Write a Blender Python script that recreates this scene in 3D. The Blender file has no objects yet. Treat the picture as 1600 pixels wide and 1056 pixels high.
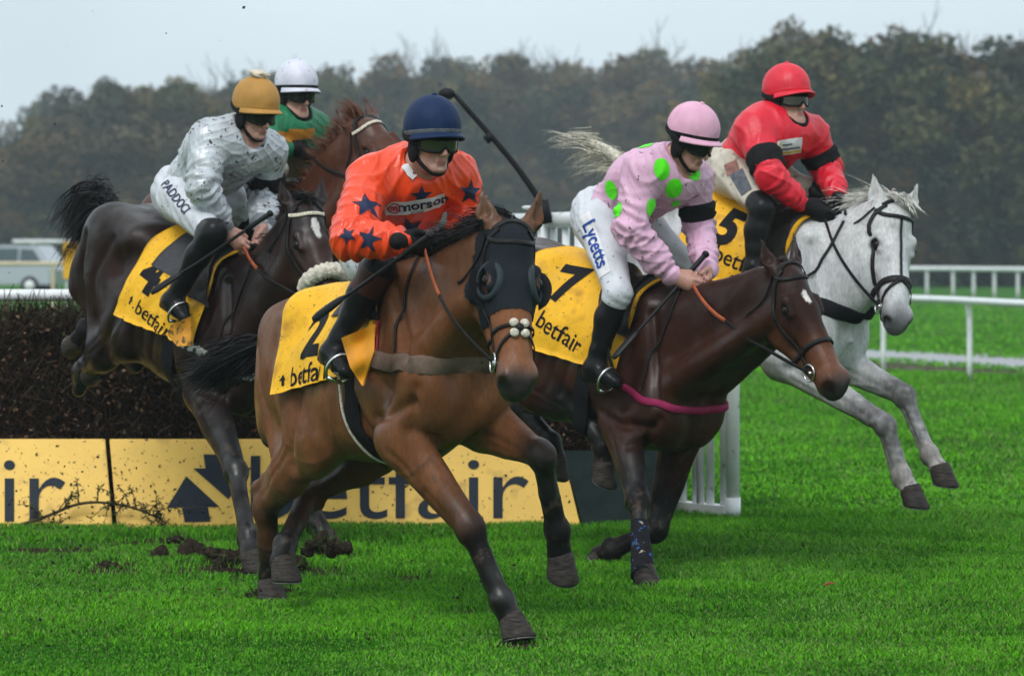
import bpy, bmesh, math, random
import numpy as np
from mathutils import Vector, Matrix
from mathutils.bvhtree import BVHTree

R = math.radians
scene = bpy.context.scene
col = scene.collection
random.seed(7)
rng = np.random.default_rng(11)

# ------------------------------------------------------------------ camera
FPX, CX, HV, CH = 5000.0, 800.0, 400.0, 1.42      # focal length in photo pixels, principal column, horizon row, eye height
cam = bpy.data.objects.new('camera', bpy.data.cameras.new('camera'))
col.objects.link(cam)
cam.location = (0, 0, CH)
cam.rotation_euler = (R(90), 0, 0)
cam.data.sensor_width = 36
cam.data.lens = 36 * FPX / 1600
cam.data.shift_y = -0.080
cam.data.clip_end = 3000
cam.data.dof.use_dof = True
cam.data.dof.focus_distance = 12.6
cam.data.dof.aperture_fstop = 4.6
scene.camera = cam

# ------------------------------------------------------------------ world, sun, exposure
SUN_EL, SUN_AZ = 48, -25
world = bpy.data.worlds.new('World')
scene.world = world
world.use_nodes = True
wn = world.node_tree
bg = wn.nodes['Background']
sky = wn.nodes.new('ShaderNodeTexSky')
sky.sky_type = 'NISHITA'
sky.sun_disc = False
sky.sun_elevation = R(SUN_EL)
sky.sun_rotation = R(SUN_AZ)
sky.air_density = 1.0
sky.dust_density = 6.0
sky.ozone_density = 2.0
# overcast: the blue of the clear sky is mostly replaced by an even cloud layer
bw = wn.nodes.new('ShaderNodeHueSaturation'); bw.inputs['Saturation'].default_value = 0.25
wn.links.new(sky.outputs[0], bw.inputs['Color'])
geo = wn.nodes.new('ShaderNodeTexCoord')
sep = wn.nodes.new('ShaderNodeSeparateXYZ'); wn.links.new(geo.outputs['Generated'], sep.inputs[0])
ramp = wn.nodes.new('ShaderNodeValToRGB'); wn.links.new(sep.outputs['Z'], ramp.inputs[0])
ramp.color_ramp.elements[0].position = 0.0; ramp.color_ramp.elements[0].color = (8.7, 10.1, 11.0, 1)
ramp.color_ramp.elements[1].position = 0.9; ramp.color_ramp.elements[1].color = (11.4, 12.5, 13.2, 1)
cn = wn.nodes.new('ShaderNodeTexNoise'); cn.inputs['Scale'].default_value = 5.0; cn.inputs['Detail'].default_value = 3
wn.links.new(geo.outputs['Generated'], cn.inputs['Vector'])
cr = wn.nodes.new('ShaderNodeMapRange'); cr.inputs[1].default_value = .35; cr.inputs[2].default_value = .65
cr.inputs[3].default_value = .93; cr.inputs[4].default_value = 1.05
wn.links.new(cn.outputs['Fac'], cr.inputs[0])
vm = wn.nodes.new('ShaderNodeVectorMath'); vm.operation = 'SCALE'
wn.links.new(ramp.outputs[0], vm.inputs[0]); wn.links.new(cr.outputs[0], vm.inputs['Scale'])
mx = wn.nodes.new('ShaderNodeMix'); mx.data_type = 'RGBA'; mx.inputs[0].default_value = 0.85
wn.links.new(bw.outputs[0], mx.inputs[6]); wn.links.new(vm.outputs[0], mx.inputs[7])
wn.links.new(mx.outputs[2], bg.inputs[0])
bg.inputs[1].default_value = 0.10

sd = bpy.data.lights.new('sun', 'SUN')
sd.energy = 1.5; sd.angle = R(20); sd.color = (1.0, 0.97, 0.93)
sun = bpy.data.objects.new('sun', sd); col.objects.link(sun)
_az = R(SUN_AZ)
sdir = Vector((math.sin(_az) * math.cos(R(SUN_EL)), -math.cos(_az) * math.cos(R(SUN_EL)) , math.sin(R(SUN_EL))))
sun.rotation_euler = sdir.to_track_quat('Z', 'Y').to_euler()
sky.sun_rotation = math.atan2(sdir.x, sdir.y)

scene.view_settings.view_transform = 'Standard'
scene.view_settings.look = 'None'
scene.view_settings.exposure = 0.02
scene.view_settings.gamma = 1

# ------------------------------------------------------------------ helpers: objects
def tag(o, label=None, cat=None, group=None, kind=None):
    if label: o['label'] = label
    if cat: o['category'] = cat
    if group: o['group'] = group
    if kind: o['kind'] = kind
    return o

def empty(name, loc=(0, 0, 0), rz=0.0, parent=None):
    o = bpy.data.objects.new(name, None)
    o.location = loc; o.rotation_euler = (0, 0, rz)
    o.empty_display_size = 0.2
    col.objects.link(o)
    if parent: o.parent = parent
    return o

def link(name, me, mat=None, parent=None, loc=None):
    o = bpy.data.objects.new(name, me)
    if mat:
        for m in (mat if isinstance(mat, (list, tuple)) else [mat]): me.materials.append(m)
    if parent: o.parent = parent
    if loc is not None: o.location = loc
    col.objects.link(o)
    return o

def mesh_np(name, V, Fc, mat=None, parent=None, smooth=True, attr=None, loc=None, mi=None):
    """V (n,3); Fc (m,3|4) array or list of index lists."""
    me = bpy.data.meshes.new(name)
    V = np.asarray(V, dtype=np.float32)
    if isinstance(Fc, np.ndarray) and Fc.ndim == 2:
        k = Fc.shape[1]
        me.vertices.add(len(V)); me.vertices.foreach_set('co', V.ravel())
        me.loops.add(Fc.size); me.loops.foreach_set('vertex_index', Fc.astype(np.int32).ravel())
        me.polygons.add(len(Fc)); me.polygons.foreach_set('loop_start', np.arange(0, Fc.size, k, dtype=np.int32))
        try: me.polygons.foreach_set('loop_total', np.full(len(Fc), k, dtype=np.int32))
        except Exception: pass
        me.update(calc_edges=True)
        me.validate()
    else:
        me.from_pydata([tuple(map(float, v)) for v in V], [], [tuple(map(int, f)) for f in Fc]); me.update()
    if smooth: me.polygons.foreach_set('use_smooth', np.ones(len(me.polygons), dtype=bool))
    if mi is not None: me.polygons.foreach_set('material_index', np.asarray(mi, dtype=np.int32))
    if attr is not None:
        for an, av in attr.items():
            a = me.color_attributes.new(name=an, type='FLOAT_COLOR', domain='POINT')
            c = np.ones((len(V), 4), dtype=np.float32); c[:, :av.shape[1]] = av
            a.data.foreach_set('color', c.ravel())
    return link(name, me, mat, parent, loc)

class MB:
    """collects simple shapes into one mesh"""
    def __init__(s): s.v = []; s.f = []; s.n = 0
    def add(s, V, Fc):
        s.v.append(np.asarray(V, dtype=float)); s.f += [[i + s.n for i in f] for f in Fc]; s.n += len(V); return s
    def box(s, lo, hi, M=None, bev=0.0):
        x0, y0, z0 = lo; x1, y1, z1 = hi
        V = np.array([[x, y, z] for x in (x0, x1) for y in (y0, y1) for z in (z0, z1)], float)
        if M is not None: V = V @ np.array(M.to_3x3()).T + np.array(M.translation)
        return s.add(V, [[0, 1, 3, 2], [4, 6, 7, 5], [0, 4, 5, 1], [2, 3, 7, 6], [0, 2, 6, 4], [1, 5, 7, 3]])
    def tube(s, P, rad, n=10, cap=True, flat=None):
        V, Fc = tube_np(P, rad, n, cap, flat); return s.add(V, Fc)
    def build(s, name, mat=None, parent=None, smooth=True, loc=None):
        return mesh_np(name, np.concatenate(s.v), s.f, mat, parent, smooth, loc=loc)

def nrm(v):
    v = np.asarray(v, float); return v / (np.linalg.norm(v) + 1e-12)

def tube_np(P, rad, n=10, cap=True, flat=None, up=None):
    """tube through points P; rad scalar or list; flat=(normal hint, ratio) flattens"""
    P = np.asarray(P, float); m = len(P)
    rad = np.broadcast_to(np.asarray(rad, float), (m,))
    T = np.gradient(P, axis=0); T /= np.linalg.norm(T, axis=1, keepdims=True) + 1e-12
    u = np.cross(T[0], [0, 0, 1.0]) if flat is None else np.asarray(flat[0], float)
    if np.linalg.norm(u) < 1e-3: u = np.array([1.0, 0, 0])
    V = []
    for i in range(m):
        u = u - T[i] * np.dot(u, T[i]); u = nrm(u); w = np.cross(T[i], u)
        k = 1.0 if flat is None else flat[1]
        for j in range(n):
            a = 2 * math.pi * j / n
            V.append(P[i] + rad[i] * (math.cos(a) * u * k + math.sin(a) * w))
    Fc = []
    for i in range(m - 1):
        for j in range(n):
            Fc.append([i * n + j, i * n + (j + 1) % n, (i + 1) * n + (j + 1) % n, (i + 1) * n + j])
    if cap:
        Fc.append(list(range(n))[::-1]); Fc.append([(m - 1) * n + j for j in range(n)])
    return V, Fc

def bez(P, n):
    """Catmull-Rom through points"""
    P = [np.asarray(p, float) for p in P]
    if len(P) == 2: return np.array([P[0] + (P[1] - P[0]) * t for t in np.linspace(0, 1, n)])
    Q = [2 * P[0] - P[1]] + P + [2 * P[-1] - P[-2]]
    out = []
    ts = np.linspace(0, len(P) - 1, n)
    for t in ts:
        i = min(int(t), len(P) - 2); f = t - i
        a, b, c, d = Q[i], Q[i + 1], Q[i + 2], Q[i + 3]
        out.append(.5 * ((2 * b) + (-a + c) * f + (2 * a - 5 * b + 4 * c - d) * f * f + (-a + 3 * b - 3 * c + d) * f ** 3))
    return np.array(out)

# ------------------------------------------------------------------ helpers: signed-distance sculpting
def surface_nets(Fd, lo, h):
    S = Fd < 0
    nx, ny, nz = Fd.shape
    c = S[:-1, :-1, :-1].astype(np.uint8)
    for dx, dy, dz in ((1,0,0),(0,1,0),(0,0,1),(1,1,0),(1,0,1),(0,1,1),(1,1,1)):
        c = c + S[dx:nx-1+dx, dy:ny-1+dy, dz:nz-1+dz]
    I, J, K = np.nonzero((c > 0) & (c < 8))
    idx = np.full((nx-1, ny-1, nz-1), -1, np.int32); idx[I, J, K] = np.arange(len(I))
    acc = np.zeros((len(I), 3)); cnt = np.zeros(len(I))
    cor = [(0,0,0),(1,0,0),(0,1,0),(1,1,0),(0,0,1),(1,0,1),(0,1,1),(1,1,1)]
    val = [Fd[I+a, J+b, K+e] for a, b, e in cor]
    for a in range(8):
        for b in range(a + 1, 8):
            d = [cor[b][q] - cor[a][q] for q in range(3)]
            if sum(map(abs, d)) != 1: continue
            va, vb = val[a], val[b]
            m = (va < 0) != (vb < 0)
            t = np.where(m, va / np.where(m, va - vb, 1), 0)
            for q in range(3): acc[:, q] += np.where(m, cor[a][q] + t * d[q], 0)
            cnt += m
    V = acc / cnt[:, None] + np.stack([I, J, K], 1)
    V = V * h + np.asarray(lo)
    quads = []
    for ax in range(3):
        A = np.moveaxis(S, ax, 0); ix = np.moveaxis(idx, ax, 0)
        e = A[:-1] != A[1:]
        e = e[:, 1:-1, 1:-1]
        p, q, r = np.nonzero(e)
        q1, r1 = q + 1, r + 1
        f = np.stack([ix[p, q1-1, r1-1], ix[p, q1, r1-1], ix[p, q1, r1], ix[p, q1-1, r1]], 1)
        flip = ~A[p, q1, r1]
        if ax == 1: flip = ~flip
        f[flip] = f[flip][:, ::-1]
        quads.append(f)
    Q = np.concatenate(quads)
    return V, Q[(Q >= 0).all(1)]

class Sculpt:
    def __init__(s): s.p = []
    def cap(s, a, b, ra, rb, k=.03, w=None, wb=None, lat=(0, 1, 0), op='+'):
        a = np.asarray(a, float); b = np.asarray(b, float)
        w = 1.0 if w is None else w; wb = w if wb is None else wb
        m = max(ra, rb) * max(1, w, wb) + k + .02
        s.p.append(('cap', (a, b, ra, rb, w, wb, nrm(lat)), k, op, np.minimum(a, b) - m, np.maximum(a, b) + m)); return s
    def ell(s, c, rad, ax=None, k=.03, op='+'):
        c = np.asarray(c, float); rad = np.broadcast_to(np.asarray(rad, float), (3,)).astype(float)
        ax = np.eye(3) if ax is None else np.array([nrm(v) for v in ax])
        ext = np.sqrt(((ax * rad[:, None]) ** 2).sum(0)) + k + .02
        s.p.append(('ell', (c, rad, ax), k, op, c - ext, c + ext)); return s
    def fn(s, f, lo, hi, k=.03, op='+'):
        s.p.append(('fn', f, k, op, np.asarray(lo, float) - k - .02, np.asarray(hi, float) + k + .02)); return s
    def chain(s, P, rad, k=.03, w=None, lat=(0, 1, 0)):
        w = [1] * len(P) if w is None else (w if isinstance(w, (list, tuple, np.ndarray)) else [w] * len(P))
        for i in range(len(P) - 1): s.cap(P[i], P[i + 1], rad[i], rad[i + 1], k, w[i], w[i + 1], lat)
        return s
    def mesh(s, h, relax=1):
        lo = np.min([q[4] for q in s.p if q[3] == '+'], 0); hi = np.max([q[5] for q in s.p if q[3] == '+'], 0)
        N = np.ceil((hi - lo) / h).astype(int) + 2
        Fd = np.full(N, .3, np.float32)
        g = [lo[i] + h * np.arange(N[i]) for i in range(3)]
        for typ, a, k, op, l, u in s.p:
            i0 = np.clip(np.floor((l - lo) / h).astype(int), 0, N); i1 = np.clip(np.ceil((u - lo) / h).astype(int) + 1, 0, N)
            if (i1 <= i0).any(): continue
            sl = tuple(slice(i0[i], i1[i]) for i in range(3))
            X = g[0][sl[0]][:, None, None]; Y = g[1][sl[1]][None, :, None]; Z = g[2][sl[2]][None, None, :]
            if typ == 'cap':
                A, B, ra, rb, w, wb, L = a
                ba = B - A; bb = max(ba @ ba, 1e-9)
                px, py, pz = X - A[0], Y - A[1], Z - A[2]
                t = np.clip((px * ba[0] + py * ba[1] + pz * ba[2]) / bb, 0, 1)
                qx, qy, qz = px - t * ba[0], py - t * ba[1], pz - t * ba[2]
                r = ra + (rb - ra) * t
                if w == 1 and wb == 1: d = np.sqrt(qx * qx + qy * qy + qz * qz) - r
                else:
                    ww = w + (wb - w) * t
                    la = qx * L[0] + qy * L[1] + qz * L[2]
                    d2 = qx * qx + qy * qy + qz * qz - la * la
                    d = (np.sqrt(np.maximum(d2, 0) + (la / ww) ** 2) - r) * np.minimum(1, ww)
            elif typ == 'ell':
                C, rad, ax = a
                px, py, pz = X - C[0], Y - C[1], Z - C[2]
                k0 = 0; k1 = 0
                for q in range(3):
                    v = (px * ax[q][0] + py * ax[q][1] + pz * ax[q][2]) / rad[q]
                    k0 = k0 + v * v; k1 = k1 + (v / rad[q]) ** 2
                k0 = np.sqrt(k0); k1 = np.sqrt(k1) + 1e-9
                d = k0 * (k0 - 1) / k1
            else:
                d = a(X, Y, Z)
            d = d.astype(np.float32); cur = Fd[sl]
            if op == '+':
                hh = np.maximum(k - np.abs(cur - d), 0) / k
                Fd[sl] = np.minimum(cur, d) - hh * hh * k * .25
            elif op == '-':
                d = -d
                hh = np.maximum(k - np.abs(cur - d), 0) / k
                Fd[sl] = np.maximum(cur, d) + hh * hh * k * .25
            elif op == '^':   # intersect inside this box
                Fd[sl] = np.maximum(cur, d)
        V, Q = surface_nets(Fd, lo, h)
        for _ in range(relax): V = smooth_mesh(V, Q, .5)
        return V, Q

def smooth_mesh(V, Q, lam):
    acc = np.zeros_like(V); cnt = np.zeros(len(V))
    k = Q.shape[1]
    for i in range(k):
        a, b = Q[:, i], Q[:, (i + 1) % k]
        for q in range(3):
            acc[:, q] += np.bincount(a, V[b, q], len(V)) + np.bincount(b, V[a, q], len(V))
        cnt += np.bincount(a, minlength=len(V)) + np.bincount(b, minlength=len(V))
    return V + lam * (acc / np.maximum(cnt, 1)[:, None] - V)

def vnormals(V, Q):
    n = np.cross(V[Q[:, 2]] - V[Q[:, 0]], V[Q[:, 3 if Q.shape[1] > 3 else 1]] - V[Q[:, 1 if Q.shape[1] > 3 else 0]])
    N = np.zeros_like(V)
    for i in range(Q.shape[1]):
        for q in range(3): N[:, q] += np.bincount(Q[:, i], n[:, q], len(V))
    return N / (np.linalg.norm(N, axis=1, keepdims=True) + 1e-12)

def seg_dist(V, a, b):
    a = np.asarray(a, float); b = np.asarray(b, float); ba = b - a
    t = np.clip(((V - a) @ ba) / max(ba @ ba, 1e-9), 0, 1)
    return np.linalg.norm(V - a - t[:, None] * ba, axis=1), t

def sstep(x, a, b):
    t = np.clip((x - a) / (b - a), 0, 1); return t * t * (3 - 2 * t)

def vnoise(P, s, seed=0):
    """cheap smooth pseudo-noise in about -1..1"""
    r = np.random.default_rng(seed); out = 0
    for i in range(6):
        k = r.normal(size=3) * s; out = out + np.sin(P @ k + r.uniform(0, 6.28))
    return out / 2.6

def bvh(V, Q): return BVHTree.FromPolygons([tuple(v) for v in V], [tuple(int(i) for i in q) for q in Q])

def onto(tree, p, off=0.0):
    c, n, i, d = tree.find_nearest(Vector(p))
    n = np.array(n); c = np.array(c)
    return c + n * off, n

def strap(name, tree, P, width, mat, parent, off=.0055, th=.004, n=None, proj=True, closed=False):
    """a flat leather strap laid along P on the surface of tree"""
    P = np.asarray(P, float)
    L = np.linalg.norm(np.diff(P, axis=0), axis=1).sum()
    n = n or max(6, int(L / .02))
    C = bez(P, n)
    N = np.zeros_like(C)
    for it in range(2):
        for i in range(n):
            if proj:
                C[i], N[i] = onto(tree, C[i], off)
            else:
                _, N[i] = onto(tree, C[i], 0)
        if it == 0 and proj:
            C[1:-1] = .5 * C[1:-1] + .25 * (C[:-2] + C[2:])
    N[1:-1] = .5 * N[1:-1] + .25 * (N[:-2] + N[2:])
    T = np.gradient(C, axis=0); T /= np.linalg.norm(T, axis=1, keepdims=True) + 1e-9
    B = np.cross(T, N); B /= np.linalg.norm(B, axis=1, keepdims=True) + 1e-9
    N2 = np.cross(B, T)
    V = []; Fc = []
    for i in range(n):
        w = B[i] * width / 2; t = N2[i] * th
        V += [C[i] - w, C[i] - w * .8 + t, C[i] + w * .8 + t, C[i] + w]
    for i in range(n - 1):
        for j in range(3):
            a = i * 4 + j; Fc.append([a, a + 1, a + 5, a + 4])
        Fc.append([i * 4 + 3, i * 4, i * 4 + 4, i * 4 + 7])
    Fc.append([0, 1, 2, 3]); Fc.append([n * 4 - 1 - j for j in range(4)])
    return mesh_np(name, np.array(V), Fc, mat, parent)

_fontmesh = {}
def text_mesh(txt, size=1.0, maxedge=None, bold=0.0, shear=0.0, sx=1.0):
    cu = bpy.data.curves.new('t', 'FONT'); cu.body = txt; cu.size = size; cu.align_x = 'CENTER'; cu.align_y = 'CENTER'
    cu.offset = bold; cu.shear = shear; cu.resolution_u = 4
    ob = bpy.data.objects.new('t', cu); col.objects.link(ob)
    dg = bpy.context.evaluated_depsgraph_get()
    me = bpy.data.meshes.new_from_object(ob.evaluated_get(dg))
    bpy.data.objects.remove(ob); bpy.data.curves.remove(cu)
    V, Fc = subdiv(me, maxedge)
    bpy.data.meshes.remove(me)
    V[:, 0] *= sx
    return V, Fc

def subdiv(me, maxedge):
    bm = bmesh.new(); bm.from_mesh(me)
    bmesh.ops.remove_doubles(bm, verts=bm.verts, dist=1e-5)
    bmesh.ops.triangulate(bm, faces=bm.faces)
    if maxedge:
        for _ in range(8):
            es = [e for e in bm.edges if e.calc_length() > maxedge]
            if not es: break
            bmesh.ops.subdivide_edges(bm, edges=es, cuts=1, use_grid_fill=False)
            bmesh.ops.triangulate(bm, faces=[f for f in bm.faces if len(f.verts) > 3])
    V = np.array([v.co[:] for v in bm.verts], float); bm.verts.index_update()
    Fc = [[v.index for v in f.verts] for f in bm.faces]
    bm.free()
    return V, Fc

def poly_mesh(pts, maxedge=None):
    bm = bmesh.new(); vs = [bm.verts.new((p[0], p[1], 0)) for p in pts]; bm.faces.new(vs)
    me = bpy.data.meshes.new('p'); bm.to_mesh(me); bm.free()
    V, Fc = subdiv(me, maxedge); bpy.data.meshes.remove(me)
    return V, Fc

def star_pts(r, n=5, q=.42, rot=0):
    return [((r if i % 2 == 0 else r * q) * math.sin(rot + math.pi * i / n), (r if i % 2 == 0 else r * q) * math.cos(rot + math.pi * i / n)) for i in range(2 * n)]

def disc_pts(rx, ry=None, n=28):
    ry = ry or rx
    return [(rx * math.cos(2 * math.pi * i / n), ry * math.sin(2 * math.pi * i / n)) for i in range(n)]

def decal(name, tree, shape, center, ux, uy, mat, parent, off=.003, maxd=.40, inward=None):
    """lay a flat shape on a surface: shot along -normal of the shape's plane"""
    V, Fc = shape
    ux = nrm(ux); uy = np.asarray(uy, float); uy = nrm(uy - ux * (uy @ ux)); nn = np.cross(ux, uy)
    c = np.asarray(center, float)
    out = []; ok = []
    for v in V:
        p = c + ux * v[0] + uy * v[1]
        hit = tree.ray_cast(Vector(p + nn * .25), Vector(-nn), maxd)
        if hit[0] is None:
            q, m = onto(tree, p); ok.append(False); out.append(q + m * off)
        else:
            m = np.array(hit[1]); 
            if m @ nn < 0: m = -m
            out.append(np.array(hit[0]) + m * off); ok.append(True)
    Fc = [f for f in Fc if sum(ok[i] for i in f) >= 2]
    return mesh_np(name, np.array(out), Fc, mat, parent, smooth=True)

# ------------------------------------------------------------------ helpers: materials
def mat(name, color=(.5, .5, .5), rough=.5, spec=.5, metal=0.0, attr=None, var=0.0, vscale=20, bump=0.0, bscale=60, sheen=0.0, stretch=None,
        coat=0.0, trans=0.0, spots=None, detail=3, wet=0.0):
    m = bpy.data.materials.new(name); m.use_nodes = True
    nt = m.node_tree; b = nt.nodes['Principled BSDF']
    b.inputs['Roughness'].default_value = rough; b.inputs['Metallic'].default_value = metal
    if not attr and max(color) < .05: spec *= .32
    b.inputs['Specular IOR Level'].default_value = spec
    if sheen: b.inputs['Sheen Weight'].default_value = sheen
    if coat: b.inputs['Coat Weight'].default_value = coat; b.inputs['Coat Roughness'].default_value = .25
    tc = nt.nodes.new('ShaderNodeTexCoord'); vec = tc.outputs['Object']
    if stretch:
        mp = nt.nodes.new('ShaderNodeMapping'); mp.inputs['Scale'].default_value = stretch
        nt.links.new(vec, mp.inputs[0]); svec = mp.outputs[0]
    else: svec = vec
    if attr:
        at = nt.nodes.new('ShaderNodeVertexColor'); at.layer_name = attr; cs = at.outputs[0]
    else:
        rgb = nt.nodes.new('ShaderNodeRGB'); rgb.outputs[0].default_value = (*color, 1); cs = rgb.outputs[0]
    def noise(scale, det=3, v=None, rough_=.6):
        n = nt.nodes.new('ShaderNodeTexNoise'); n.inputs['Scale'].default_value = scale; n.inputs['Detail'].default_value = det
        n.inputs['Roughness'].default_value = rough_
        nt.links.new(v or svec, n.inputs['Vector']); return n.outputs['Fac']
    def rng_(s, a, b_, c, d):
        r = nt.nodes.new('ShaderNodeMapRange'); r.inputs[1].default_value = a; r.inputs[2].default_value = b_
        r.inputs[3].default_value = c; r.inputs[4].default_value = d; nt.links.new(s, r.inputs[0]); return r.outputs[0]
    if var:
        f = rng_(noise(vscale, detail), .3, .7, 1 - var, 1 + var)
        sc = nt.nodes.new('ShaderNodeVectorMath'); sc.operation = 'SCALE'
        nt.links.new(cs, sc.inputs[0]); nt.links.new(f, sc.inputs['Scale']); cs = sc.outputs[0]
    if spots:
        # specks of mud / grey dapples: (colour, scale, threshold lo, hi)
        for (scol, ssc, lo_, hi_) in (spots if isinstance(spots, list) else [spots]):
            f = rng_(noise(ssc, 2, vec), lo_, hi_, 0, 1)
            mxn = nt.nodes.new('ShaderNodeMix'); mxn.data_type = 'RGBA'
            nt.links.new(f, mxn.inputs[0]); nt.links.new(cs, mxn.inputs[6]); mxn.inputs[7].default_value = (*scol, 1); cs = mxn.outputs[2]
    nt.links.new(cs, b.inputs['Base Color'])
    if wet:   # patchy wet gloss
        wn_ = noise(4.0, 3, vec, .6)
        nt.links.new(rng_(wn_, .42, .66, spec * .45, spec * (1 + 2.2 * wet)), b.inputs['Specular IOR Level'])
        nt.links.new(rng_(wn_, .42, .66, min(1, rough * 1.35), rough * (1 - .42 * wet)), b.inputs['Roughness'])
    if bump:
        bn = nt.nodes.new('ShaderNodeBump'); bn.inputs['Strength'].default_value = bump; bn.inputs['Distance'].default_value = .01
        nt.links.new(noise(bscale, 3), bn.inputs['Height']); nt.links.new(bn.outputs[0], b.inputs['Normal'])
    if trans:
        b.inputs['Alpha'].default_value = 1 - trans
    return m

class Frame:
    """a place on the ground with a heading; local x = forward, y = left, z = up"""
    def __init__(s, x, y, theta):
        s.o = np.array([x, y, 0.0]); t = R(theta)
        s.f = np.array([math.cos(t), -math.sin(t), 0]); s.l = np.array([math.sin(t), math.cos(t), 0]); s.rz = -t
    def loc(s, w):
        d = np.asarray(w, float) - s.o; return np.array([d @ s.f, d @ s.l, d[2]])
    def wor(s, p): return s.o + s.f * p[0] + s.l * p[1] + np.array([0, 0, p[2]])
    def ray(s, u, v):
        o = s.loc((0, 0, CH)); w = np.array([(u - CX) / FPX, 1, -(v - HV) / FPX]); w = np.array([w @ s.f, w @ s.l, w[2]]); return o, w
    def pl(s, u, v, y):
        o, w = s.ray(u, v); return o + w * (y - o[1]) / w[1]
    def dep(s, u, v, Y):
        o, w = s.ray(u, v); return o + w * Y
    def gr(s, u, v, z=0.0):
        o, w = s.ray(u, v); return o + w * (z - o[2]) / w[2]
    def sph(s, u, v, c, L, sign=1):
        """point on the sight line at distance L from c (sign +1: the nearer one)"""
        o, w = s.ray(u, v); oc = o - np.asarray(c)
        a = w @ w; b = 2 * w @ oc; q = oc @ oc - L * L; D = b * b - 4 * a * q
        if D < 0: return o + w * (-b / (2 * a))
        return o + w * ((-b - sign * math.sqrt(D)) / (2 * a))
    def uv(s, p):
        w = s.wor(p); return (CX + FPX * w[0] / w[1], HV - FPX * (w[2] - CH) / w[1], w[1])

def pix(u, v, Y): return np.array([(u - CX) / FPX * Y, Y, CH - (v - HV) / FPX * Y])

def uv_sphere(c, r, n=16, m=10, sc=(1, 1, 1)):
    V = []; Fc = []
    for i in range(m + 1):
        th = math.pi * i / m
        for j in range(n):
            a = 2 * math.pi * j / n
            V.append(np.asarray(c) + r * np.array([math.sin(th) * math.cos(a) * sc[0], math.sin(th) * math.sin(a) * sc[1], math.cos(th) * sc[2]]))
    for i in range(m):
        for j in range(n): Fc.append([i * n + j, (i + 1) * n + j, (i + 1) * n + (j + 1) % n, i * n + (j + 1) % n])
    return V, Fc
DEBUG = False
# ================================================================== SETTING
def attr_mat(name, rough=.8, spec=.25, trans=0.0):
    m = bpy.data.materials.new(name); m.use_nodes = True; nt = m.node_tree; b = nt.nodes['Principled BSDF']
    a = nt.nodes.new('ShaderNodeVertexColor'); a.layer_name = 'Col'; nt.links.new(a.outputs[0], b.inputs['Base Color'])
    b.inputs['Roughness'].default_value = rough; b.inputs['Specular IOR Level'].default_value = spec
    return m

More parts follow.
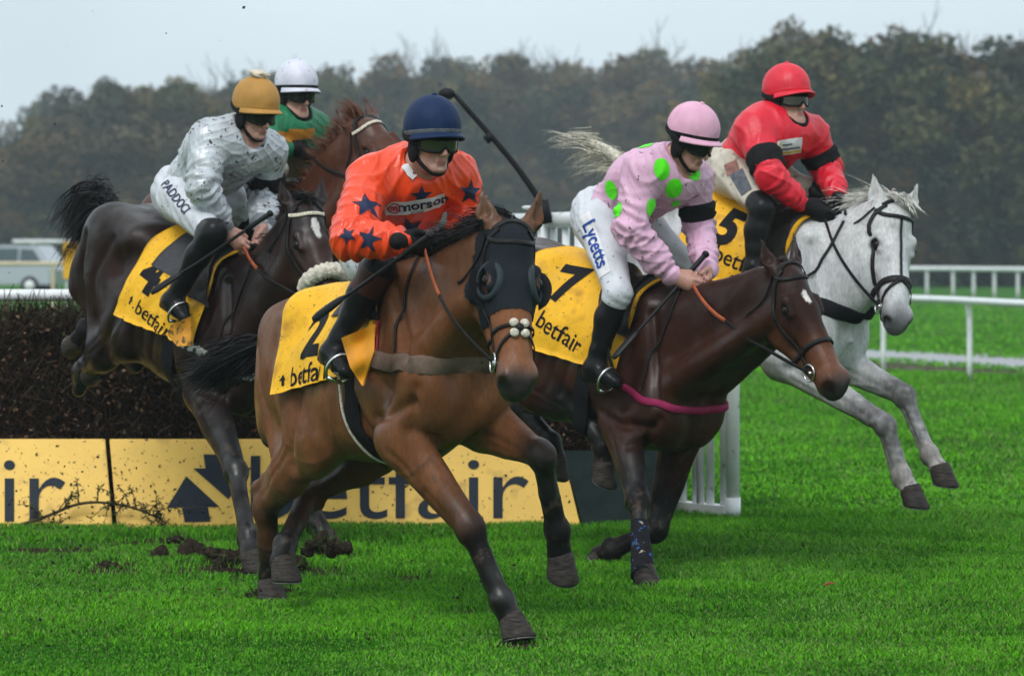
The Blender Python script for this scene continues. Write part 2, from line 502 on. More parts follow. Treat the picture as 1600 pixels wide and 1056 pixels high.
def ground_mat():
    m = bpy.data.materials.new('turf'); m.use_nodes = True; nt = m.node_tree; b = nt.nodes['Principled BSDF']
    b.inputs['Roughness'].default_value = .95; b.inputs['Specular IOR Level'].default_value = .1
    tc = nt.nodes.new('ShaderNodeTexCoord')
    def noise(scale, vec, det=4):
        mp = nt.nodes.new('ShaderNodeMapping'); mp.inputs['Scale'].default_value = vec; nt.links.new(tc.outputs['Object'], mp.inputs[0])
        n = nt.nodes.new('ShaderNodeTexNoise'); n.inputs['Scale'].default_value = scale; n.inputs['Detail'].default_value = det; n.inputs['Roughness'].default_value = .65
        nt.links.new(mp.outputs[0], n.inputs['Vector']); return n.outputs['Fac']
    def ramp(s, stops):
        r = nt.nodes.new('ShaderNodeValToRGB'); e = r.color_ramp.elements
        e[0].position, e[0].color = stops[0][0], (*stops[0][1], 1); e[1].position, e[1].color = stops[-1][0], (*stops[-1][1], 1)
        for p, c in stops[1:-1]: q = e.new(p); q.color = (*c, 1)
        nt.links.new(s, r.inputs[0]); return r.outputs[0]
    c1 = ramp(noise(2.5, (1, .5, 1), 6), [(.25, (.012, .062, .003)), (.5, (.028, .125, .005)), (.75, (.050, .17, .010))])
    c2 = ramp(noise(.16, (1, .35, 1), 4), [(.3, (.62, .70, .6)), (.5, (1, 1, 1)), (.7, (1.15, 1.05, 1.1))])
    mx_ = nt.nodes.new('ShaderNodeMix'); mx_.data_type = 'RGBA'; mx_.blend_type = 'MULTIPLY'; mx_.inputs[0].default_value = 1
    nt.links.new(c1, mx_.inputs[6]); nt.links.new(c2, mx_.inputs[7])
    # bare, scuffed earth on the landing side of the jump
    s = nt.nodes.new('ShaderNodeSeparateXYZ'); nt.links.new(tc.outputs['Object'], s.inputs[0])
    yr = nt.nodes.new('ShaderNodeMapRange'); yr.inputs[1].default_value = 14.0; yr.inputs[2].default_value = 16.6; nt.links.new(s.outputs['Y'], yr.inputs[0])
    xr = nt.nodes.new('ShaderNodeMapRange'); xr.inputs[1].default_value = 1.3; xr.inputs[2].default_value = .6; nt.links.new(s.outputs['X'], xr.inputs[0])
    fr_ = nt.nodes.new('ShaderNodeMapRange'); fr_.inputs[1].default_value = 20; fr_.inputs[2].default_value = 18.5; nt.links.new(s.outputs['Y'], fr_.inputs[0])
    nz = nt.nodes.new('ShaderNodeMapRange'); nz.inputs[1].default_value = .50; nz.inputs[2].default_value = .62; nt.links.new(noise(3.2, (1, 1, 1), 5), nz.inputs[0])
    def mul(a, b_):
        q = nt.nodes.new('ShaderNodeMath'); q.operation = 'MULTIPLY'; nt.links.new(a, q.inputs[0]); nt.links.new(b_, q.inputs[1]); return q.outputs[0]
    w = mul(mul(mul(yr.outputs[0], xr.outputs[0]), fr_.outputs[0]), nz.outputs[0])
    m2 = nt.nodes.new('ShaderNodeMix'); m2.data_type = 'RGBA'; nt.links.new(w, m2.inputs[0]); nt.links.new(mx_.outputs[2], m2.inputs[6]); m2.inputs[7].default_value = (.030, .020, .012, 1)
    nt.links.new(m2.outputs[2], b.inputs['Base Color'])
    bp = nt.nodes.new('ShaderNodeBump'); bp.inputs['Strength'].default_value = .6; bp.inputs['Distance'].default_value = .03
    nt.links.new(noise(30, (1, 1, 1), 4), bp.inputs['Height']); nt.links.new(bp.outputs[0], b.inputs['Normal'])
    return m

tag(mesh_np('ground', [(-900, -60, 0), (900, -60, 0), (900, 1500, 0), (-900, 1500, 0)], [[0, 1, 2, 3]], ground_mat(), smooth=False), kind='structure')

def strip(name, pts, w, z, m):
    P = bez([np.array([x, y, z]) for x, y in pts], 24); T = np.gradient(P, axis=0); T /= np.linalg.norm(T, axis=1, keepdims=True); Nn = np.stack([T[:, 1], -T[:, 0], 0 * T[:, 0]], 1)
    V = np.concatenate([P - Nn * w / 2, P + Nn * w / 2]); n = len(P)
    return tag(mesh_np(name, V, [[i, i + 1, n + i + 1, n + i] for i in range(n - 1)], m, smooth=False), kind='structure')
M_PATH = mat('grey_gravel', (.33, .34, .36), .9, .2, var=.08, vscale=3, bump=.3, bscale=40)
M_SOIL = mat('wet_soil', (.045, .030, .020), .85, .3, var=.5, vscale=6, bump=.8, bscale=12, spots=[((.20, .17, .14), 5, .56, .62), ((.02, .06, .008), 4, .60, .66)])
def guv(u, v): d = CH * FPX / (v - HV); return ((u - CX) / FPX * d, d)
PATH_ = [guv(900, 538), guv(1180, 548), guv(1400, 555), guv(1600, 568), guv(2100, 596)]
VERGE_ = [guv(1000, 556), guv(1180, 562), guv(1400, 574), guv(1600, 587), guv(2100, 622)]
BARE_ = [(*guv(u, v), s) for u, v, s in ((180, 892, .20), (330, 890, .26), (392, 902, .16), (470, 896, .26), (418, 944, .13), (540, 872, .16), (806, 1010, .09), (90, 862, .22), (250, 850, .25), (1004, 918, .10), (640, 905, .13), (60, 905, .12), (720, 960, .10), (1120, 960, .08))]
strip('path', PATH_, 3.1, .004, M_PATH)
strip('verge', VERGE_, 1.9, .008, M_SOIL)

# ------------------------------------------------------------------ grass blades
def blades(n, x, y, h, w, seed, patchy=1.0):
    r = np.random.default_rng(seed)
    P = np.stack([x, y, np.zeros(n)], 1)
    cl = vnoise(P, 1.6, 5) * .5 + vnoise(P, 5.5, 6) * .45 + vnoise(P, 15, 9) * .35
    hh = h * np.clip(.80 + .26 * cl, .3, 1.5) * r.choice([.55, .8, 1.0, 1.25, 1.7], n, p=[.25, .28, .25, .15, .07]) * r.uniform(.8, 1.2, n)
    bare = (vnoise(P, 2.3, 15) + vnoise(P, 6, 16) * .6) * sstep(y, 13.5, 16.4) * sstep(-x, -1.3, -.6) * (y < 18)
    keep = r.uniform(0, 1, n) > np.clip(bare * .8 - .10, 0, .85)
    for pts_, wd_ in ((PATH_, 1.9), (VERGE_, 1.0)):
        xs_ = np.array([q[0] for q in pts_]); ys_ = np.array([q[1] for q in pts_]); keep &= ~((np.abs(y - np.interp(x, xs_, ys_)) < wd_ * (1.1 + .25 * vnoise(P, 2, 71))) & (x > xs_[0]) & (x < xs_[-1]))
    for bx_, by_, br_ in BARE_:
        q_ = np.hypot((x - bx_), (y - by_) * .8) / br_ + .35 * vnoise(P, 9, 81); keep &= (q_ > 1) | (r.uniform(0, 1, n) < .10 + .25 * q_)
    a = r.uniform(0, 6.283, n); lean = r.uniform(.2, 1.0, n) * hh
    la = r.uniform(0, 6.283, n)
    sx, sy = np.cos(a) * w * .5, np.sin(a) * w * .5; lx, ly = np.cos(la) * lean, np.sin(la) * lean
    V = np.zeros((n, 5, 3)); wv = r.uniform(.7, 1.4, n)
    sx *= wv; sy *= wv
    V[:, 0] = P + np.stack([-sx, -sy, 0 * x - .004], 1); V[:, 1] = P + np.stack([sx, sy, 0 * x - .004], 1)
    mid = P + np.stack([lx * .35, ly * .35, hh * .62], 1)
    V[:, 2] = mid + np.stack([sx, sy, 0 * x], 1) * .8; V[:, 3] = mid - np.stack([sx, sy, 0 * x], 1) * .8
    V[:, 4] = P + np.stack([lx, ly, hh], 1)
    t = np.clip(.48 + .30 * cl + r.normal(0, .27, n), 0, 1)[:, None]
    C = np.array([.020, .122, .004]) * (1 - t) + np.array([.130, .44, .012]) * t
    pale = (r.uniform(0, 1, n) < .10 + .20 * np.clip(vnoise(P, 2.6, 44) + .4 * vnoise(P, 7, 45), 0, 1))[:, None]; C = np.where(pale, np.array([.155, .33, .06]) * r.uniform(.6, 1.15, (n, 1)), C)
    dry = (r.uniform(0, 1, n) < (.035 + .09 * np.clip(vnoise(P, 1.1, 33), 0, 1)))[:, None]; C = np.where(dry, np.array([.17, .22, .075]) * r.uniform(.5, 1.1, (n, 1)), C)
    V, C = V[keep], C[keep]; m = len(V)
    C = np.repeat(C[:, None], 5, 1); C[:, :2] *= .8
    b = np.arange(m)[:, None] * 5
    F3 = np.concatenate([b + np.array([[0, 1, 2]]), b + np.array([[0, 2, 3]]), b + np.array([[3, 2, 4]])])
    return V.reshape(-1, 3), F3, C.reshape(-1, 3)
def field(n, d0, d1, pw, seed, h, w, u0=-60, u1=1660):
    r = np.random.default_rng(seed); d = (r.uniform(0, 1, n) * (d1 ** pw - d0 ** pw) + d0 ** pw) ** (1 / pw)
    u = r.uniform(u0, u1, n); return blades(n, (u - CX) / FPX * d, d, h, w, seed)
GQ = globals().get('GRASS_Q', 1.0)
M_GRASS = attr_mat('grass_blades', .75, .12)
gp = [field(int(300000 * GQ), 10.2, 17.5, .6, 1, .043, .0056, -140, 1740), field(int(130000 * GQ), 17.2, 37, .5, 2, .062, .012, 700, 1740), field(int(50000 * GQ), 36, 90, .4, 3, .075, .032, 900, 1740),
      field(int(90000 * GQ), 8.5, 17, .6, 4, .058, .011, -1100, -140), field(int(90000 * GQ), 8.5, 17, .6, 5, .058, .011, 1740, 2700), field(int(25000 * GQ), 8.0, 10.3, .8, 6, .055, .009, -140, 1740),
      field(int(60000 * GQ), 17, 60, .45, 7, .07, .026, 1740, 3000), field(int(60000 * GQ), 18.2, 70, .45, 8, .07, .026, -1100, 760)]
ofs = np.cumsum([0] + [len(g[0]) for g in gp])
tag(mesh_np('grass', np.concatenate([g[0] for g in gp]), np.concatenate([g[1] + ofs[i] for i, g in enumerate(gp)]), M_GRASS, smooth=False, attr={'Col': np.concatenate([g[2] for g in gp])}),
    'short bright green turf of the racecourse', 'grass', kind='stuff')

# ------------------------------------------------------------------ birch fence
def fence():
    root = empty('birch_fence', (-1.9, 17.2, 0)); tag(root, 'dark birch steeplechase fence behind the yellow boards', 'fence')
    off = np.array([-1.9, 17.2, 0])
    x0, x1 = -5.2, .78; yf, yb = 16.98, 17.75; top = 1.15
    mb = MB(); mb.add(np.array([[x, y, z] for x in (x0, x1) for y, z in ((yf + .10, 0), (yf + .24, top - .12), (yb - .2, top - .12), (yb - .1, 0))]) - off,
        [[0, 1, 2, 3], [7, 6, 5, 4], [0, 4, 5, 1], [1, 5, 6, 2], [2, 6, 7, 3]])
    mb.build('packed_birch', mat('packed_birch', (.014, .009, .006), .95, .1, var=.5, vscale=40, bump=1, bscale=60), root, smooth=False)
    r = np.random.default_rng(4); n = 26000
    x = r.uniform(x0, x1, n); z = r.uniform(.30, top, n) ** 1.0; face = r.uniform(0, 1, n)
    y = np.where(face < .72, yf + .10 + .14 * z / top, r.uniform(yf + .2, yb, n)); z = np.where(face < .72, z, top - .10 + r.normal(0, .025, n))
    up = np.where(face < .72, r.uniform(.1, 1.0, n), 1.0)
    D = np.stack([r.normal(0, .55, n), np.where(face < .72, -r.uniform(.1, 1.0, n), r.normal(0, .4, n)), up], 1); D /= np.linalg.norm(D, axis=1, keepdims=True)
    L = r.uniform(.06, .20, n) * np.where(face < .72, .8, 1.0); ex = r.uniform(0, 1, n) < .03; L = np.where(ex, L * 1.7, L)
    A = np.stack([x, y, z], 1) - D * .04; B = A + D * L[:, None]
    S = np.cross(D, r.normal(size=(n, 3))); S /= np.linalg.norm(S, axis=1, keepdims=True); w = r.uniform(.0022, .0050, n)[:, None]
    V = np.stack([A - S * w, A + S * w, B + S * w * .5, B - S * w * .5], 1).reshape(-1, 3) - off
    c = np.array([.030, .019, .012]) * r.uniform(.4, 2.6, (n, 1)); lt = r.uniform(0, 1, n) < .08; c[lt] = np.array([.085, .055, .035]) * r.uniform(.6, 1.3, (lt.sum(), 1))
    C = np.repeat(c[:, None], 4, 1).reshape(-1, 3); Q = np.arange(4 * n).reshape(-1, 4)
    mesh_np('birch_twigs', V, Q, attr_mat('birch_twigs', .85, .2), root, smooth=False, attr={'Col': C})['kind'] = 'stuff'
    # withered leaves caught in the birch
    n = 5200; x = r.uniform(x0, x1, n); z = r.uniform(.42, top + .02, n); y = yf + .03 + .14 * z / top + r.normal(0, .03, n)
    P = np.stack([x, y, z], 1); a = r.normal(size=(n, 3)); a /= np.linalg.norm(a, axis=1, keepdims=True); b = np.cross(a, r.normal(size=(n, 3))); b /= np.linalg.norm(b, axis=1, keepdims=True)
    s = r.uniform(.006, .017, (n, 1)); V = np.stack([P - a * s, P - b * s * .6, P + a * s, P + b * s * .6], 1).reshape(-1, 3) - off
    pal = np.array([[.14, .060, .025], [.09, .045, .022], [.055, .032, .02], [.20, .12, .06], [.035, .05, .015]]); c = pal[r.choice(5, n, p=[.26, .32, .28, .09, .05])] * r.uniform(.4, 1.1, (n, 1))
    mesh_np('dead_leaves', V, np.arange(4 * n).reshape(-1, 4), attr_mat('dead_leaves', .7, .3), root, smooth=False, attr={'Col': np.repeat(c[:, None], 4, 1).reshape(-1, 3)})['kind'] = 'stuff'
    # white rail along the back of the birch, and dark end board
    V, Fc = tube_np(np.array([[x0, 17.9, 1.175], [-3, 17.9, 1.20], [x1, 17.9, 1.20]]) - off, .034, 12); mesh_np('back_rail', V, Fc, M_RAIL, root)
    for px_ in (-5, -3.4, -1.8, -.2, .7):
        V, Fc = tube_np(np.array([[px_, 17.9, 0], [px_, 17.9, 1.15]]) - off, .03, 8); mesh_np('post', V, Fc, M_RAIL, root)
M_RAIL = mat('white_plastic_rail', (.74, .77, .78), .35, .45, var=.07, vscale=6, spots=[((.35, .33, .27), 14, .62, .74)], coat=.2)
fence()

M_BOARD = mat('yellow_board_paint', (.84, .53, .105), .5, .35, var=.05, vscale=5, spots=[((.05, .035, .025), 38, .665, .70), ((.06, .04, .025), 95, .70, .74), ((.45, .27, .06), 6, .60, .80)])
M_SLATE = mat('slate_print', (.022, .030, .042), .55, .3, var=.1, vscale=8, spots=((.06, .045, .035), 50, .70, .74))
M_SLATE2 = M_SLATE
BY0, BY1, BH = 16.68, 16.965, .455
def bpt(u, v, lift=0.0):
    """point on the sloping face of the apron boards"""
    t = Vector((0, BY1 - BY0, BH)).normalized(); nn = np.array([0, -t.z, t.y])
    w = np.array([(u - CX) / FPX, 1, -(v - HV) / FPX]); o = np.array([0, 0, CH]); p0 = np.array([0, BY0, 0])
    k = ((p0 - o) @ nn) / (w @ nn); return o + w * k + nn * lift
def board(label, ut, ub, uc, seam):
    """ut: top left/right columns, ub: bottom left/right columns"""
    base = bpt((ub[0] + ub[1]) / 2, 824); root = empty('advertising_board', tuple(base)); tag(root, label, 'sign', 'yellow boards along the foot of the fence')
    a, b, c, d = bpt(ub[0], 826), bpt(ub[1], 826), bpt(ut[1], 685), bpt(ut[0], 685)
    t = .018; nn = nrm(np.cross(b - a, d - a)); nn = -nn if nn[1] > 0 else nn
    bm = bmesh.new(); vs = [bm.verts.new(p - base) for p in (a, b, c, d)]; vs2 = [bm.verts.new(p - base - nn * t) for p in (a, b, c, d)]
    bm.faces.new(vs); bm.faces.new(vs2[::-1])
    for i in range(4): bm.faces.new([vs[i], vs2[i], vs2[(i + 1) % 4], vs[(i + 1) % 4]])
    bmesh.ops.recalc_face_normals(bm, faces=bm.faces); bmesh.ops.bevel(bm, geom=list(bm.edges), offset=.004, segments=2, affect='EDGES')
    me = bpy.data.meshes.new('panel'); bm.to_mesh(me); bm.free(); link('panel', me, M_BOARD, root)
    return root, base
ROOTA, BA = board('yellow board under the birch whose visible letters end in ir', (-900, 164), (-900, 176), None, 0)
ROOTB, BB = board('long yellow board under the birch with an arrow emblem and full wording', (171, 874), (183, 908), None, 0)
def flat(root, base, polys, name, z=.004):
    for pl in polys:
        P = np.array([bpt(u, v, z) for u, v in pl]) - base
        mesh_np(name, P, [list(range(len(P)))], M_SLATE, root, smooth=False)
def board_text(root, base, txt, u0, u1, vb, asc):
    """asc: row of the ascender top; vb: baseline row"""
    V, Fc = text_mesh(txt, 1.0, None, bold=-.002)
    lo, hi = V.min(0), V.max(0); bl = lo[1]
    P = np.array([bpt(u0 + (x - lo[0]) / (hi[0] - lo[0]) * (u1 - u0), vb + (asc - vb) * (y - bl) / (hi[1] - bl), .004) for x, y, _ in V]) - base
    mesh_np('lettering', P, Fc, M_SLATE, root, smooth=False)
flat(ROOTB, BB, [[(261, 793), (343, 792), (291, 744)], [(284, 793.5), (325, 792.5), (329, 815), (289, 816)], [(318, 710), (362, 710), (366, 731), (321, 732)], [(302, 732), (392, 731), (357, 780)]], 'emblem_arrow')
board_text(ROOTB, BB, 'betfair', 392, 826, 811, 711)
board_text(ROOTA, BA, 'betfair', -338, 102, 816, 711)

# dark board closing the end of the apron
root = empty('dark_end_board', tuple(bpt(955, 815))); b_ = np.array(root.location); tag(root, 'dark green board closing the right end of the birch fence', 'board')
P = np.array([bpt(912, 818, -.03), bpt(1034, 812, -.03), bpt(1030, 700, -.03), bpt(878, 700, -.03)])
V = np.concatenate([P, P + np.array([0, .05, 0])]) - b_
mesh_np('panel', V, [[0, 1, 2, 3], [7, 6, 5, 4], [0, 4, 5, 1], [1, 5, 6, 2], [2, 6, 7, 3], [3, 7, 4, 0]], mat('dark_green_sheet', (.010, .020, .019), .6, .3, var=.3, vscale=9, bump=.3, bscale=20), root, smooth=False)

# ------------------------------------------------------------------ white wing at the end of the fence
def wing():
    A, B = np.array([1.18, 17.1, 0]), np.array([-.03, 18.70, 0])
    root = empty('wing_fence', tuple(A)); tag(root, 'white plastic wing of upright pickets at the right end of the birch', 'fence')
    d = nrm(B - A); n = np.array([d[1], -d[0], 0]); L = np.linalg.norm(B - A)
    def t(name, p, q, r, k=12):
        V, Fc = tube_np(np.array([p, q]) - A, r, k); return mesh_np(name, V, Fc, M_RAIL, root)
    t('post', A, A + np.array([0, 0, 1.66]), .037, 18); t('post_sleeve', A, A + np.array([0, 0, .13]), .042, 18)
    t('post', B, B + np.array([0, 0, 1.66]), .037, 18)
    t('top_rail', A + np.array([0, 0, 1.64]) - d * .05, B + np.array([0, 0, 1.62]) + d * .1, .045, 18)
    t('mid_rail', A + np.array([0, 0, 1.0]), B + np.array([0, 0, 1.0]), .025)
    mb = MB()
    V = []
    for s_ in (0,):
        for z0, z1, wd in ((.03, .085, .045),):
            q = [A + n * wd + d * .02, A - n * wd + d * .02, B - n * wd, B + n * wd]
            V = np.array([p + np.array([0, 0, z]) for z in (z0, z1) for p in q]) - A
    mesh_np('bottom_rail', V, [[3, 2, 1, 0], [4, 5, 6, 7], [0, 1, 5, 4], [1, 2, 6, 5], [2, 3, 7, 6], [3, 0, 4, 7]], M_RAIL, root, smooth=False)
    for k in range(17):
        f = .095 + k * .115
        if f > L - .05: break
        for sd in ((1, -1) if k % 3 == 1 else (1,)):
            p = A + d * (f + (0 if sd > 0 else .03)) + n * .022 * sd; t('picket', p + np.array([0, 0, .086]), p + np.array([0, 0, 1.6]), .0225, 12)
    for f in (.2, .9):
        V, Fc = uv_sphere(A + d * L * f + np.array([0, 0, 1.70]) - A, .02, 10, 6, (1.8, 1, .6)); mesh_np('clip', V, Fc, M_RAIL, root)
wing()

# camera pole on the wing
M_POLE = mat('black_pole', (.012, .012, .014), .5, .4, var=.2, vscale=20)
A = pix(850, 322, 18.3); B = pix(712, 150, 18.3)
root = empty('camera_pole', tuple(A)); tag(root, 'thin black pole with a small camera head leaning over the white wing', 'pole')
V, Fc = tube_np(bez([A, A * .6 + B * .4 + np.array([.015, 0, .01]), B], 12) - A, np.linspace(.020, .015, 12), 10); mesh_np('pole', V, Fc, M_POLE, root)
m_ = A * .38 + B * .62; V, Fc = tube_np(np.array([m_ - (B - A) * .03, m_ + (B - A) * .03]) - A, .029, 10); mesh_np('pole_clamp', V, Fc, M_POLE, root)
V, Fc = uv_sphere((0, 0, 0), 1, 14, 9); V = np.array(V) * np.array([.050, .04, .036]); h_ = pix(698, 147, 18.3); mesh_np('camera_head', V + h_ - A, Fc, M_POLE, root)
V, Fc = tube_np(np.array([B, B + np.array([-.03, 0, .015]), h_]) - A, .012, 8); mesh_np('bracket', V, Fc, M_POLE, root)
V, Fc = tube_np(np.array([A + np.array([-.01, 0, .03]), A + np.array([.02, 0, -.10])]) - A, .036, 10); mesh_np('base_clamp', V, Fc, M_POLE, root)

# ------------------------------------------------------------------ running rails
def rail(label, pts, h, posts, r=.045, pr=.022, m=None, group='white running rails', curved=True):
    P = [np.array([x, y, 0.0]) for x, y in pts]
    root = empty('running_rail', tuple(P[0])); tag(root, label, 'rail', group)
    C = bez(P, 40); V, Fc = tube_np(C + np.array([0, 0, h]) - P[0], r, 14, flat=((0, 0, 1), .8)); mesh_np('top_rail', V, Fc, m or M_RAIL, root)
    seg = np.concatenate([[0], np.cumsum(np.linalg.norm(np.diff(C, axis=0), axis=1))])
    for k in posts:
        q = np.array([np.interp(k, seg, C[:, i]) for i in range(3)]); side = np.array([.10, .12, 0]) if curved else np.zeros(3)
        V, Fc = tube_np(bez([q + side * .2, q + side * .2 + np.array([0, 0, h * .75]), q + np.array([0, 0, h * .93]), q + np.array([0, 0, h])], 9) - P[0], pr, 10); mesh_np('post', V, Fc, m or M_RAIL, root)
rail('nearer white running rail beside the grey horse, one post in view', [pix(1170, 0, 43)[:2], pix(1430, 0, 37.6)[:2], pix(1600, 0, 33.5)[:2], pix(2200, 0, 24)[:2]], .92, [1.5, 5.15 - 1.55 + .92, 7.6, 10.2, 12.8], .052, .031)
rail('farther white running rail in front of the trees on the right', [pix(1150, 0, 118)[:2], pix(1430, 0, 112)[:2], pix(1600, 0, 104)[:2], pix(2100, 0, 86)[:2]], .98, [k * 1.82 for k in range(14)], .10, .055, curved=False)
rail('low back rail against the foot of the wood', [pix(1100, 0, 140)[:2], pix(1400, 0, 140)[:2], pix(1660, 0, 138)[:2]], .35, [k * 2.35 for k in range(7)], .05, .07, curved=False) if False else None
M_CREAMRAIL = mat('cream_rail', (.62, .52, .34), .5, .35, var=.1, vscale=4, spots=((.60, .16, .05), 1.1, .60, .64))
rail('cream rail with an orange patch in front of the parked car', [pix(-160, 0, 70)[:2], pix(20, 0, 70)[:2], pix(300, 0, 70)[:2]], 1.25, [1.0, 3.4, 5.8], .055, .04, M_CREAMRAIL, group='rails at the far left', curved=False)
rail('pale rail at the far left running behind the car', [pix(20, 0, 125)[:2], pix(110, 0, 125)[:2], pix(420, 0, 125)[:2]], 1.98, [.8, 3.2, 5.6, 8.0], .09, .05, group='rails at the far left', curved=False)
rail('low pale rail at the far left behind the car', [pix(40, 0, 122)[:2], pix(110, 0, 122)[:2], pix(300, 0, 122)[:2]], 1.30, [1.2, 3.6], .09, .05, group='rails at the far left', curved=False)
c0 = pix(115, 413, 66); root = empty('yellow_sign', (c0[0], c0[1], 0)); tag(root, 'plain yellow upright panel at the far left behind the black horse', 'sign')
mb = MB(); mb.box((-.21, -.03, .95), (.24, .03, 1.72)); mb.build('panel', mat('yellow_panel', (.80, .42, .01), .5, .3, var=.05), root, smooth=False)
for x in (-.15, .18):
    mb = MB(); mb.tube([(x, .05, 0), (x, .05, 1.7)], .02, 8); mb.build('leg', M_RAIL, root)

# ------------------------------------------------------------------ parked car at the far left
def car():
    D = 118.0; p = pix(8, 0, D); root = empty('parked_car', (p[0], p[1], 0), R(-14)); tag(root, 'silver-grey estate car parked at the far left behind the rails', 'car')
    bodym = mat('silver_car_paint', (.42, .46, .50), .3, .5, metal=.3, coat=.5); glass = mat('car_glass', (.03, .06, .07), .08, .6); tyre = mat('tyre', (.012, .012, .012), .9, .2)
    prof = [(-2.25, .38), (-2.28, .75), (-2.15, 1.00), (-1.25, 1.10), (-.55, 1.72), (.2, 1.84), (1.55, 1.80), (2.05, 1.15), (2.18, .9), (2.15, .38)]
    def sect(w, inset): return [(x, y_, z) for x, z in prof for y_ in (0,)]
    V = []; n = len(prof)
    for y_, k in ((-.90, .0), (-.93, 1), (.93, 1), (.90, .0)):
        for x, z in prof:
            tap = .16 * max(0, (z - 1.05) / .8); V.append((x * (1 if k else .985), y_ - math.copysign(tap, y_), z if k else .38 + (z - .38) * .97))
    Fc = [[j * n + i, j * n + (i + 1) % n, (j + 1) * n + (i + 1) % n, (j + 1) * n + i] for j in range(3) for i in range(n)] + [list(range(n)), [3 * n + i for i in range(n)][::-1]]
    bm = bmesh.new(); vs = [bm.verts.new(v) for v in V]; [bm.faces.new([vs[i] for i in f]) for f in Fc]; bmesh.ops.recalc_face_normals(bm, faces=bm.faces)
    bmesh.ops.bevel(bm, geom=list(bm.edges), offset=.04, segments=2, affect='EDGES', clamp_overlap=True)
    me = bpy.data.meshes.new('body'); bm.to_mesh(me); bm.free(); link('body', me, bodym, root)
    for sy in (-1, 1):
        for q in ([(-1.02, 1.14), (-.48, 1.64), (-.05, 1.70), (-.05, 1.14)], [(.05, 1.14), (.05, 1.71), (.85, 1.71), (.85, 1.14)], [(.95, 1.14), (.95, 1.70), (1.45, 1.66), (1.82, 1.16)]):
            P = [(x, sy * (.945 - .16 * (z - 1.05) / .8), z) for x, z in q]; P2 = [(x, y_ - sy * .02, z) for x, y_, z in P]
            mesh_np('window', P + P2, [[0, 1, 2, 3], [7, 6, 5, 4]] + [[i, (i + 1) % 4, 4 + (i + 1) % 4, 4 + i] for i in range(4)], glass, root, smooth=False)
        for wx in (-1.4, 1.35):
            mb = MB(); mb.tube([(wx, sy * .72, .34), (wx, sy * .945, .34)], .34, 24); w = mb.build('wheel', tyre, root)
            mb = MB(); mb.tube([(wx, sy * .93, .34), (wx, sy * .955, .34)], .20, 18); mb.build('rim', M_RAIL, w)
    P = [(-1.22, -.72, 1.14), (-1.22, .72, 1.14), (-.60, .64, 1.68), (-.60, -.64, 1.68)]; mesh_np('windscreen', [(x - .035, y_, z + .015) for x, y_, z in P] + [(x, y_, z - .02) for x, y_, z in P], [[0, 1, 2, 3], [7, 6, 5, 4]] + [[i, (i + 1) % 4, 4 + (i + 1) % 4, 4 + i] for i in range(4)], glass, root, smooth=False)
    for sy in (-.62, .62):
        mb = MB(); mb.box((-2.31, sy - .16, .72), (-2.24, sy + .16, .88)); mb.build('headlight', mat('headlight', (.7, .75, .78), .1, .6), root)
    mb = MB(); mb.box((-.9, -1.02, 1.05), (-.72, -.94, 1.2)); mb.build('mirror', bodym, root)
car()

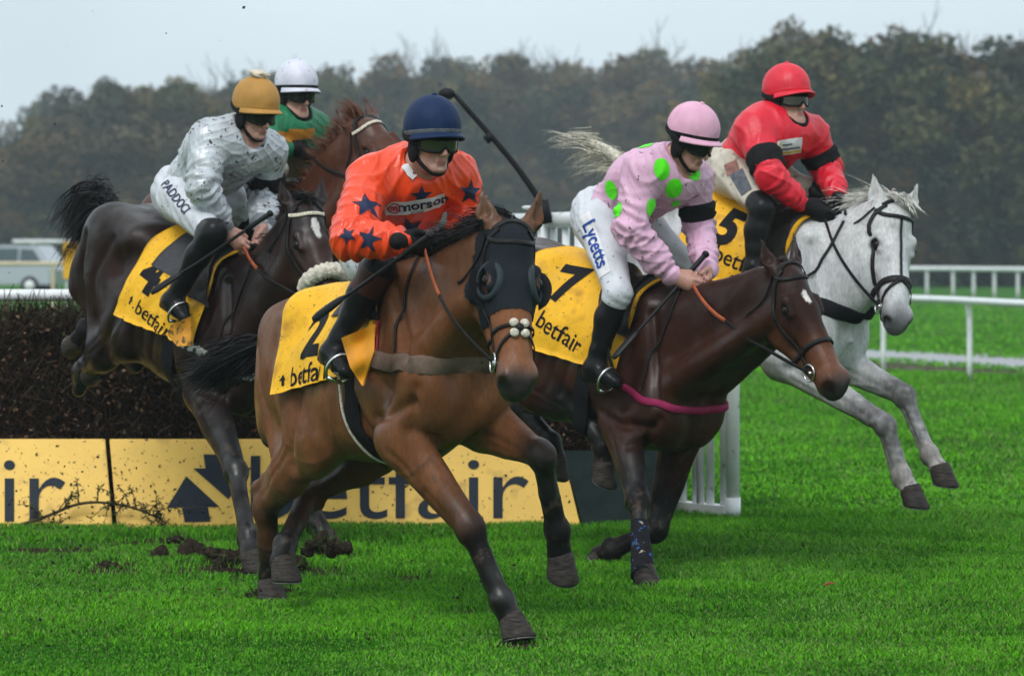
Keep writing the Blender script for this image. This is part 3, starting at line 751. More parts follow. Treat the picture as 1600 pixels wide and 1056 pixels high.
# ------------------------------------------------------------------ the wood behind
M_BARK = mat('bark', (.085, .072, .058), .9, .15, var=.4, vscale=3, bump=.6, bscale=10, stretch=(3, 3, .5))
M_LEAF = attr_mat('autumn_leaves', .75, .2)
def tree_mesh(seed, h, w, kind):
    """one tree: trunk with forking limbs, crown of leaf sprays; kind: leafy, brown, bare"""
    r = np.random.default_rng(seed); mb = MB(); tips = []
    def limb(p, d, L, rad, lev):
        n = 5; P = [np.array(p)]; d = nrm(d)
        for i in range(n): d = nrm(d + r.normal(0, .13, 3) + np.array([0, 0, .10])); P.append(P[-1] + d * L / n)
        mb.tube(P, np.linspace(rad, rad * .55, n + 1), 6 if lev < 2 else 4, cap=False)
        if lev >= (3 if kind != 'bare' else 4): tips.append(P[-1]); return
        for k in range(3 if lev < 2 else (2 if kind != 'bare' else 3)):
            a = r.uniform(0, 6.28); nd = nrm(d * .9 + np.array([math.cos(a), math.sin(a), r.uniform(-.1, .4)]) * r.uniform(.5, 1.0)); f = r.integers(2, n + 1)
            limb(P[f], nd, L * r.uniform(.55, .8), rad * .55, lev + 1); tips.append(P[f])
    bk_ = 1.7 if kind == 'bare' else 1.0; limb((0, 0, 0), (r.normal(0, .05), 0, 1), h * (.42 if kind != 'bare' else .46), h * .016 * bk_, 0)
    for k in range(4): a = r.uniform(0, 6.28); limb((0, 0, h * r.uniform(.14, .4 if kind != 'bare' else .6)), (math.cos(a), math.sin(a), .45 if kind != 'bare' else .9), w * .42, h * .008 * bk_, 1)
    trunk = (np.concatenate(mb.v), mb.f)
    base = {'leafy': [(.050, .060, .020), (.070, .074, .024), (.030, .042, .018), (.105, .082, .022)], 'brown': [(.098, .070, .032), (.076, .062, .034), (.050, .054, .030), (.125, .078, .028)], 'bare': [(.055, .040, .024), (.045, .035, .025)]}[kind]
    n = {'leafy': 13000, 'brown': 11000, 'bare': 60}[kind]
    lob = []
    for k in range(34):
        a = r.uniform(0, 6.28); z = r.uniform(.10, .95); rr = w * .5 * math.sqrt(max(.05, 1 - ((z - .45) / .56) ** 2)) * r.uniform(.35, .95)
        lob.append((np.array([math.cos(a) * rr, math.sin(a) * rr, z * h]), r.uniform(.10, .20) * w * (1.15 - .4 * z), np.array(base[r.integers(len(base))]) * r.uniform(.65, 1.35)))
    T = np.array(tips)
    for k in r.choice(len(T), min(22, len(T)), replace=False): lob.append((T[k], r.uniform(.07, .14) * w, np.array(base[r.integers(len(base))]) * r.uniform(.7, 1.3)))
    V = np.zeros((n, 4, 3)); C = np.zeros((n, 4, 3))
    ws = np.array([l[1] ** 2 for l in lob]); pick = r.choice(len(lob), n, p=ws / ws.sum())
    cen = np.array([l[0] for l in lob])[pick]; rad = np.array([l[1] for l in lob])[pick]; cc = np.array([l[2] for l in lob])[pick]
    d = r.normal(size=(n, 3)); d /= np.linalg.norm(d, axis=1, keepdims=True); p = cen + d * (rad * r.uniform(.35, 1.08, n) ** .7)[:, None]; p[:, 2] = np.maximum(p[:, 2], .2)
    s = r.uniform(.07, .19, n)[:, None] * (w / 6.5) ** .5
    a = r.normal(size=(n, 3)); a /= np.linalg.norm(a, axis=1, keepdims=True); b = np.cross(a, d + r.normal(0, .5, (n, 3))); b /= np.linalg.norm(b, axis=1, keepdims=True) + 1e-9
    V[:, 0] = p - a * s; V[:, 1] = p - b * s * .7; V[:, 2] = p + a * s; V[:, 3] = p + b * s * .7
    C[:] = (cc * r.uniform(.8, 1.2, (n, 1)))[:, None]
    return trunk, (V.reshape(-1, 3), np.arange(4 * n).reshape(-1, 4), C.reshape(-1, 3))
def plant(label, specs, kinds, group, seed, name='tree', cat='tree'):
    """specs: (column, depth, height, spread)"""
    r = random.Random(seed); protos = {}
    for u, d, h, w in specs:
        k = r.choice(kinds); key = (k, r.randrange(3)); p = pix(u, 0, d)
        if key not in protos:
            tr_, lf = tree_mesh(seed * 31 + len(protos) * 7, 10.0, 6.5, k); protos[key] = (tr_, lf, None)
            root = empty(name, (p[0], p[1], 0)); a = mesh_np('trunk', tr_[0], tr_[1], M_BARK, root); b = mesh_np('crown', lf[0], lf[1], M_LEAF, root, smooth=False, attr={'Col': lf[2]}); protos[key] = (a, b)
        else:
            root = empty(name, (p[0], p[1], 0))
            for s in protos[key]: c = s.copy(); c.parent = root; col.objects.link(c)
        root.rotation_euler = (0, 0, r.uniform(0, 6.28)); root.scale = (w / 6.5, w / 6.5, h / 10.0); tag(root, label, cat, group)
def row(u0, u1, step, d, dj, hfun, w, seed):
    r = random.Random(seed); out = []; u = u0
    while u < u1:
        dd = d + r.uniform(-dj, dj); z = hfun(u); out.append((u, dd, max(2.5, (1.42 + (HV - z) / FPX * dd) * r.uniform(.93, 1.04)), w * r.uniform(.8, 1.25))); u += step * r.uniform(.7, 1.3)
    return out
top = lambda pts: (lambda u: float(np.interp(u, [p[0] for p in pts], [p[1] for p in pts])))
tR = top([(1100, 120), (1200, 62), (1300, 40), (1400, 42), (1480, 75), (1560, 62), (1620, 30), (2000, 30)])
tM = top([(300, 130), (420, 108), (500, 108), (620, 98), (760, 84), (900, 92), (1040, 86), (1160, 92), (1300, 90)])
tL = top([(40, 200), (110, 140), (200, 128), (280, 118), (340, 138), (420, 150)])
tF = top([(-200, 150), (0, 160), (90, 162), (300, 150)])
plant('olive autumn tree in the dark wood on the right', row(1190, 1760, 62, 150, 4, tR, 8.0, 3), ['leafy', 'leafy', 'leafy', 'brown'], 'trees of the right-hand wood', 3)
plant('olive autumn tree standing behind the front row of the right-hand wood', row(1165, 1780, 70, 162, 4, tR, 8.5, 5), ['leafy', 'brown'], 'back trees of the right-hand wood', 4)
plant('greyish brown tree in the misty wood across the middle', row(400, 1260, 58, 235, 7, tM, 9.5, 7), ['brown', 'brown', 'leafy'], 'trees of the middle wood', 5)
plant('greyish brown tree in the second row of the misty middle wood', row(300, 1260, 62, 252, 7, tM, 10.0, 8), ['brown', 'leafy'], 'back trees of the middle wood', 6)
plant('low misty tree filling the back of the middle wood', row(260, 1280, 50, 266, 5, (lambda u: tM(u) + 26), 10.0, 18), ['brown', 'leafy'], 'back trees of the middle wood, third row', 16)
plant('yellowing tree in the rounded clump on the left', row(70, 440, 56, 190, 5, tL, 9.0, 9), ['brown', 'leafy', 'brown'], 'trees of the left clump', 7)
plant('yellowing tree behind the front of the rounded left clump', row(90, 460, 60, 204, 5, tL, 9.0, 10), ['brown', 'leafy'], 'back trees of the left clump', 8)
plant('distant bluish tree at the far left edge', row(-260, 160, 52, 300, 10, tF, 7.5, 11), ['leafy', 'brown'], 'distant trees on the left', 9)
plant('distant tree continuing the wood line beyond the left of the picture', row(-2600, -280, 130, 280, 25, lambda u: 150 + 14 * math.sin(u * .01), 17, 21), ['leafy', 'brown'], 'trees beyond the left edge', 21)
plant('autumn tree continuing the dark wood beyond the right of the picture', row(1790, 3600, 110, 155, 8, lambda u: 50 + 14 * math.sin(u * .013), 10, 22), ['leafy', 'brown'], 'trees beyond the right edge', 22)
plant('leafless treetop showing above the misty middle wood', [(u_, 243 + 6 * math.sin(u_), (1.42 + (HV - tM(u_)) / FPX * 243) * (.98 + .035 * math.sin(u_ * 3.7)), 9.0) for u_ in (470, 600, 690, 845, 905, 1060, 1180)], ['bare'], 'leafless treetops of the middle wood', 23)
plant('leafless treetop showing above the dark right-hand wood', [(u_, 156, (1.42 + (HV - tR(u_)) / FPX * 156) * .97, 7.5) for u_ in (1215, 1420, 1560)], ['bare'], 'leafless treetops of the right-hand wood', 24)
plant('bare tall tree standing above the middle wood', [(770, 244, 17.2, 8.5), (640, 250, 15.2, 8.0)], ['bare'], 'bare trees above the wood', 10)
plant('bare treetop at the right edge of the wood', [(1592, 158, 13.3, 5.5)], ['bare'], None, 11)
plant('low scrub bush under the right-hand trees', [(u, 147, 4.6 + 1.2 * math.sin(u), 4.0) for u in range(1180, 1700, 62)], ['brown', 'leafy'], 'scrub along the right-hand wood', 12, 'bush', 'bush')
plant('low scrub bush at the foot of the misty wood', [(u, 226, 6.5 + 1.5 * math.sin(u * 1.3), 7.0) for u in range(380, 1240, 78)], ['brown', 'leafy'], 'scrub along the middle wood', 13, 'bush', 'bush')
plant('low scrub bush at the foot of the left clump', [(u, 184, 5.2 + 1.2 * math.sin(u * 1.7), 6.0) for u in range(-60, 440, 70)], ['brown', 'leafy'], 'scrub along the left clump', 14, 'bush', 'bush')

# ------------------------------------------------------------------ haze of a wet November afternoon
def haze(lo, hi, dens, colr):
    m = bpy.data.materials.new('haze'); m.use_nodes = True; nt = m.node_tree; nt.nodes.remove(nt.nodes['Principled BSDF'])
    v = nt.nodes.new('ShaderNodeVolumePrincipled'); v.inputs['Density'].default_value = dens; v.inputs['Color'].default_value = (*colr, 1); v.inputs['Anisotropy'].default_value = .2
    nt.links.new(v.outputs[0], nt.nodes['Material Output'].inputs['Volume'])
    mb = MB(); mb.box(lo, hi); o = mb.build('haze', m, None, smooth=False); tag(o, 'thin rain haze over the racecourse', 'haze', kind='stuff')
if globals().get('HAZE', True): haze((-260, -30, -1), (260, 420, 26), .00088, (.74, .88, .93))
# ================================================================== HORSES
def cross(a, b): return np.cross(a, b)

M_HORN = mat('hoof_horn', (.040, .034, .030), .5, .3, var=.6, vscale=22, stretch=(1, 1, 6), bump=.25, bscale=40)
M_SHOE = mat('worn_steel_shoe', (.30, .29, .28), .4, .5, metal=.8, var=.3, vscale=40)
M_EYE = mat('eye_gloss', (.012, .008, .006), .06, .6)
M_LEATHER = mat('black_leather', (.014, .013, .013), .42, .45, var=.3, vscale=30, bump=.15, bscale=90)
M_TAN = mat('tan_rein_rubber', (.42, .10, .035), .6, .35, var=.25, vscale=40, bump=.4, bscale=150)
M_STEEL = mat('bit_steel', (.62, .62, .62), .25, .5, metal=1.0)
M_FLEECE = mat('sheepskin', (.62, .57, .47), .95, .1, var=.3, vscale=60, bump=1.0, bscale=90, sheen=.5)
M_CLOTH = mat('number_cloth_yellow', (.86, .46, .014), .55, .3, var=.10, vscale=9, bump=.6, bscale=11,
              spots=[((.20, .11, .02), 55, .64, .70), ((.55, .27, .015), 9, .56, .75)])
M_INK = mat('black_print', (.012, .012, .015), .6, .25)
M_WEB = mat('taupe_webbing', (.16, .11, .085), .8, .2, var=.25, vscale=25, bump=.3, bscale=200)
M_BLACKWEB = mat('black_webbing', (.012, .012, .014), .75, .25, var=.3, vscale=25)
M_PINK = mat('magenta_webbing', (.24, .010, .065), .7, .25, var=.2, vscale=30)
M_SADDLE = mat('saddle_leather', (.022, .018, .017), .4, .45, var=.3, vscale=25, bump=.2, bscale=70)
M_PAD = mat('grey_saddle_pad', (.06, .06, .068), .85, .2, var=.2, vscale=60, bump=.3, bscale=100)
M_HOOD = mat('navy_mesh_hood', (.009, .013, .018), .6, .4, var=.3, vscale=160, bump=.5, bscale=260)
M_CUP = mat('grey_eye_cup', (.030, .040, .046), .45, .3, var=.1)
M_NET = mat('dark_blinker_gauze', (.012, .012, .014), .7, .3)

HAIR = {}
def hair_mat(name, c, rough=.45):
    if name not in HAIR: HAIR[name] = mat(name, c, rough, .4, var=.45, vscale=60, stretch=(1, 1, .3))
    return HAIR[name]

def hair(name, roots, dirs, length, matr, parent, n=400, width=.006, seg=7, sag=.0, jitter=.15, wave=.02, spread=.012, seed=1, flow=None, pts=1):
    """strands: roots (m,3) polyline, dirs function(t)-> direction list; each strand a narrow two-sided ribbon"""
    r = np.random.default_rng(seed)
    roots = np.asarray(roots, float)
    V = []; Fc = []
    cl = 22
    for i in range(n):
        if i % cl == 0:                  # a new lock of hair
            t = r.uniform(0, 1) * (len(roots) - 1); k = min(int(t), len(roots) - 2); f = t - k
            p = roots[k] * (1 - f) + roots[k + 1] * f + r.normal(size=3) * spread * .6
            tt = t / (len(roots) - 1)
            L = (length(tt) if callable(length) else length) * r.uniform(.6, 1.1)
            path = bez(dirs(tt, r), seg)     # list of direction vectors along the strand
            jd = r.normal(size=3) * jitter
            ph = r.uniform(0, 6.28, 3)
            q = p.copy(); PC = [q.copy()]
            for s in range(1, seg):
                d = nrm(path[s]) + jd * (.3 + .7 * s / seg) + np.sin(ph + s * 1.1) * wave * 4
                q = q + nrm(d) * L / (seg - 1); PC.append(q.copy())
            PC = np.array(PC)
        w = width * r.uniform(.6, 1.3)
        sgn = np.linspace(0, 1, seg)[:, None]; of = r.normal(size=3) * spread * 1.1; fr_ = r.normal(size=3) * .012 * (1 + 2.0 * (r.uniform() < .12))
        lf_ = r.uniform(.75, 1.05)
        P = PC[0] + (PC - PC[0]) * lf_ + of * (1 - .75 * sgn) + fr_ * sgn ** 2
        T = np.gradient(P, axis=0)
        sd = nrm(r.normal(size=3))
        b = len(V)
        for s in range(seg):
            sv = nrm(np.cross(T[s], sd)); ww = w * (1 - (s / (seg - 1)) ** 2 * .85) * .5
            V += [P[s] - sv * ww, P[s] + sv * ww]
        for s in range(seg - 1): Fc.append([b + 2 * s, b + 2 * s + 1, b + 2 * s + 3, b + 2 * s + 2])
    return mesh_np(name, np.array(V), np.array(Fc), matr, parent)

TORSO = np.array([  # x, zc, half height, half width
    [.345, -.50, .02, .02], [.315, -.50, .13, .09], [.25, -.475, .215, .150], [.14, -.44, .29, .178], [.02, -.42, .335, .192], [-.14, -.42, .352, .225],
    [-.34, -.425, .345, .268], [-.52, -.415, .335, .284], [-.68, -.385, .315, .278], [-.84, -.335, .295, .268], [-.98, -.325, .285, .255],
    [-1.10, -.345, .255, .225], [-1.20, -.375, .185, .165], [-1.245, -.39, .10, .09], [-1.26, -.395, .02, .02]])

class Horse:
    def __init__(s, sp):
        s.sp = sp; s.S = sp.get('s', 1.0)
        w = pix(*sp['W'])
        s.fr = Frame(w[0], w[1], sp['theta'])
        s.W = np.array([0, 0, w[2]]); s.p = R(sp['pitch'])
        s.root = empty(sp['name'], (w[0], w[1], 0), s.fr.rz)
        tag(s.root, sp['label'], 'horse', 'racehorses jumping the fence')
    def T(s, x, y, z):
        c, n = math.cos(s.p), math.sin(s.p)
        return s.W + s.S * np.array([x * c - z * n, y, x * n + z * c])
    def TV(s, v):
        c, n = math.cos(s.p), math.sin(s.p)
        return np.array([v[0] * c - v[2] * n, v[1], v[0] * n + v[2] * c])
    def Hd(s, x, y, z):      # head coordinates: x poll->muzzle, y left, z forehead side
        return s.poll + s.hs * (s.ha * x + s.hl * y + s.hn * z)

    def build(s):
        sp, fr, S, T = s.sp, s.fr, s.S, s.T
        sk = Sculpt()
        # ---- torso
        st = TORSO.copy()
        if 'torso' in sp: st = st + np.array(sp['torso'])
        c, n = math.cos(s.p), math.sin(s.p)
        xs = st[::-1, 0]
        xf = np.linspace(xs[0], xs[-1], 200)
        def smooth_interp(v):
            y = np.interp(xf, xs, v)
            for _ in range(6): y[2:-2] = (y[:-4] + y[1:-3] + y[2:-2] + y[3:-1] + y[4:]) / 5
            return y
        zc, hh, hw = (smooth_interp(st[::-1, i]) for i in (1, 2, 3))
        def torso(X, Y, Z):
            dx, dz = (X - s.W[0]) / S, (Z - s.W[2]) / S
            x = dx * c + dz * n; z = -dx * n + dz * c; y = Y / S
            x = x + 0 * y; y = y + 0 * x; z = z + 0 * y
            C, Hh, Hw = np.interp(x, xf, zc), np.interp(x, xf, hh), np.interp(x, xf, hw)
            over = np.maximum(np.maximum(x - xs[-1], xs[0] - x), 0)
            q = z - C
            # the barrel is widest below the middle; narrower at the back
            Hw2 = Hw * (1 - .16 * np.clip(q / Hh, 0, 1)) 
            a = np.abs(q) / Hh; b = np.abs(y) / Hw2
            e = 2.25
            d = ((a ** e + b ** e) ** (1 / e) - 1) * np.minimum(Hh, Hw2)
            return (d + over) * S
        box = [T(x, y, z) for x in (-1.3, .4) for y in (-.32, .32) for z in (-.85, .1)]
        sk.fn(torso, np.min(box, 0), np.max(box, 0))
        sk.cap(T(.06, 0, -.115), T(-.30, 0, -.15), .085 * S, .075 * S, .05)                       # withers
        sk.cap(T(-.30, 0, -.15), T(-.75, 0, -.12), .07 * S, .09 * S, .06)
        for y in (-1, 1):
            sk.cap(T(-.70, .13 * y, -.17), T(-1.0, .11 * y, -.17), .12 * S, .13 * S, .06)           # croup muscle
            sk.cap(T(-1.08, .09 * y, -.24), T(-1.16, .10 * y, -.52), .12 * S, .10 * S, .06)         # buttock
            sk.ell(T(.235, .09 * y, -.59), np.array([.105, .085, .125]) * S, k=.035)                # breast
            sk.cap(T(.0, .10 * y, -.13), T(.22, .145 * y, -.50), .085 * S, .095 * S, .06, w=.7)      # shoulder blade
            sk.ell(T(-.12, .165 * y, -.50), np.array([.15, .07, .17]) * S, k=.06)                    # triceps
        sk.cap(T(.20, 0, -.68), T(-.1, 0, -.74), .06 * S, .06 * S, .05)
        # ---- neck
        s.poll = fr.pl(*sp['poll'])
        L = sp.get('headL', .635) * S
        mz = fr.sph(sp['muzz'][0], sp['muzz'][1], s.poll, L, sp.get('mzsign', 1))
        s.ha = nrm(mz - s.poll); s.hs = L / .635
        yaw = R(sp['hyaw']); hint = np.array([math.cos(yaw), math.sin(yaw), .35])
        s.hn = nrm(hint - s.ha * (hint @ s.ha)); s.hl = cross(s.hn, s.ha)
        s.hl = nrm(s.hl)
        if s.hl @ np.array([0, 1.0, 0]) < 0 and abs(sp['hyaw']) < 90: s.hl = -s.hl
        Hd = s.Hd
        b0, b1, b2 = T(.10, 0, -.30), T(.02, 0, -.05), T(.25, 0, -.52)
        e0 = Hd(.075, 0, -.10)
        topd = T(.0, 0, -.05)
        ctr = bez([T(.02, 0, -.30), T(.16, 0, -.24) * .5 + .5 * (b0 * .72 + e0 * .28), b0 * .40 + e0 * .60 + np.array([0, 0, sp.get('arch', .03)]), e0], 9)
        lat_ = nrm(np.array([0, 1.0, 0]) * .5 + s.hl * .5)
        rr = np.interp(np.linspace(0, 1, 9), [0, .2, .5, .8, 1], [.29, .25, .185, .140, .118]) * S
        wr = np.interp(np.linspace(0, 1, 9), [0, .2, .5, .8, 1], [.50, .50, .50, .56, .68])
        for i in range(8):
            f = i / 8; sk.cap(ctr[i], ctr[i + 1], rr[i], rr[i + 1], .04, wr[i], wr[i + 1], nrm(np.array([0, 1., 0]) * (1 - f) + s.hl * f))
        s.ctr, s.rr = ctr, rr
        # crest line (top of neck) for the mane
        Tn = np.gradient(ctr, axis=0); Tn /= np.linalg.norm(Tn, axis=1, keepdims=True)
        latv = np.array([nrm(np.array([0, 1., 0]) * (1 - i / 8) + s.hl * i / 8) for i in range(9)])
        s.nup = np.array([nrm(cross(Tn[i], latv[i])) for i in range(9)])
        if s.nup[2][2] < 0: s.nup = -s.nup
        s.crest = ctr + s.nup * rr[:, None]
        # brachiocephalic muscle and windpipe relief
        for y in (-1, 1):
            sk.cap(Hd(.17, .075 * y, -.16), T(.20, .13 * y, -.46), .05 * S, .085 * S, .05)
        # ---- head
        H = s.hs
        A = (s.ha, s.hl, s.hn)
        def he(x, y, z, r, k=.025, op='+', ax=A): sk.ell(Hd(x, y, z), np.array(r) * H, ax, k * H, op)
        def hc(a, b, ra, rb, k=.025, w=None, wb=None, op='+'): sk.cap(Hd(*a), Hd(*b), ra * H, rb * H, k * H, w, wb, s.hl, op)
        he(.085, 0, -.085, (.125, .083, .085))
        he(.19, 0, -.085, (.12, .092, .082))
        hc((.22, 0, -.075), (.53, 0, -.066), .074, .056, .03, .97, 1.0)      # nasal bone
        hc((.16, 0, -.14), (.46, 0, -.10), .105, .062, .03, .62, .72)          # core
        for y in (-1, 1):
            he(.205, .056 * y, -.165, (.125, .034, .105), .02)                   # cheek
            hc((.24, .045 * y, -.235), (.50, .022 * y, -.135), .034, .026, .03)  # jaw bone
            hc((.235, .083 * y, -.105), (.37, .054 * y, -.085), .014, .009, .018) # facial crest
            hc((.165, .080 * y, -.040), (.235, .083 * y, -.045), .022, .016, .015) # brow
            he(.568, .042 * y, -.055, (.054, .028, .046), .018)                   # nostril wing
            he(.205, .098 * y, -.062, (.026, .016, .019), .012, '-')              # eye socket
            he(.606, .062 * y, -.052, (.026, .024, .040), .008, '-')              # nostril
        he(.56, 0, -.082, (.074, .060, .068), .02)                              # muzzle
        he(.605, 0, -.092, (.036, .042, .042), .02)                             # upper lip
        he(.555, 0, -.140, (.050, .034, .028), .015)                            # lower lip and chin
        for y in (-1, 1):
            hc((.50, .050 * y, -.122), (.60, .026 * y, -.118), .006, .006, .010, op='-')
        # ears
        s.ears = []
        er = sp.get('ears', [(-.02, .0), (-.02, .0)])
        for y, (fw, ou) in zip((-1, 1), er):
            tip = Hd(-.150, (.075 + ou) * y, -.02 + fw); bs = Hd(.0, .055 * y, -.055); mid = Hd(-.055, (.074 + ou * .5) * y, -.045 + fw * .5)
            fd = nrm(s.hn * .8 + s.hl * y * .5)                                   # opening faces forward and out
            ed = nrm(tip - bs); sd = nrm(cross(ed, fd))
            sk.cap(bs, mid, .034 * H, .034 * H, .03 * H, .75, .75, fd)
            sk.cap(mid, tip, .034 * H, .007 * H, .012 * H, .6, .6, fd)
            sk.cap(mid + fd * .024 * H - ed * .012, tip + fd * .014 * H - ed * .03 * H, .022 * H, .008 * H, .008 * H, op='-')
            s.ears.append((bs, mid, tip, fd))
        # ---- legs
        legs = sp['legs'](s)
        s.legs = legs; yv = np.array([0, 1.0, 0])
        hoofs = []
        for key, J in legs.items():
            y = -1 if key[0] == 'r' else 1
            hind = key[1] == 'h'
            J = [np.asarray(j, float) for j in J]
            up, kn, ft, co = J[:4]
            soln = J[4] if len(J) > 4 else None
            lens = [np.linalg.norm(J[i + 1] - J[i]) for i in range(3)]
            if DEBUG: print('LEG', sp['name'], key, [round(float(x), 3) for x in lens], [[round(float(q), 2) for q in j] for j in J[:4]], 'hoof uv', [round(float(q), 1) for q in fr.uv(co)])
            def fronts(d, hint=None):
                f = cross(d, yv); return nrm(f)
            d1, d2, d3 = nrm(kn - up), nrm(ft - kn), nrm(co - ft)
            f1, f2, f3 = fronts(d1), fronts(d2), fronts(d3)
            S0 = S; S = S * sp.get('legt', 1.2)
            if not hind:
                ps = T(.225, .135 * y, -.54)
                sk.cap(ps, up, .108 * S0, .100 * S0, .05, .75)
                sk.cap(up, kn, .083 * S, .043 * S, .04, .88)
                sk.cap(up + f1 * .028 * S + d1 * .02, up + d1 * lens[0] * .52 + f1 * .022 * S, .060 * S, .034 * S, .03, .9)
                sk.cap(up - f1 * .035 * S + d1 * .03, up + d1 * lens[0] * .6 - f1 * .016 * S, .048 * S, .026 * S, .03, .85)
                sk.ell(kn, np.array([.046, .045, .058]) * S, (f1 + f2, yv, cross(f1 + f2, yv)), .02)
                sk.ell(kn - f2 * .028 * S + d2 * .01, np.array([.024, .028, .034]) * S, None, .02)
                cr, tr = .029, .021
            else:
                hj = T(-.90, .135 * y, -.30)
                sk.cap(hj, up, .205 * S0, .135 * S0, .06, .55, .66)
                bk = T(-1.13, .10 * y, -.42); g = up + (kn - up) * .5
                sk.cap(bk, g - f1 * .03 * S, .125 * S0, .066 * S, .06, .75, .8)
                sk.cap(up, g, .112 * S, .072 * S, .05, .72, .8)
                sk.cap(g, kn, .070 * S, .045 * S, .04, .75, .9)
                hk = kn - f2 * .052 * S - d2 * .050 * S
                sk.cap(g - f1 * .045 * S, hk, .032 * S, .022 * S, .025)
                sk.cap(hk, kn + d2 * .05 * S - f2 * .012 * S, .027 * S, .030 * S, .025)
                sk.ell(kn, np.array([.050, .042, .060]) * S, (f2, yv, d2), .02)
                cr, tr = .033, .023
            sk.cap(kn, ft, (cr + .006) * S, cr * S, .02, .95)
            sk.cap(kn - f2 * .020 * S + d2 * .05 * S, ft - f2 * .024 * S - d2 * .03 * S, tr * S, tr * S, .012)
            sk.ell(ft, np.array([.040, .040, .043]) * S, None, .015)
            sk.ell(ft - f3 * .026 * S + d3 * .005, np.array([.026, .030, .034]) * S, None, .018)
            sk.cap(ft, co, .033 * S, .040 * S, .015)
            if soln is None: soln = .766 * d3 - .643 * f3
            soln = nrm(soln); sf = nrm(cross(soln, yv)); 
            if sf @ f3 < 0: sf = -sf
            S = S0
            hoofs.append((key, co, d3, soln, sf))
        V, Q = sk.mesh(sp.get('h', .0095), relax=1)
        # low relief of muscle and skin
        N = vnormals(V, Q)
        V = V + N * (vnoise(V, 9, 3) * .0035 + vnoise(V, 26, 5) * .0012)[:, None]
        tx, tz = (V[:, 0] - s.W[0]) / S, (V[:, 2] - s.W[2]) / S
        lx, lz = tx * c + tz * n, -tx * n + tz * c; P2 = np.stack([lx, lz * 1.0, 0 * lx], 1); side = sstep(np.abs(V[:, 1]), .05, .11)
        G = [([(.07, -.12), (.17, -.30), (.27, -.47)], .016, .022), ([(-.06, -.16), (-.17, -.34), (-.20, -.50), (-.13, -.66)], .014, .03), ([(.26, -.60), (.10, -.63), (-.04, -.62)], .012, .022),
             ([(-1.06, -.22), (-1.04, -.42), (-.96, -.68)], .016, .028), ([(-.58, -.46), (-.64, -.62), (-.70, -.74)], .016, .035), ([(-.64, -.20), (-.70, -.26)], .018, .06),
             ([(-.80, -.16), (-.88, -.38), (-.84, -.6)], .008, .03), ([(.02, -.24), (-.03, -.44), (.08, -.56)], .008, .022), ([(.20, -.70), (.30, -.55)], .010, .02)]
        G += [([(-.27 - .075 * i, -.34), (-.33 - .075 * i, -.62)], .0035, .018) for i in range(5)]
        dsp = 0
        for pts, dep, wd in G:
            dd = np.min([seg_dist(P2, (a[0], a[1], 0), (b[0], b[1], 0))[0] for a, b in zip(pts, pts[1:])], 0)
            dsp = dsp - dep * np.exp(-(dd / wd) ** 2)
        near = sstep(lz, -.86, -.76)
        V = V + N * (dsp * 1.45 * side * near * S)[:, None]
        # veins and tight skin over shoulder, face and limbs
        ve = np.exp(-(vnoise(V * np.array([1, 1, .7]), 8.5, 57) / .085) ** 2) * .0032 + np.exp(-(vnoise(V, 16, 58) / .10) ** 2) * .0010
        vm = np.clip(sstep(-lz, .42, .60) + sstep(lx, .30, .5), 0, 1) * side
        V = V + N * (ve * vm)[:, None]
        # tendon and forearm grooves on the legs
        for key, J in legs.items():
            up, kn, ft, co = [np.asarray(q_, float) for q_ in J[:4]]
            for a, b, fo0, fo1, dep, wd, lim, i0, i1 in ((kn, ft, -.020, -.022, .0075, .009, .055, .2, .86), (up, kn, .004, -.004, .0075, .016, .10, .12, .86), (up, kn, -.045, -.022, .005, .014, .10, .2, .8)):
                d_ = nrm(b - a); f_ = nrm(cross(d_, yv)); Ln = np.linalg.norm(b - a); rel = V - a; t_ = rel @ d_ / Ln; q_ = rel @ f_; la_ = np.abs(rel @ yv)
                w_ = np.exp(-((q_ - (fo0 + (fo1 - fo0) * np.clip(t_, 0, 1)) * S) / wd) ** 2) * sstep(t_, i0 - .1, i0 + .05) * sstep(-t_, -i1 - .05, -i1 + .1) * sstep(-np.linalg.norm(rel - np.outer(t_, d_ * Ln), axis=1), -lim - .03, -lim)
                V = V - N * (dep * S * w_ * sstep(la_, .008, .02))[:, None]
        s.V, s.Q = V, Q
        # ---- coat colours
        C = sp['coat'](s, V, vnormals(V, Q))
        s.body = mesh_np('body', V, Q, sp['coat_mat'], s.root, attr={'Col': C})
        s.tree = bvh(V, Q)
        # ---- hooves
        for key, co, d3, soln, sf in hoofs:
            sl = np.cross(soln, sf)
            rings = [(0.0, .041, .040, -.002), (.010, .0455, .044, .004), (.022, .0475, .0462, .010), (.030, .0490, .0470, .014), (.048, .0540, .0510, .026), (.070, .0600, .0560, .040), (.077, .0585, .0545, .041)]
            Vh = []; nn = 18
            for dz, ra, rb, sh in rings:
                for j in range(nn):
                    a = 2 * math.pi * j / nn
                    x = math.cos(a); 
                    rx = ra * (1.0 if x > 0 else .86)
                    tilt = (.020 * (-x)) * (1 - dz / .076)     # coronet runs down to the heel
                    Vh.append(co - soln * .014 * S + 1.12 * S * (sf * (rx * x + sh) + sl * rb * math.sin(a) + soln * (dz + tilt)))
            Fh = []
            for i in range(len(rings) - 1):
                for j in range(nn): Fh.append([i * nn + j, i * nn + (j + 1) % nn, (i + 1) * nn + (j + 1) % nn, (i + 1) * nn + j])
            Fh += [list(range(nn))[::-1], [(len(rings) - 1) * nn + j for j in range(nn)]]
            ho = mesh_np('hoof', np.array(Vh), Fh, sp.get('horn', M_HORN), s.root)
            arc = [co - soln * .014 * S + 1.12 * S * (sf * (.050 * math.cos(a) * (1 if math.cos(a) > 0 else .9) + .041) + sl * .046 * math.sin(a) + soln * .079) for a in np.linspace(-2.5, 2.5, 22)]
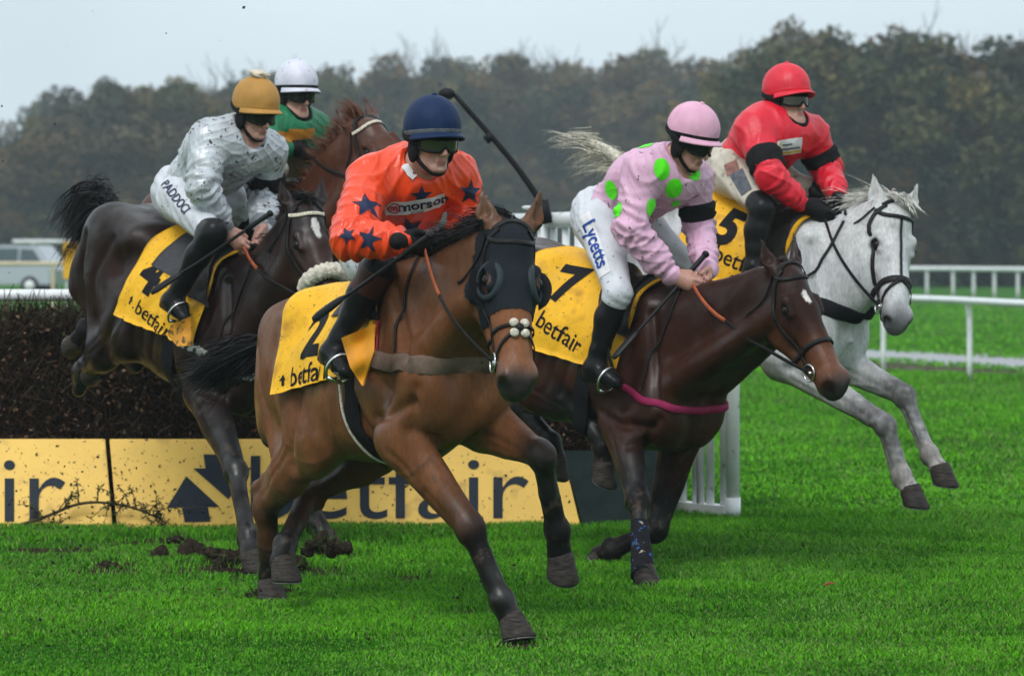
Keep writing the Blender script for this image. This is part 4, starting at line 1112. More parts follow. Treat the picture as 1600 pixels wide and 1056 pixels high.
            Vs, Fs = tube_np(arc, .0085 * S, 8, flat=(soln, .5)); mesh_np('horseshoe', Vs, Fs, M_SHOE, ho)
        # ---- eyes
        for y in (-1, 1):
            e = MB(); cc = Hd(.205, .0865 * y, -.060)
            vs, fs = uv_sphere(cc, .0235 * H, 16, 10); e.add(vs, fs); e.build('eye', M_EYE, s.root)
        s.hairs(); s.tack()
        return s

    def hairs(s):
        sp = s.sp
        up = np.array([0, 0, 1.0])
        if sp.get('mane'):
            m = sp['mane']
            roots = bez(list(s.crest[m.get('from', 1):]) + [s.Hd(-.03, 0, -.02)], 14) - np.array([0, 0, .012])
            side = -1 if m.get('side', 'r') == 'r' else 1
            d0 = m.get('dirs', [(0, .1, 1), (-.6, .5, .5), (-1, .6, -.2), (-.9, .7, -.6)])
            def dirs(t, r): return [np.array([a, b * side, c_]) + r.normal(size=3) * m.get('mess', .15) for a, b, c_ in d0]
            hair('mane', roots, dirs, m.get('len', .17), m['mat'], s.root, m.get('n', 900), m.get('w', .007), 7, seed=3, spread=.012, jitter=.22)
        if sp.get('forelock'):
            m = sp['forelock']
            roots = [s.Hd(-.035, -.03, -.02), s.Hd(-.02, 0, .0), s.Hd(-.035, .03, -.02)]
            dv = [s.hn * .6 - s.ha * .3, s.ha * .3 + s.hn * .5 + s.hl * m.get('lean', .2), s.ha + s.hl * m.get('lean', .2) * 2, s.ha * 1.0 + s.hl * m.get('lean', .2) * 3 - s.hn * .1]
            hair('forelock', roots, lambda t, r: [d + r.normal(size=3) * .14 for d in dv], m.get('len', .14), m['mat'], s.root, m.get('n', 160), .006, 7, seed=5, spread=.01)
        if sp.get('tail'):
            m = sp['tail']
            base = s.T(-1.175, 0, -.20)
            dock = [base, base + s.TV(np.array(m['d0'])) * .16 * s.S, base + s.TV(np.array(m['d0'])) * .28 * s.S + np.array(m.get('bend', (0, 0, -.06)))]
            roots = bez([np.array(q) for q in dock], 10)
            tb = MB(); tb.tube(bez(dock, 8) , np.linspace(.045, .02, 8) * s.S, 10)
            dd = [np.array(q, float) for q in m['flow']]
            t = hair('tail', roots, lambda t, r: [q + r.normal(size=3) * m.get('mess', .16) for q in dd], m.get('len', .6), m['mat'], s.root, m.get('n', 1000), m.get('w', .007), 9, seed=9, spread=.02, jitter=.2, wave=.04)
            tb.build('dock', s.sp['tail']['mat'], t)

    # ------------------------------------------------------------ tack
    def head_ring(s, x, y0, z0, zb, n=14, a0=0, a1=2 * math.pi):
        """ring round the head at x: half width y0, from z top z0 to bottom zb"""
        out = []
        for a in np.linspace(a0, a1, n):
            zc = (z0 + zb) / 2; hz = (z0 - zb) / 2
            out.append(s.Hd(x, y0 * math.sin(a), zc + hz * math.cos(a)))
        return out
    def tack(s):
        sp, Hd, T, S = s.sp, s.Hd, s.T, s.S
        tr = s.tree
        L = sp.get('leather', M_LEATHER)
        br = empty('bridle', (0, 0, 0), 0, s.root)
        bitp = {}
        for y in (-1, 1):
            strap('cheek_strap', tr, [Hd(.02, .06 * y, .0), Hd(.07, .09 * y, -.06), Hd(.18, .10 * y, -.13), Hd(.32, .09 * y, -.13), Hd(.43, .065 * y, -.125), Hd(.485, .055 * y, -.118)], .020, L, br)
            strap('throat_lash', tr, [Hd(.03, .09 * y, -.05), Hd(.09, .095 * y, -.15), Hd(.12, .085 * y, -.26), Hd(.13, .03 * y, -.31), Hd(.13, 0, -.31)], .010, L, br)
            # bit ring
            c, nrmv = onto(tr, Hd(.49, .06 * y, -.118), .008)
            bitp[y] = c
            ring = MB(); cir = [c + (s.ha * math.cos(a) + s.hn * math.sin(a)) * .036 + s.hl * y * .004 for a in np.linspace(0, 2 * math.pi, 25)]
            ring.tube(cir, .0045, 6, cap=False); ring.tube([Hd(.495, .03 * y, -.118), c + s.hl * y * .006], .008, 8)
            ring.build('bit_ring', M_STEEL, br)
        strap('head_piece', tr, [Hd(.02, -.07, -.02), Hd(-.012, -.03, .0), Hd(-.02, 0, .01), Hd(-.012, .03, .0), Hd(.02, .07, -.02)], .022, L, br)
        strap('brow_band', tr, [Hd(.045, -.088, -.05), Hd(.075, -.07, .0), Hd(.085, 0, .02), Hd(.075, .07, .0), Hd(.045, .088, -.05)], .020, sp.get('brow_mat', L), br)
        if sp.get('noseband', True):
            strap('nose_band', tr, s.head_ring(.395, .075, .02, -.21, 15), sp.get('nose_w', .022), sp.get('nose_mat', L), br)
        s.bitp = bitp
        # ---- number cloth
        s.wrap('number_cloth', -.02, sp.get('cloth_x', -.72), -sp.get('cloth_a', 106), sp.get('cloth_a', 106), .024, M_CLOTH, sp.get('cloth_sag', .045), rows=44, cols=44)
        s.number_marks()
        # ---- saddle
        sd = s.wrap('saddle', -.08, -.30, -62, 62, .038, M_SADDLE, .02, rows=30, cols=30, dome=True)
        flap = s.wrap('saddle_pad', -.05, sp.get('pad_x', -.34), -54, 54, .030, sp.get('pad_mat', M_PAD), .02, rows=20, cols=24)
        # ---- girth
        gm = sp.get('girth_mat', M_BLACKWEB)
        P = []
        for a in np.linspace(70, 290, 26): 
            P.append(s.ringpt(-.20, a))
        strap('girth', tr, P, .085, gm, s.root, off=.010, th=.006, n=40)
        if sp.get('breast', True):
            bm = sp.get('breast_mat', M_WEB); bx = sp.get('breast_h', -.40)
            P = []
            for ph in np.linspace(-125, 125, 41):
                a = R(ph); d = s.TV(np.array([math.cos(a), math.sin(a), 0])); o_ = T(-.02, 0, bx + sp.get('breast_sl', -.03) * math.cos(a))
                hit = tr.ray_cast(Vector(o_ + d * .56), Vector(-d), .56)
                P.append(np.array(hit[0]) if hit[0] is not None else o_ + d * .2)
            P = np.array(P)
            for _ in range(8): P[1:-1] = .5 * P[1:-1] + .25 * (P[:-2] + P[2:])
            strap('breast_girth', tr, P, sp.get('breast_w', .07), bm, s.root, off=.006, th=.006, n=70)
            for y in (-1, 1): strap('neck_strap', tr, [T(.14, .03 * y, .02), T(.16, .16 * y, -.12), T(.14, .26 * y, bx + .02)], .014, M_LEATHER, s.root, off=.005)
        # ---- stirrups are made by the rider; extras
        if 'extra' in sp: sp['extra'](s)

    def ringpt(s, x, deg, grow=0.0):
        """point on the barrel at torso station x, angle from the top (negative = right)"""
        a = R(deg); c = s.T(x, 0, -.36); d = s.TV(np.array([0, math.sin(a), math.cos(a)]))
        hit = s.tree.ray_cast(Vector(c + d * .62 * s.S), Vector(-d), .62)
        if hit[0] is None: return c + d * .3
        return np.array(hit[0]) + d * grow
    def wrap(s, name, x0, x1, a0, a1, off, matr, sag, rows=30, cols=30, dome=False, th=.003):
        """a cloth laid over the back between stations x0..x1 and hanging down both sides"""
        V = np.zeros((rows, cols, 3))
        c0, n0 = math.cos(s.p), math.sin(s.p)
        for i, x in enumerate(np.linspace(x0, x1, rows)):
            for j, a in enumerate(np.linspace(a0, a1, cols)):
                edge = abs(2 * j / (cols - 1) - 1)
                xx = x
                if dome: xx = x * (1 - .18 * edge ** 2) + .10 * edge ** 3
                p = s.ringpt(xx, a)
                aa = R(a); d = s.TV(np.array([0, math.sin(aa), math.cos(aa)]))
                o = off
                if dome:
                    u = (x - x0) / (x1 - x0)
                    o = off + (.045 * max(0, (u - .72) / .28) ** 1.6 + .03 * max(0, (.16 - u) / .16)) * max(0, 1 - edge * 1.5)
                w = math.sin(x * 31 + a * .045) * .5 + math.sin(x * 13 - a * .08 + 1) * .5 + .5 * math.sin(x * 52 - a * .11 + 2 * math.sin(x * 9))
                V[i, j] = p + d * (o + (0 if dome else .007 * w * edge))
        # hang: below the widest point the cloth falls straight and flares
        for i in range(rows):
            for sgn, rg in ((-1, range(cols // 2, -1, -1)), (1, range(cols // 2, cols))):
                mxy = 0
                for j in rg:
                    y = sgn * V[i, j, 1]
                    if y < mxy:
                        k = sag * .15
                        y = mxy + (0 if dome else k)
                        V[i, j, 1] = sgn * y
                    mxy = max(mxy, y)
        P = V.reshape(-1, 3)
        Fc = [[i * cols + j, i * cols + j + 1, (i + 1) * cols + j + 1, (i + 1) * cols + j] for i in range(rows - 1) for j in range(cols - 1)]
        N = vnormals(P, np.array(Fc)); m = P - s.T(-.35, 0, -.36)
        if (N * m).sum() < 0: N = -N
        n = len(P)
        # thickness
        P2 = np.concatenate([P + N * th, P])
        F2 = [f[::1] for f in Fc] + [[q + n for q in f[::-1]] for f in Fc]
        rim = [i for i in range(cols)] + [i * cols + cols - 1 for i in range(1, rows)] + [(rows - 1) * cols + j for j in range(cols - 2, -1, -1)] + [i * cols for i in range(rows - 2, 0, -1)]
        for a, b in zip(rim, rim[1:] + rim[:1]): F2.append([a, b, b + n, a + n])
        o = mesh_np(name, P2, F2, matr, s.root)
        if name == 'number_cloth':
            s.clothtree = bvh(P2, [f for f in F2]); s.cloth = o
        return o
    def number_marks(s):
        sp = s.sp
        for y in (-1, 1):
            ux = s.TV(np.array([1.0, 0, 0])) * (-y) * 1.0    # reading direction seen from that side
            uy = s.TV(np.array([0, 0, 1.0]))
            tlt = nrm(uy + np.array([0, -.5 * y, 0]))
            num = sp['number']; nx, nz = sp.get('num_at', (-.57, -.33)); bx, bz = sp.get('txt_at', (-.52, -.60))
            c = s.T(nx, .28 * y, nz); c2 = s.T(bx, .30 * y, bz)
            def px(uv):
                o_, w_ = s.fr.ray(*uv); h_ = s.clothtree.ray_cast(Vector(o_), Vector(w_))
                q = np.array(h_[0]) if h_[0] is not None else c
                return q * np.array([1, -y, 1])
            if 'num_px' in sp: c = px(sp['num_px'])
            if 'txt_px' in sp: c2 = px(sp['txt_px'])
            ra = R(sp.get('txt_rot', 0)); nrot = R(sp.get('num_rot', 0))
            def turn(a, b, t): return a * math.cos(t) + b * math.sin(t), b * math.cos(t) - a * math.sin(t)
            if num:
                decal('number', s.clothtree, text_mesh(num, .26, .012, bold=.012, sx=1.05), c, *turn(ux, tlt, nrot * -y), M_INK, s.cloth, off=.0025)
            decal('emblem', s.clothtree, poly_mesh([(-.020, .0), (.0, .024), (.020, .0), (.009, .0), (.009, -.022), (-.009, -.022), (-.009, .0)], .012), c2 - turn(ux, uy, ra * -y)[0] * .205 * sp.get('txt_s', .112) / .112, *turn(ux, uy, ra * -y), M_INK, s.cloth, off=.0025)
            decal('lettering', s.clothtree, text_mesh('betfair', sp.get('txt_s', .112), .010, bold=.0008), c2, *turn(ux, uy, ra * -y), M_INK, s.cloth, off=.0025)

# ------------------------------------------------------------------ coats
def lerpc(C, w, c): return C * (1 - w[:, None]) + np.array(c) * w[:, None]

def coat(base, light, dark, legc=(.009, .008, .008), belly=0.5, muzz=(.030, .025, .024), leg_from=.62, star=None, face=None, dap=0.0, points=True, hind_dark=1.0, mud=1.0, body=None):
    def f(s, V, N):
        C = np.tile(np.array(base, float), (len(V), 1))
        n1 = vnoise(V, 4, 21) * .5 + vnoise(V, 11, 22) * .3
        C = lerpc(C, np.clip(.25 + n1, 0, 1) * .55, light)
        # darker along the topline, paler on the flank and inside the legs
        zt = V[:, 2] - np.interp(V[:, 0], [s.T(-1.2, 0, 0)[0], s.T(.1, 0, 0)[0]], [s.T(-1.2, 0, -.1)[2], s.T(.1, 0, -.05)[2]])
        C = lerpc(C, sstep(zt, -.22, .02) * .55, dark)
        # coarser clumped hair tone
        C = C * (1 + .10 * vnoise(V * np.array([1, 1, .5]), 34, 8))[:, None]
        if points:
            for key, J in s.legs.items():
                up, kn, ft, co = [np.asarray(j) for j in J[:4]]
                a = up + (kn - up) * leg_from
                d0, t0 = seg_dist(V, a, kn); d1, t1 = seg_dist(V, kn, ft); d2, t2 = seg_dist(V, ft, co + (co - ft))
                d0, t0 = seg_dist(V, up, kn); sp_ = np.where(d0 < d1, t0, np.where(d1 < d2, 1 + t1, 2 + t2)); near_ = sstep(-np.minimum(np.minimum(d0, d1), d2), -.15, -.09)
                w = near_ * sstep(sp_ + .12 * n1, leg_from - .15, leg_from + .55) * (1.0 if key[1] == 'f' else hind_dark + (1 - hind_dark) * sstep(sp_, 1.2, 2.0))
                w = np.clip(w * 1.05 - .08 * np.abs(n1), 0, 1)
                C = lerpc(C, w, np.array(legc))
                wl = sstep(-d1, -.09, -.05) * .12 * np.clip(vnoise(V, 14, 31), 0, 1)
                C = lerpc(C, wl, np.array(legc) * 2.6)
        mudm = sstep(vnoise(V, 60, 61) * .6 + vnoise(V, 130, 62) * .5, .62, .95) * sstep(-V[:, 2], -.95, -.3) * mud
        C = lerpc(C, np.clip(mudm, 0, .8), (.060, .042, .030))
        # head
        m = np.linalg.norm(V - s.Hd(.61, 0, -.10), axis=1)
        C = lerpc(C, sstep(-m, -.16, -.085), muzz)
        for bs, mid, tip, fd in s.ears:
            d, t = seg_dist(V, bs, tip)
            C = lerpc(C, sstep(-d, -.06, -.03) * sstep(t, .1, .9) * .85, dark)
        for y in (-1, 1):
            d = np.linalg.norm(V - s.Hd(.205, .088 * y, -.060), axis=1)
            C = lerpc(C, sstep(-d, -.046, -.026) * .92, (.010, .008, .007))
            d = np.linalg.norm(V - s.Hd(.600, .060 * y, -.054), axis=1)
            C = lerpc(C, sstep(-d, -.038, -.020), (.003, .003, .003))
        h = (V - s.poll) / s.hs; hx, hy, hz = h @ s.ha, h @ s.hl, h @ s.hn
        C0 = C.copy()
        if star:
            x0, rx, ry, cc = star
            q = ((hx - x0) / rx) ** 2 + (hy / ry) ** 2 + vnoise(V, 45, 3) * .25
            C = lerpc(C, sstep(-q, -1.1, -.8) * (hz > -.06), cc)
        if face is not None: C = face(s, V, C, hx, hy, hz)
        hd_, _ = seg_dist(V, s.Hd(.12, 0, -.10), s.Hd(.60, 0, -.10)); hm_ = sstep(-hd_, -.26, -.18)[:, None]
        C = C0 * (1 - hm_) + C * hm_
        if body is not None: C = body(s, V, C, hx, hy, hz)
        return np.clip(C, .003, .9)
    return f

def coat_mat(name, rough=.36, spec=.20, **k):
    return mat(name, rough=rough, spec=spec, attr='Col', var=.20, vscale=90, stretch=(1, 1, .3), bump=.16, bscale=210, wet=.55, **k)

BLACK_HAIR = hair_mat('black_hair', (.012, .011, .012))
DARK_HAIR = hair_mat('dark_brown_hair', (.020, .013, .011))
RED_HAIR = hair_mat('chestnut_hair', (.13, .045, .020))
WHITE_HAIR = hair_mat('white_hair', (.55, .54, .50))

def hits(fr, E, G, pts):
    """joints between elbow E and ground point G whose lateral place is a blend of both"""
    return [fr.pl(u, v, E[1] + (G[1] - E[1]) * t) for u, v, t in pts]

# ------------------------------------------------------------------ 2: bay in front
def legs_bay(s):
    fr, T = s.fr, s.T
    E = T(.06, -.165, -.70); G = fr.gr(806, 1003)
    K, Ft, C = hits(fr, E, G, [(735, 826, .55), (785, 938, .85), (799, 970, .95)])
    rf = [E, K, Ft, C, np.array([.25, 0, -1.0])]
    E = T(.10, .165, -.66)
    K = fr.sph(846, 712, E, .41, 1); Ft = fr.sph(871, 828, K, .30, -1); C = fr.sph(875, 868, Ft, .11, -1)
    lf = [E, K, Ft, C, nrm(np.array([-.45, 0.05, -1.0]))]
    ST = T(-.62, -.20, -.64); G = fr.gr(418, 940)
    HK = fr.sph(415, 792, ST, .56, -1); Ft = fr.pl(421, 893, -.15); C = fr.pl(420, 912, -.15)
    rh = [ST, HK, Ft, C, np.array([0, 0, -1.0])]
    ST = T(-.60, .20, -.62); G = fr.gr(440, 912)
    HK = fr.sph(484, 770, ST, .60, -1); Ft = fr.sph(446, 850, HK, .34, 1); C = fr.sph(441, 878, Ft, .09, 1)
    lh = [ST, HK, Ft, C, np.array([0, 0, -1.0])]
    return dict(rf=rf, lf=lf, rh=rh, lh=lh)

def face_bay(s, V, C, hx, hy, hz):
    w = sstep(hx, .28, .36) * sstep(-hx, -.60, -.53) * sstep(hz, -.11, -.05)
    return lerpc(C, w * .6, (.22, .085, .035))

def fold(s, poly, y, m):
    """turned-up front corner of the number cloth"""
    V, Fc = poly_mesh([(u / 100, v / 100) for u, v in poly], .09)
    P = np.array([s.fr.pl(a * 100, b * 100, y - .012 * math.sin(a * 14) - .010 * math.sin(b * 11 + a * 6)) for a, b, _ in V]); n = len(P)
    P = np.concatenate([P, P + np.array([0, .006, 0])]); mesh_np('cloth_corner', P, Fc + [[i + n for i in f[::-1]] for f in Fc], m, s.cloth)

def hood_bay(s):
    """stretch hood with cupped eye holes, and the cross noseband with fleece pads"""
    Hd = s.Hd
    pts = []; Vb, Qb = s.V, s.Q
    h = (Vb - s.poll) / s.hs; hx, hy, hz = h @ s.ha, h @ s.hl, h @ s.hn
    d_ear = np.min([seg_dist(Vb, b + (t - b) * .12, t)[0] for b, m, t, f in s.ears], 0)
    eye = np.min([np.linalg.norm(Vb - Hd(.205, .09 * y, -.060), axis=1) for y in (-1, 1)], 0)
    keep = (hx > -.03) & (hx < .335 + .0 * hy) & (hz > -.30) & (d_ear > .036) & (eye > .035) & (np.abs(hy) < .15)
    keep &= ~((hx < .05) & (hz < -.16))
    keep &= (hz > -.175 - .25 * np.clip(hx - .05, 0, .1)) 
    f = Qb[keep[Qb].all(1)]
    used = np.unique(f); mp = -np.ones(len(Vb), int); mp[used] = np.arange(len(used))
    N = vnormals(Vb, Qb)
    V2 = Vb[used] + N[used] * .004
    mesh_np('hood', V2, mp[f], M_HOOD, s.root)
    for y in (-1, 1):
        c = Hd(.205, .088 * y, -.058); ax = nrm(s.hl * y * .85 + s.hn * .5 )
        u = nrm(s.ha - ax * (s.ha @ ax)); v = np.cross(ax, u)
        mb = MB(); V = []; Fc = []; n = 28
        prof = [(.066, -.014), (.066, -.001), (.061, .005), (.053, .008), (.050, .007), (.049, .002), (.050, -.008)]
        for r, hgt in prof:
            for j in range(n):
                a = 2 * math.pi * j / n
                V.append(c + (u * math.cos(a) * 1.12 + v * math.sin(a)) * r * s.hs + ax * hgt)
        for i in range(len(prof) - 1):
            for j in range(n): Fc.append([i * n + j, i * n + (j + 1) % n, (i + 1) * n + (j + 1) % n, (i + 1) * n + j])
        mesh_np('eye_cup', np.array(V), Fc, M_CUP, s.root)
        # rear blinker flap behind the cup
        V = []; Fc = []; m = 11
        for i in range(m):
            a = math.pi * (.55 + .95 * i / (m - 1))
            e = (u * math.cos(a * 1.0 + math.pi * .0) * 1.1 + v * y * math.sin(a)) 
            back = nrm(-s.hn * .75 + s.hl * y * .25)
            b0 = c + (u * math.cos(2 * math.pi * i / (m - 1)) * .078 + back * .045) * s.hs
            V += [c + back * .05 + u * (.085 * (2 * i / (m - 1) - 1)), c + back * .055 + u * (.080 * (2 * i / (m - 1) - 1)) + ax * .055 * math.sin(math.pi * i / (m - 1)) ** .5]
        for i in range(m - 1): Fc.append([2 * i, 2 * i + 1, 2 * i + 3, 2 * i + 2])
        o = mesh_np('blinker_flap', np.array(V), Fc, M_NET, s.root)
    br = [c for c in s.root.children if c.name.startswith('bridle')][0]
    cpt = onto(s.tree, Hd(.41, 0, .03), 0)[0]
    for y in (-1, 1):
        strap('nose_strap', s.tree, [Hd(.41, 0, .02), Hd(.45, .05 * y, -.03), Hd(.52, .058 * y, -.115), Hd(.535, .03 * y, -.18), Hd(.535, 0, -.19)], .013, M_LEATHER, br)
    for k in range(4):
        a = math.pi / 4 + k * math.pi / 2
        p = cpt + (s.ha * math.cos(a) + s.hl * math.sin(a)) * .028 + s.hn * .010
        V, Fc = uv_sphere((0, 0, 0), 1, 12, 8)
        V = np.array(V) * np.array([.017, .017, .012]); V = V[:, [0]] * s.ha + V[:, [1]] * s.hl + V[:, [2]] * s.hn + p
        mesh_np('fleece_pad', V, Fc, M_FLEECE, br)
    V, Fc = uv_sphere((0, 0, 0), 1, 12, 8); V = np.array(V) * np.array([.015, .015, .010]); V = V[:, [0]] * s.ha + V[:, [1]] * s.hl + V[:, [2]] * s.hn + cpt + s.hn * .018
    mesh_np('noseband_cross', V, Fc, M_LEATHER, br)
    M_FOLD = mat('cloth_lining_orange', (.78, .30, .012), .55, .3, var=.12, vscale=10, bump=.3, bscale=16)
    fold(s, [(533, 528), (586, 506), (585, 548), (566, 603), (547, 574)], -.345, M_FOLD)
    fold(s, [(583, 503), (592, 500), (590, 545), (584, 549)], -.335, mat('dark_red_binding', (.20, .008, .012), .6, .3))
    # white piping along the girth
    P = [s.ringpt(-.245, a) for a in np.linspace(95, 265, 22)]
    strap('girth_piping', s.tree, P, .012, M_FLEECE, s.root, off=.014, th=.006, n=40)

SP2 = dict(name='bay_racehorse', label='bay racehorse in front with a dark eye hood and yellow number cloth 2', W=(655, 397, 12.25), theta=62, pitch=9, s=1.0,
    poll=(803, 348, .0), muzz=(816, 606), hyaw=-12, headL=.655, legs=legs_bay, arch=.02,
    coat=coat((.150, .058, .023), (.235, .108, .050), (.075, .033, .017), leg_from=.55, hind_dark=.5, face=face_bay), coat_mat=coat_mat('bay_coat'),
    mane=dict(mat=BLACK_HAIR, w=.0042, n=3200, len=.19, dirs=[(-.3, .3, .8), (-1, .5, .4), (-1, .6, .0), (-1, .7, -.6)], side='r'),
    tail=dict(mat=BLACK_HAIR, d0=(-.9, -.35, .1), flow=[(-.8, -.6, -.0), (-.8, -.5, -.15), (-.7, -.5, -.3), (-.7, -.3, -.4), (-.8, -.3, -.4)], len=.44, n=3000, w=.0038, mess=.12),
    ears=[(.0, .03), (.0, .035)], number='2', num_px=(491, 524), txt_px=(480, 584), breast_sl=-.07, nose_w=.014, extra=hood_bay, breast_mat=M_WEB, breast_w=.075)

# ------------------------------------------------------------------ 7: dark bay
def legs_dark_bay(s):
    fr, T = s.fr, s.T
    E = T(.02, -.16, -.66); G = fr.gr(1005, 914)
    K, Ft, C = hits(fr, E, G, [(996, 780, .5), (1003, 868, .85), (1004, 892, 1)])
    rf = [E, K, Ft, C, np.array([0, 0, -1.0])]
    E = T(.10, .16, -.68)
    K = fr.sph(1026, 828, E, .42, 1); Ft = fr.sph(955, 862, K, .27, -1); C = fr.sph(938, 868, Ft, .09, -1)
    lf = [E, K, Ft, C, nrm(s.fr.loc(s.fr.o + np.array([-.9, -.3, -.25])))]
    ST = T(-.55, -.20, -.62); HK = fr.pl(905, 640, -.16); Ft = fr.pl(944, 700, -.15); C = fr.pl(942, 725, -.15)
    rh = [ST, HK, Ft, C, nrm(np.array([-.5, 0, -1.0]))]
    ST = T(-.58, .20, -.60); HK = fr.pl(815, 640, .16); Ft = fr.pl(862, 690, .15); C = fr.pl(868, 715, .15)
    lh = [ST, HK, Ft, C, nrm(np.array([-.5, 0, -1.0]))]
    return dict(rf=rf, lf=lf, rh=rh, lh=lh)

def face_dark(s, V, C, hx, hy, hz):
    w = sstep(hx, .30, .50) * sstep(-hx, -.62, -.52)
    C = lerpc(C, w * .75, (.16, .055, .022))
    w = sstep(hx, .14, .24) * sstep(-hx, -.42, -.32) * sstep(-hz, .09, .13)
    return lerpc(C, w * .5, (.11, .042, .018))

M_BOOT = mat('patterned_leg_boot', (.012, .012, .015), .7, .3, var=.3, vscale=30, spots=[((.03, .10, .30), 26, .60, .63), ((.35, .30, .22), 31, .66, .68)])
def extra7(s):
    J = s.legs['rf']; kn, ft, co = J[1], J[2], J[3]
    a = kn + (ft - kn) * .42; b = co + (co - ft) * .3
    P = bez([a, ft, b], 10)
    mb = MB(); mb.tube(P, [.040, .041, .042, .044, .047, .050, .051, .050, .052, .054], 18)
    mb.build('leg_boot', M_BOOT, s.root)
    # plaited mane
    roots = bez(list(s.crest[1:]) + [s.Hd(-.02, 0, -.01)], 24)
    for k in range(1, 23):
        V, Fc = uv_sphere((0, 0, 0), 1, 10, 7)
        p = roots[k]; V = np.array(V) * np.array([.017, .017, .021]) * (1 + .15 * math.sin(k * 3.1)); 
        mesh_np('mane_plait', V + p + np.array([0, -.004, .006]), Fc, DARK_HAIR, s.root)
    # martingale strap between the forelegs is magenta: the breast strap
    
SP7 = dict(name='dark_bay_racehorse', label='dark bay racehorse with a white star and yellow number cloth 7', W=(1046, 446, 14.35), theta=48, pitch=-15, s=.97,
    poll=(1236, 410, -.03), muzz=(1324, 604), hyaw=-10, headL=.64, legs=legs_dark_bay, arch=.0,
    coat=coat((.034, .0115, .006), (.058, .019, .009), (.014, .006, .005), leg_from=.2, star=(.175, .035, .016, (.6, .57, .55)), face=face_dark), coat_mat=coat_mat('dark_bay_coat'),
    mane=dict(mat=DARK_HAIR, n=500, len=.045, dirs=[(-.3, .6, .3), (-.4, .9, -.6), (-.4, .6, -1)], side='r', mess=.1),
    tail=dict(mat=BLACK_HAIR, d0=(-.9, 0, .1), flow=[(-1, 0, .2), (-1, 0, -.1), (-1, 0, -.5), (-.8, 0, -.6)], len=.6, n=500),
    ears=[(-.01, .0), (.01, .02)], number='7', breast_mat=M_PINK, breast_w=.036, breast_h=-.47, extra=extra7, num_px=(886, 446), txt_px=(872, 520), txt_rot=-12, num_rot=13, pad_x=-.18)

# ------------------------------------------------------------------ 5: grey
def legs_grey(s):
    fr, T = s.fr, s.T
    E = T(.10, -.16, -.68); K = fr.pl(1384, 662, -.15); Ft = fr.pl(1410, 742, -.14); C = fr.pl(1421, 764, -.14)
    rf = [E, K, Ft, C, nrm(np.array([-.15, 0, -1.0]))]
    E = T(.12, .16, -.66); K = fr.pl(1413, 618, .15); Ft = fr.pl(1453, 708, .14); C = fr.pl(1467, 731, .14)
    lf = [E, K, Ft, C, nrm(np.array([-.15, 0, -1.0]))]
    ST = T(-.66, -.20, -.62); HK = T(-1.15, -.18, -.85); Ft = T(-1.38, -.17, -1.0); C = T(-1.44, -.17, -1.09)
    rh = [ST, HK, Ft, C]
    ST = T(-.66, .20, -.62); HK = T(-1.18, .18, -.80); Ft = T(-1.42, .17, -.93); C = T(-1.50, .17, -1.0)
    lh = [ST, HK, Ft, C]
    return dict(rf=rf, lf=lf, rh=rh, lh=lh)

def face_grey(s, V, C, hx, hy, hz):
    # dappled grey: dark knees and lower legs, soft grey mottling
    for key, J in s.legs.items():
        up, kn, ft, co = [np.asarray(j) for j in J[:4]]
        d, t = seg_dist(V, up + (kn - up) * .35, kn); d2, t2 = seg_dist(V, kn, ft); d3, t3 = seg_dist(V, ft, co)
        n = vnoise(V, 38, 13) * .5 + vnoise(V, 80, 14) * .4
        w = np.maximum(sstep(-d, -.10, -.05) * sstep(t, .1, 1), sstep(-d2, -.09, -.05) * (1 - .45 * t2))
        C = lerpc(C, np.clip(w * (.95 + .45 * n), 0, .9), (.085, .08, .08))
        C = lerpc(C, sstep(-d3, -.08, -.05) * .4, (.22, .17, .14))
    n = vnoise(V, 55, 17) * .6 + vnoise(V, 21, 18) * .5
    C = lerpc(C, np.clip(n - .15, 0, 1) * .42 * sstep(V[:, 0], -.2, .3), (.22, .22, .23))
    for bs, mid, tip, fd in s.ears:
        d, t = seg_dist(V, bs, tip); C = lerpc(C, sstep(-d, -.05, -.03) * .5, (.35, .34, .33))
    return C

def extra5(s):
    Hd = s.Hd; br = [c for c in s.root.children if c.name.startswith('bridle')][0]
    for y in (-1, 1):
        strap('nose_strap', s.tree, [Hd(.40, 0, .02), Hd(.44, .05 * y, -.03), Hd(.52, .058 * y, -.115), Hd(.535, .03 * y, -.18), Hd(.535, 0, -.19)], .016, M_LEATHER, br)
    strap('face_strap', s.tree, [Hd(.085, 0, .02), Hd(.2, .005, .02), Hd(.3, 0, .02), Hd(.40, 0, .02)], .013, M_LEATHER, br)

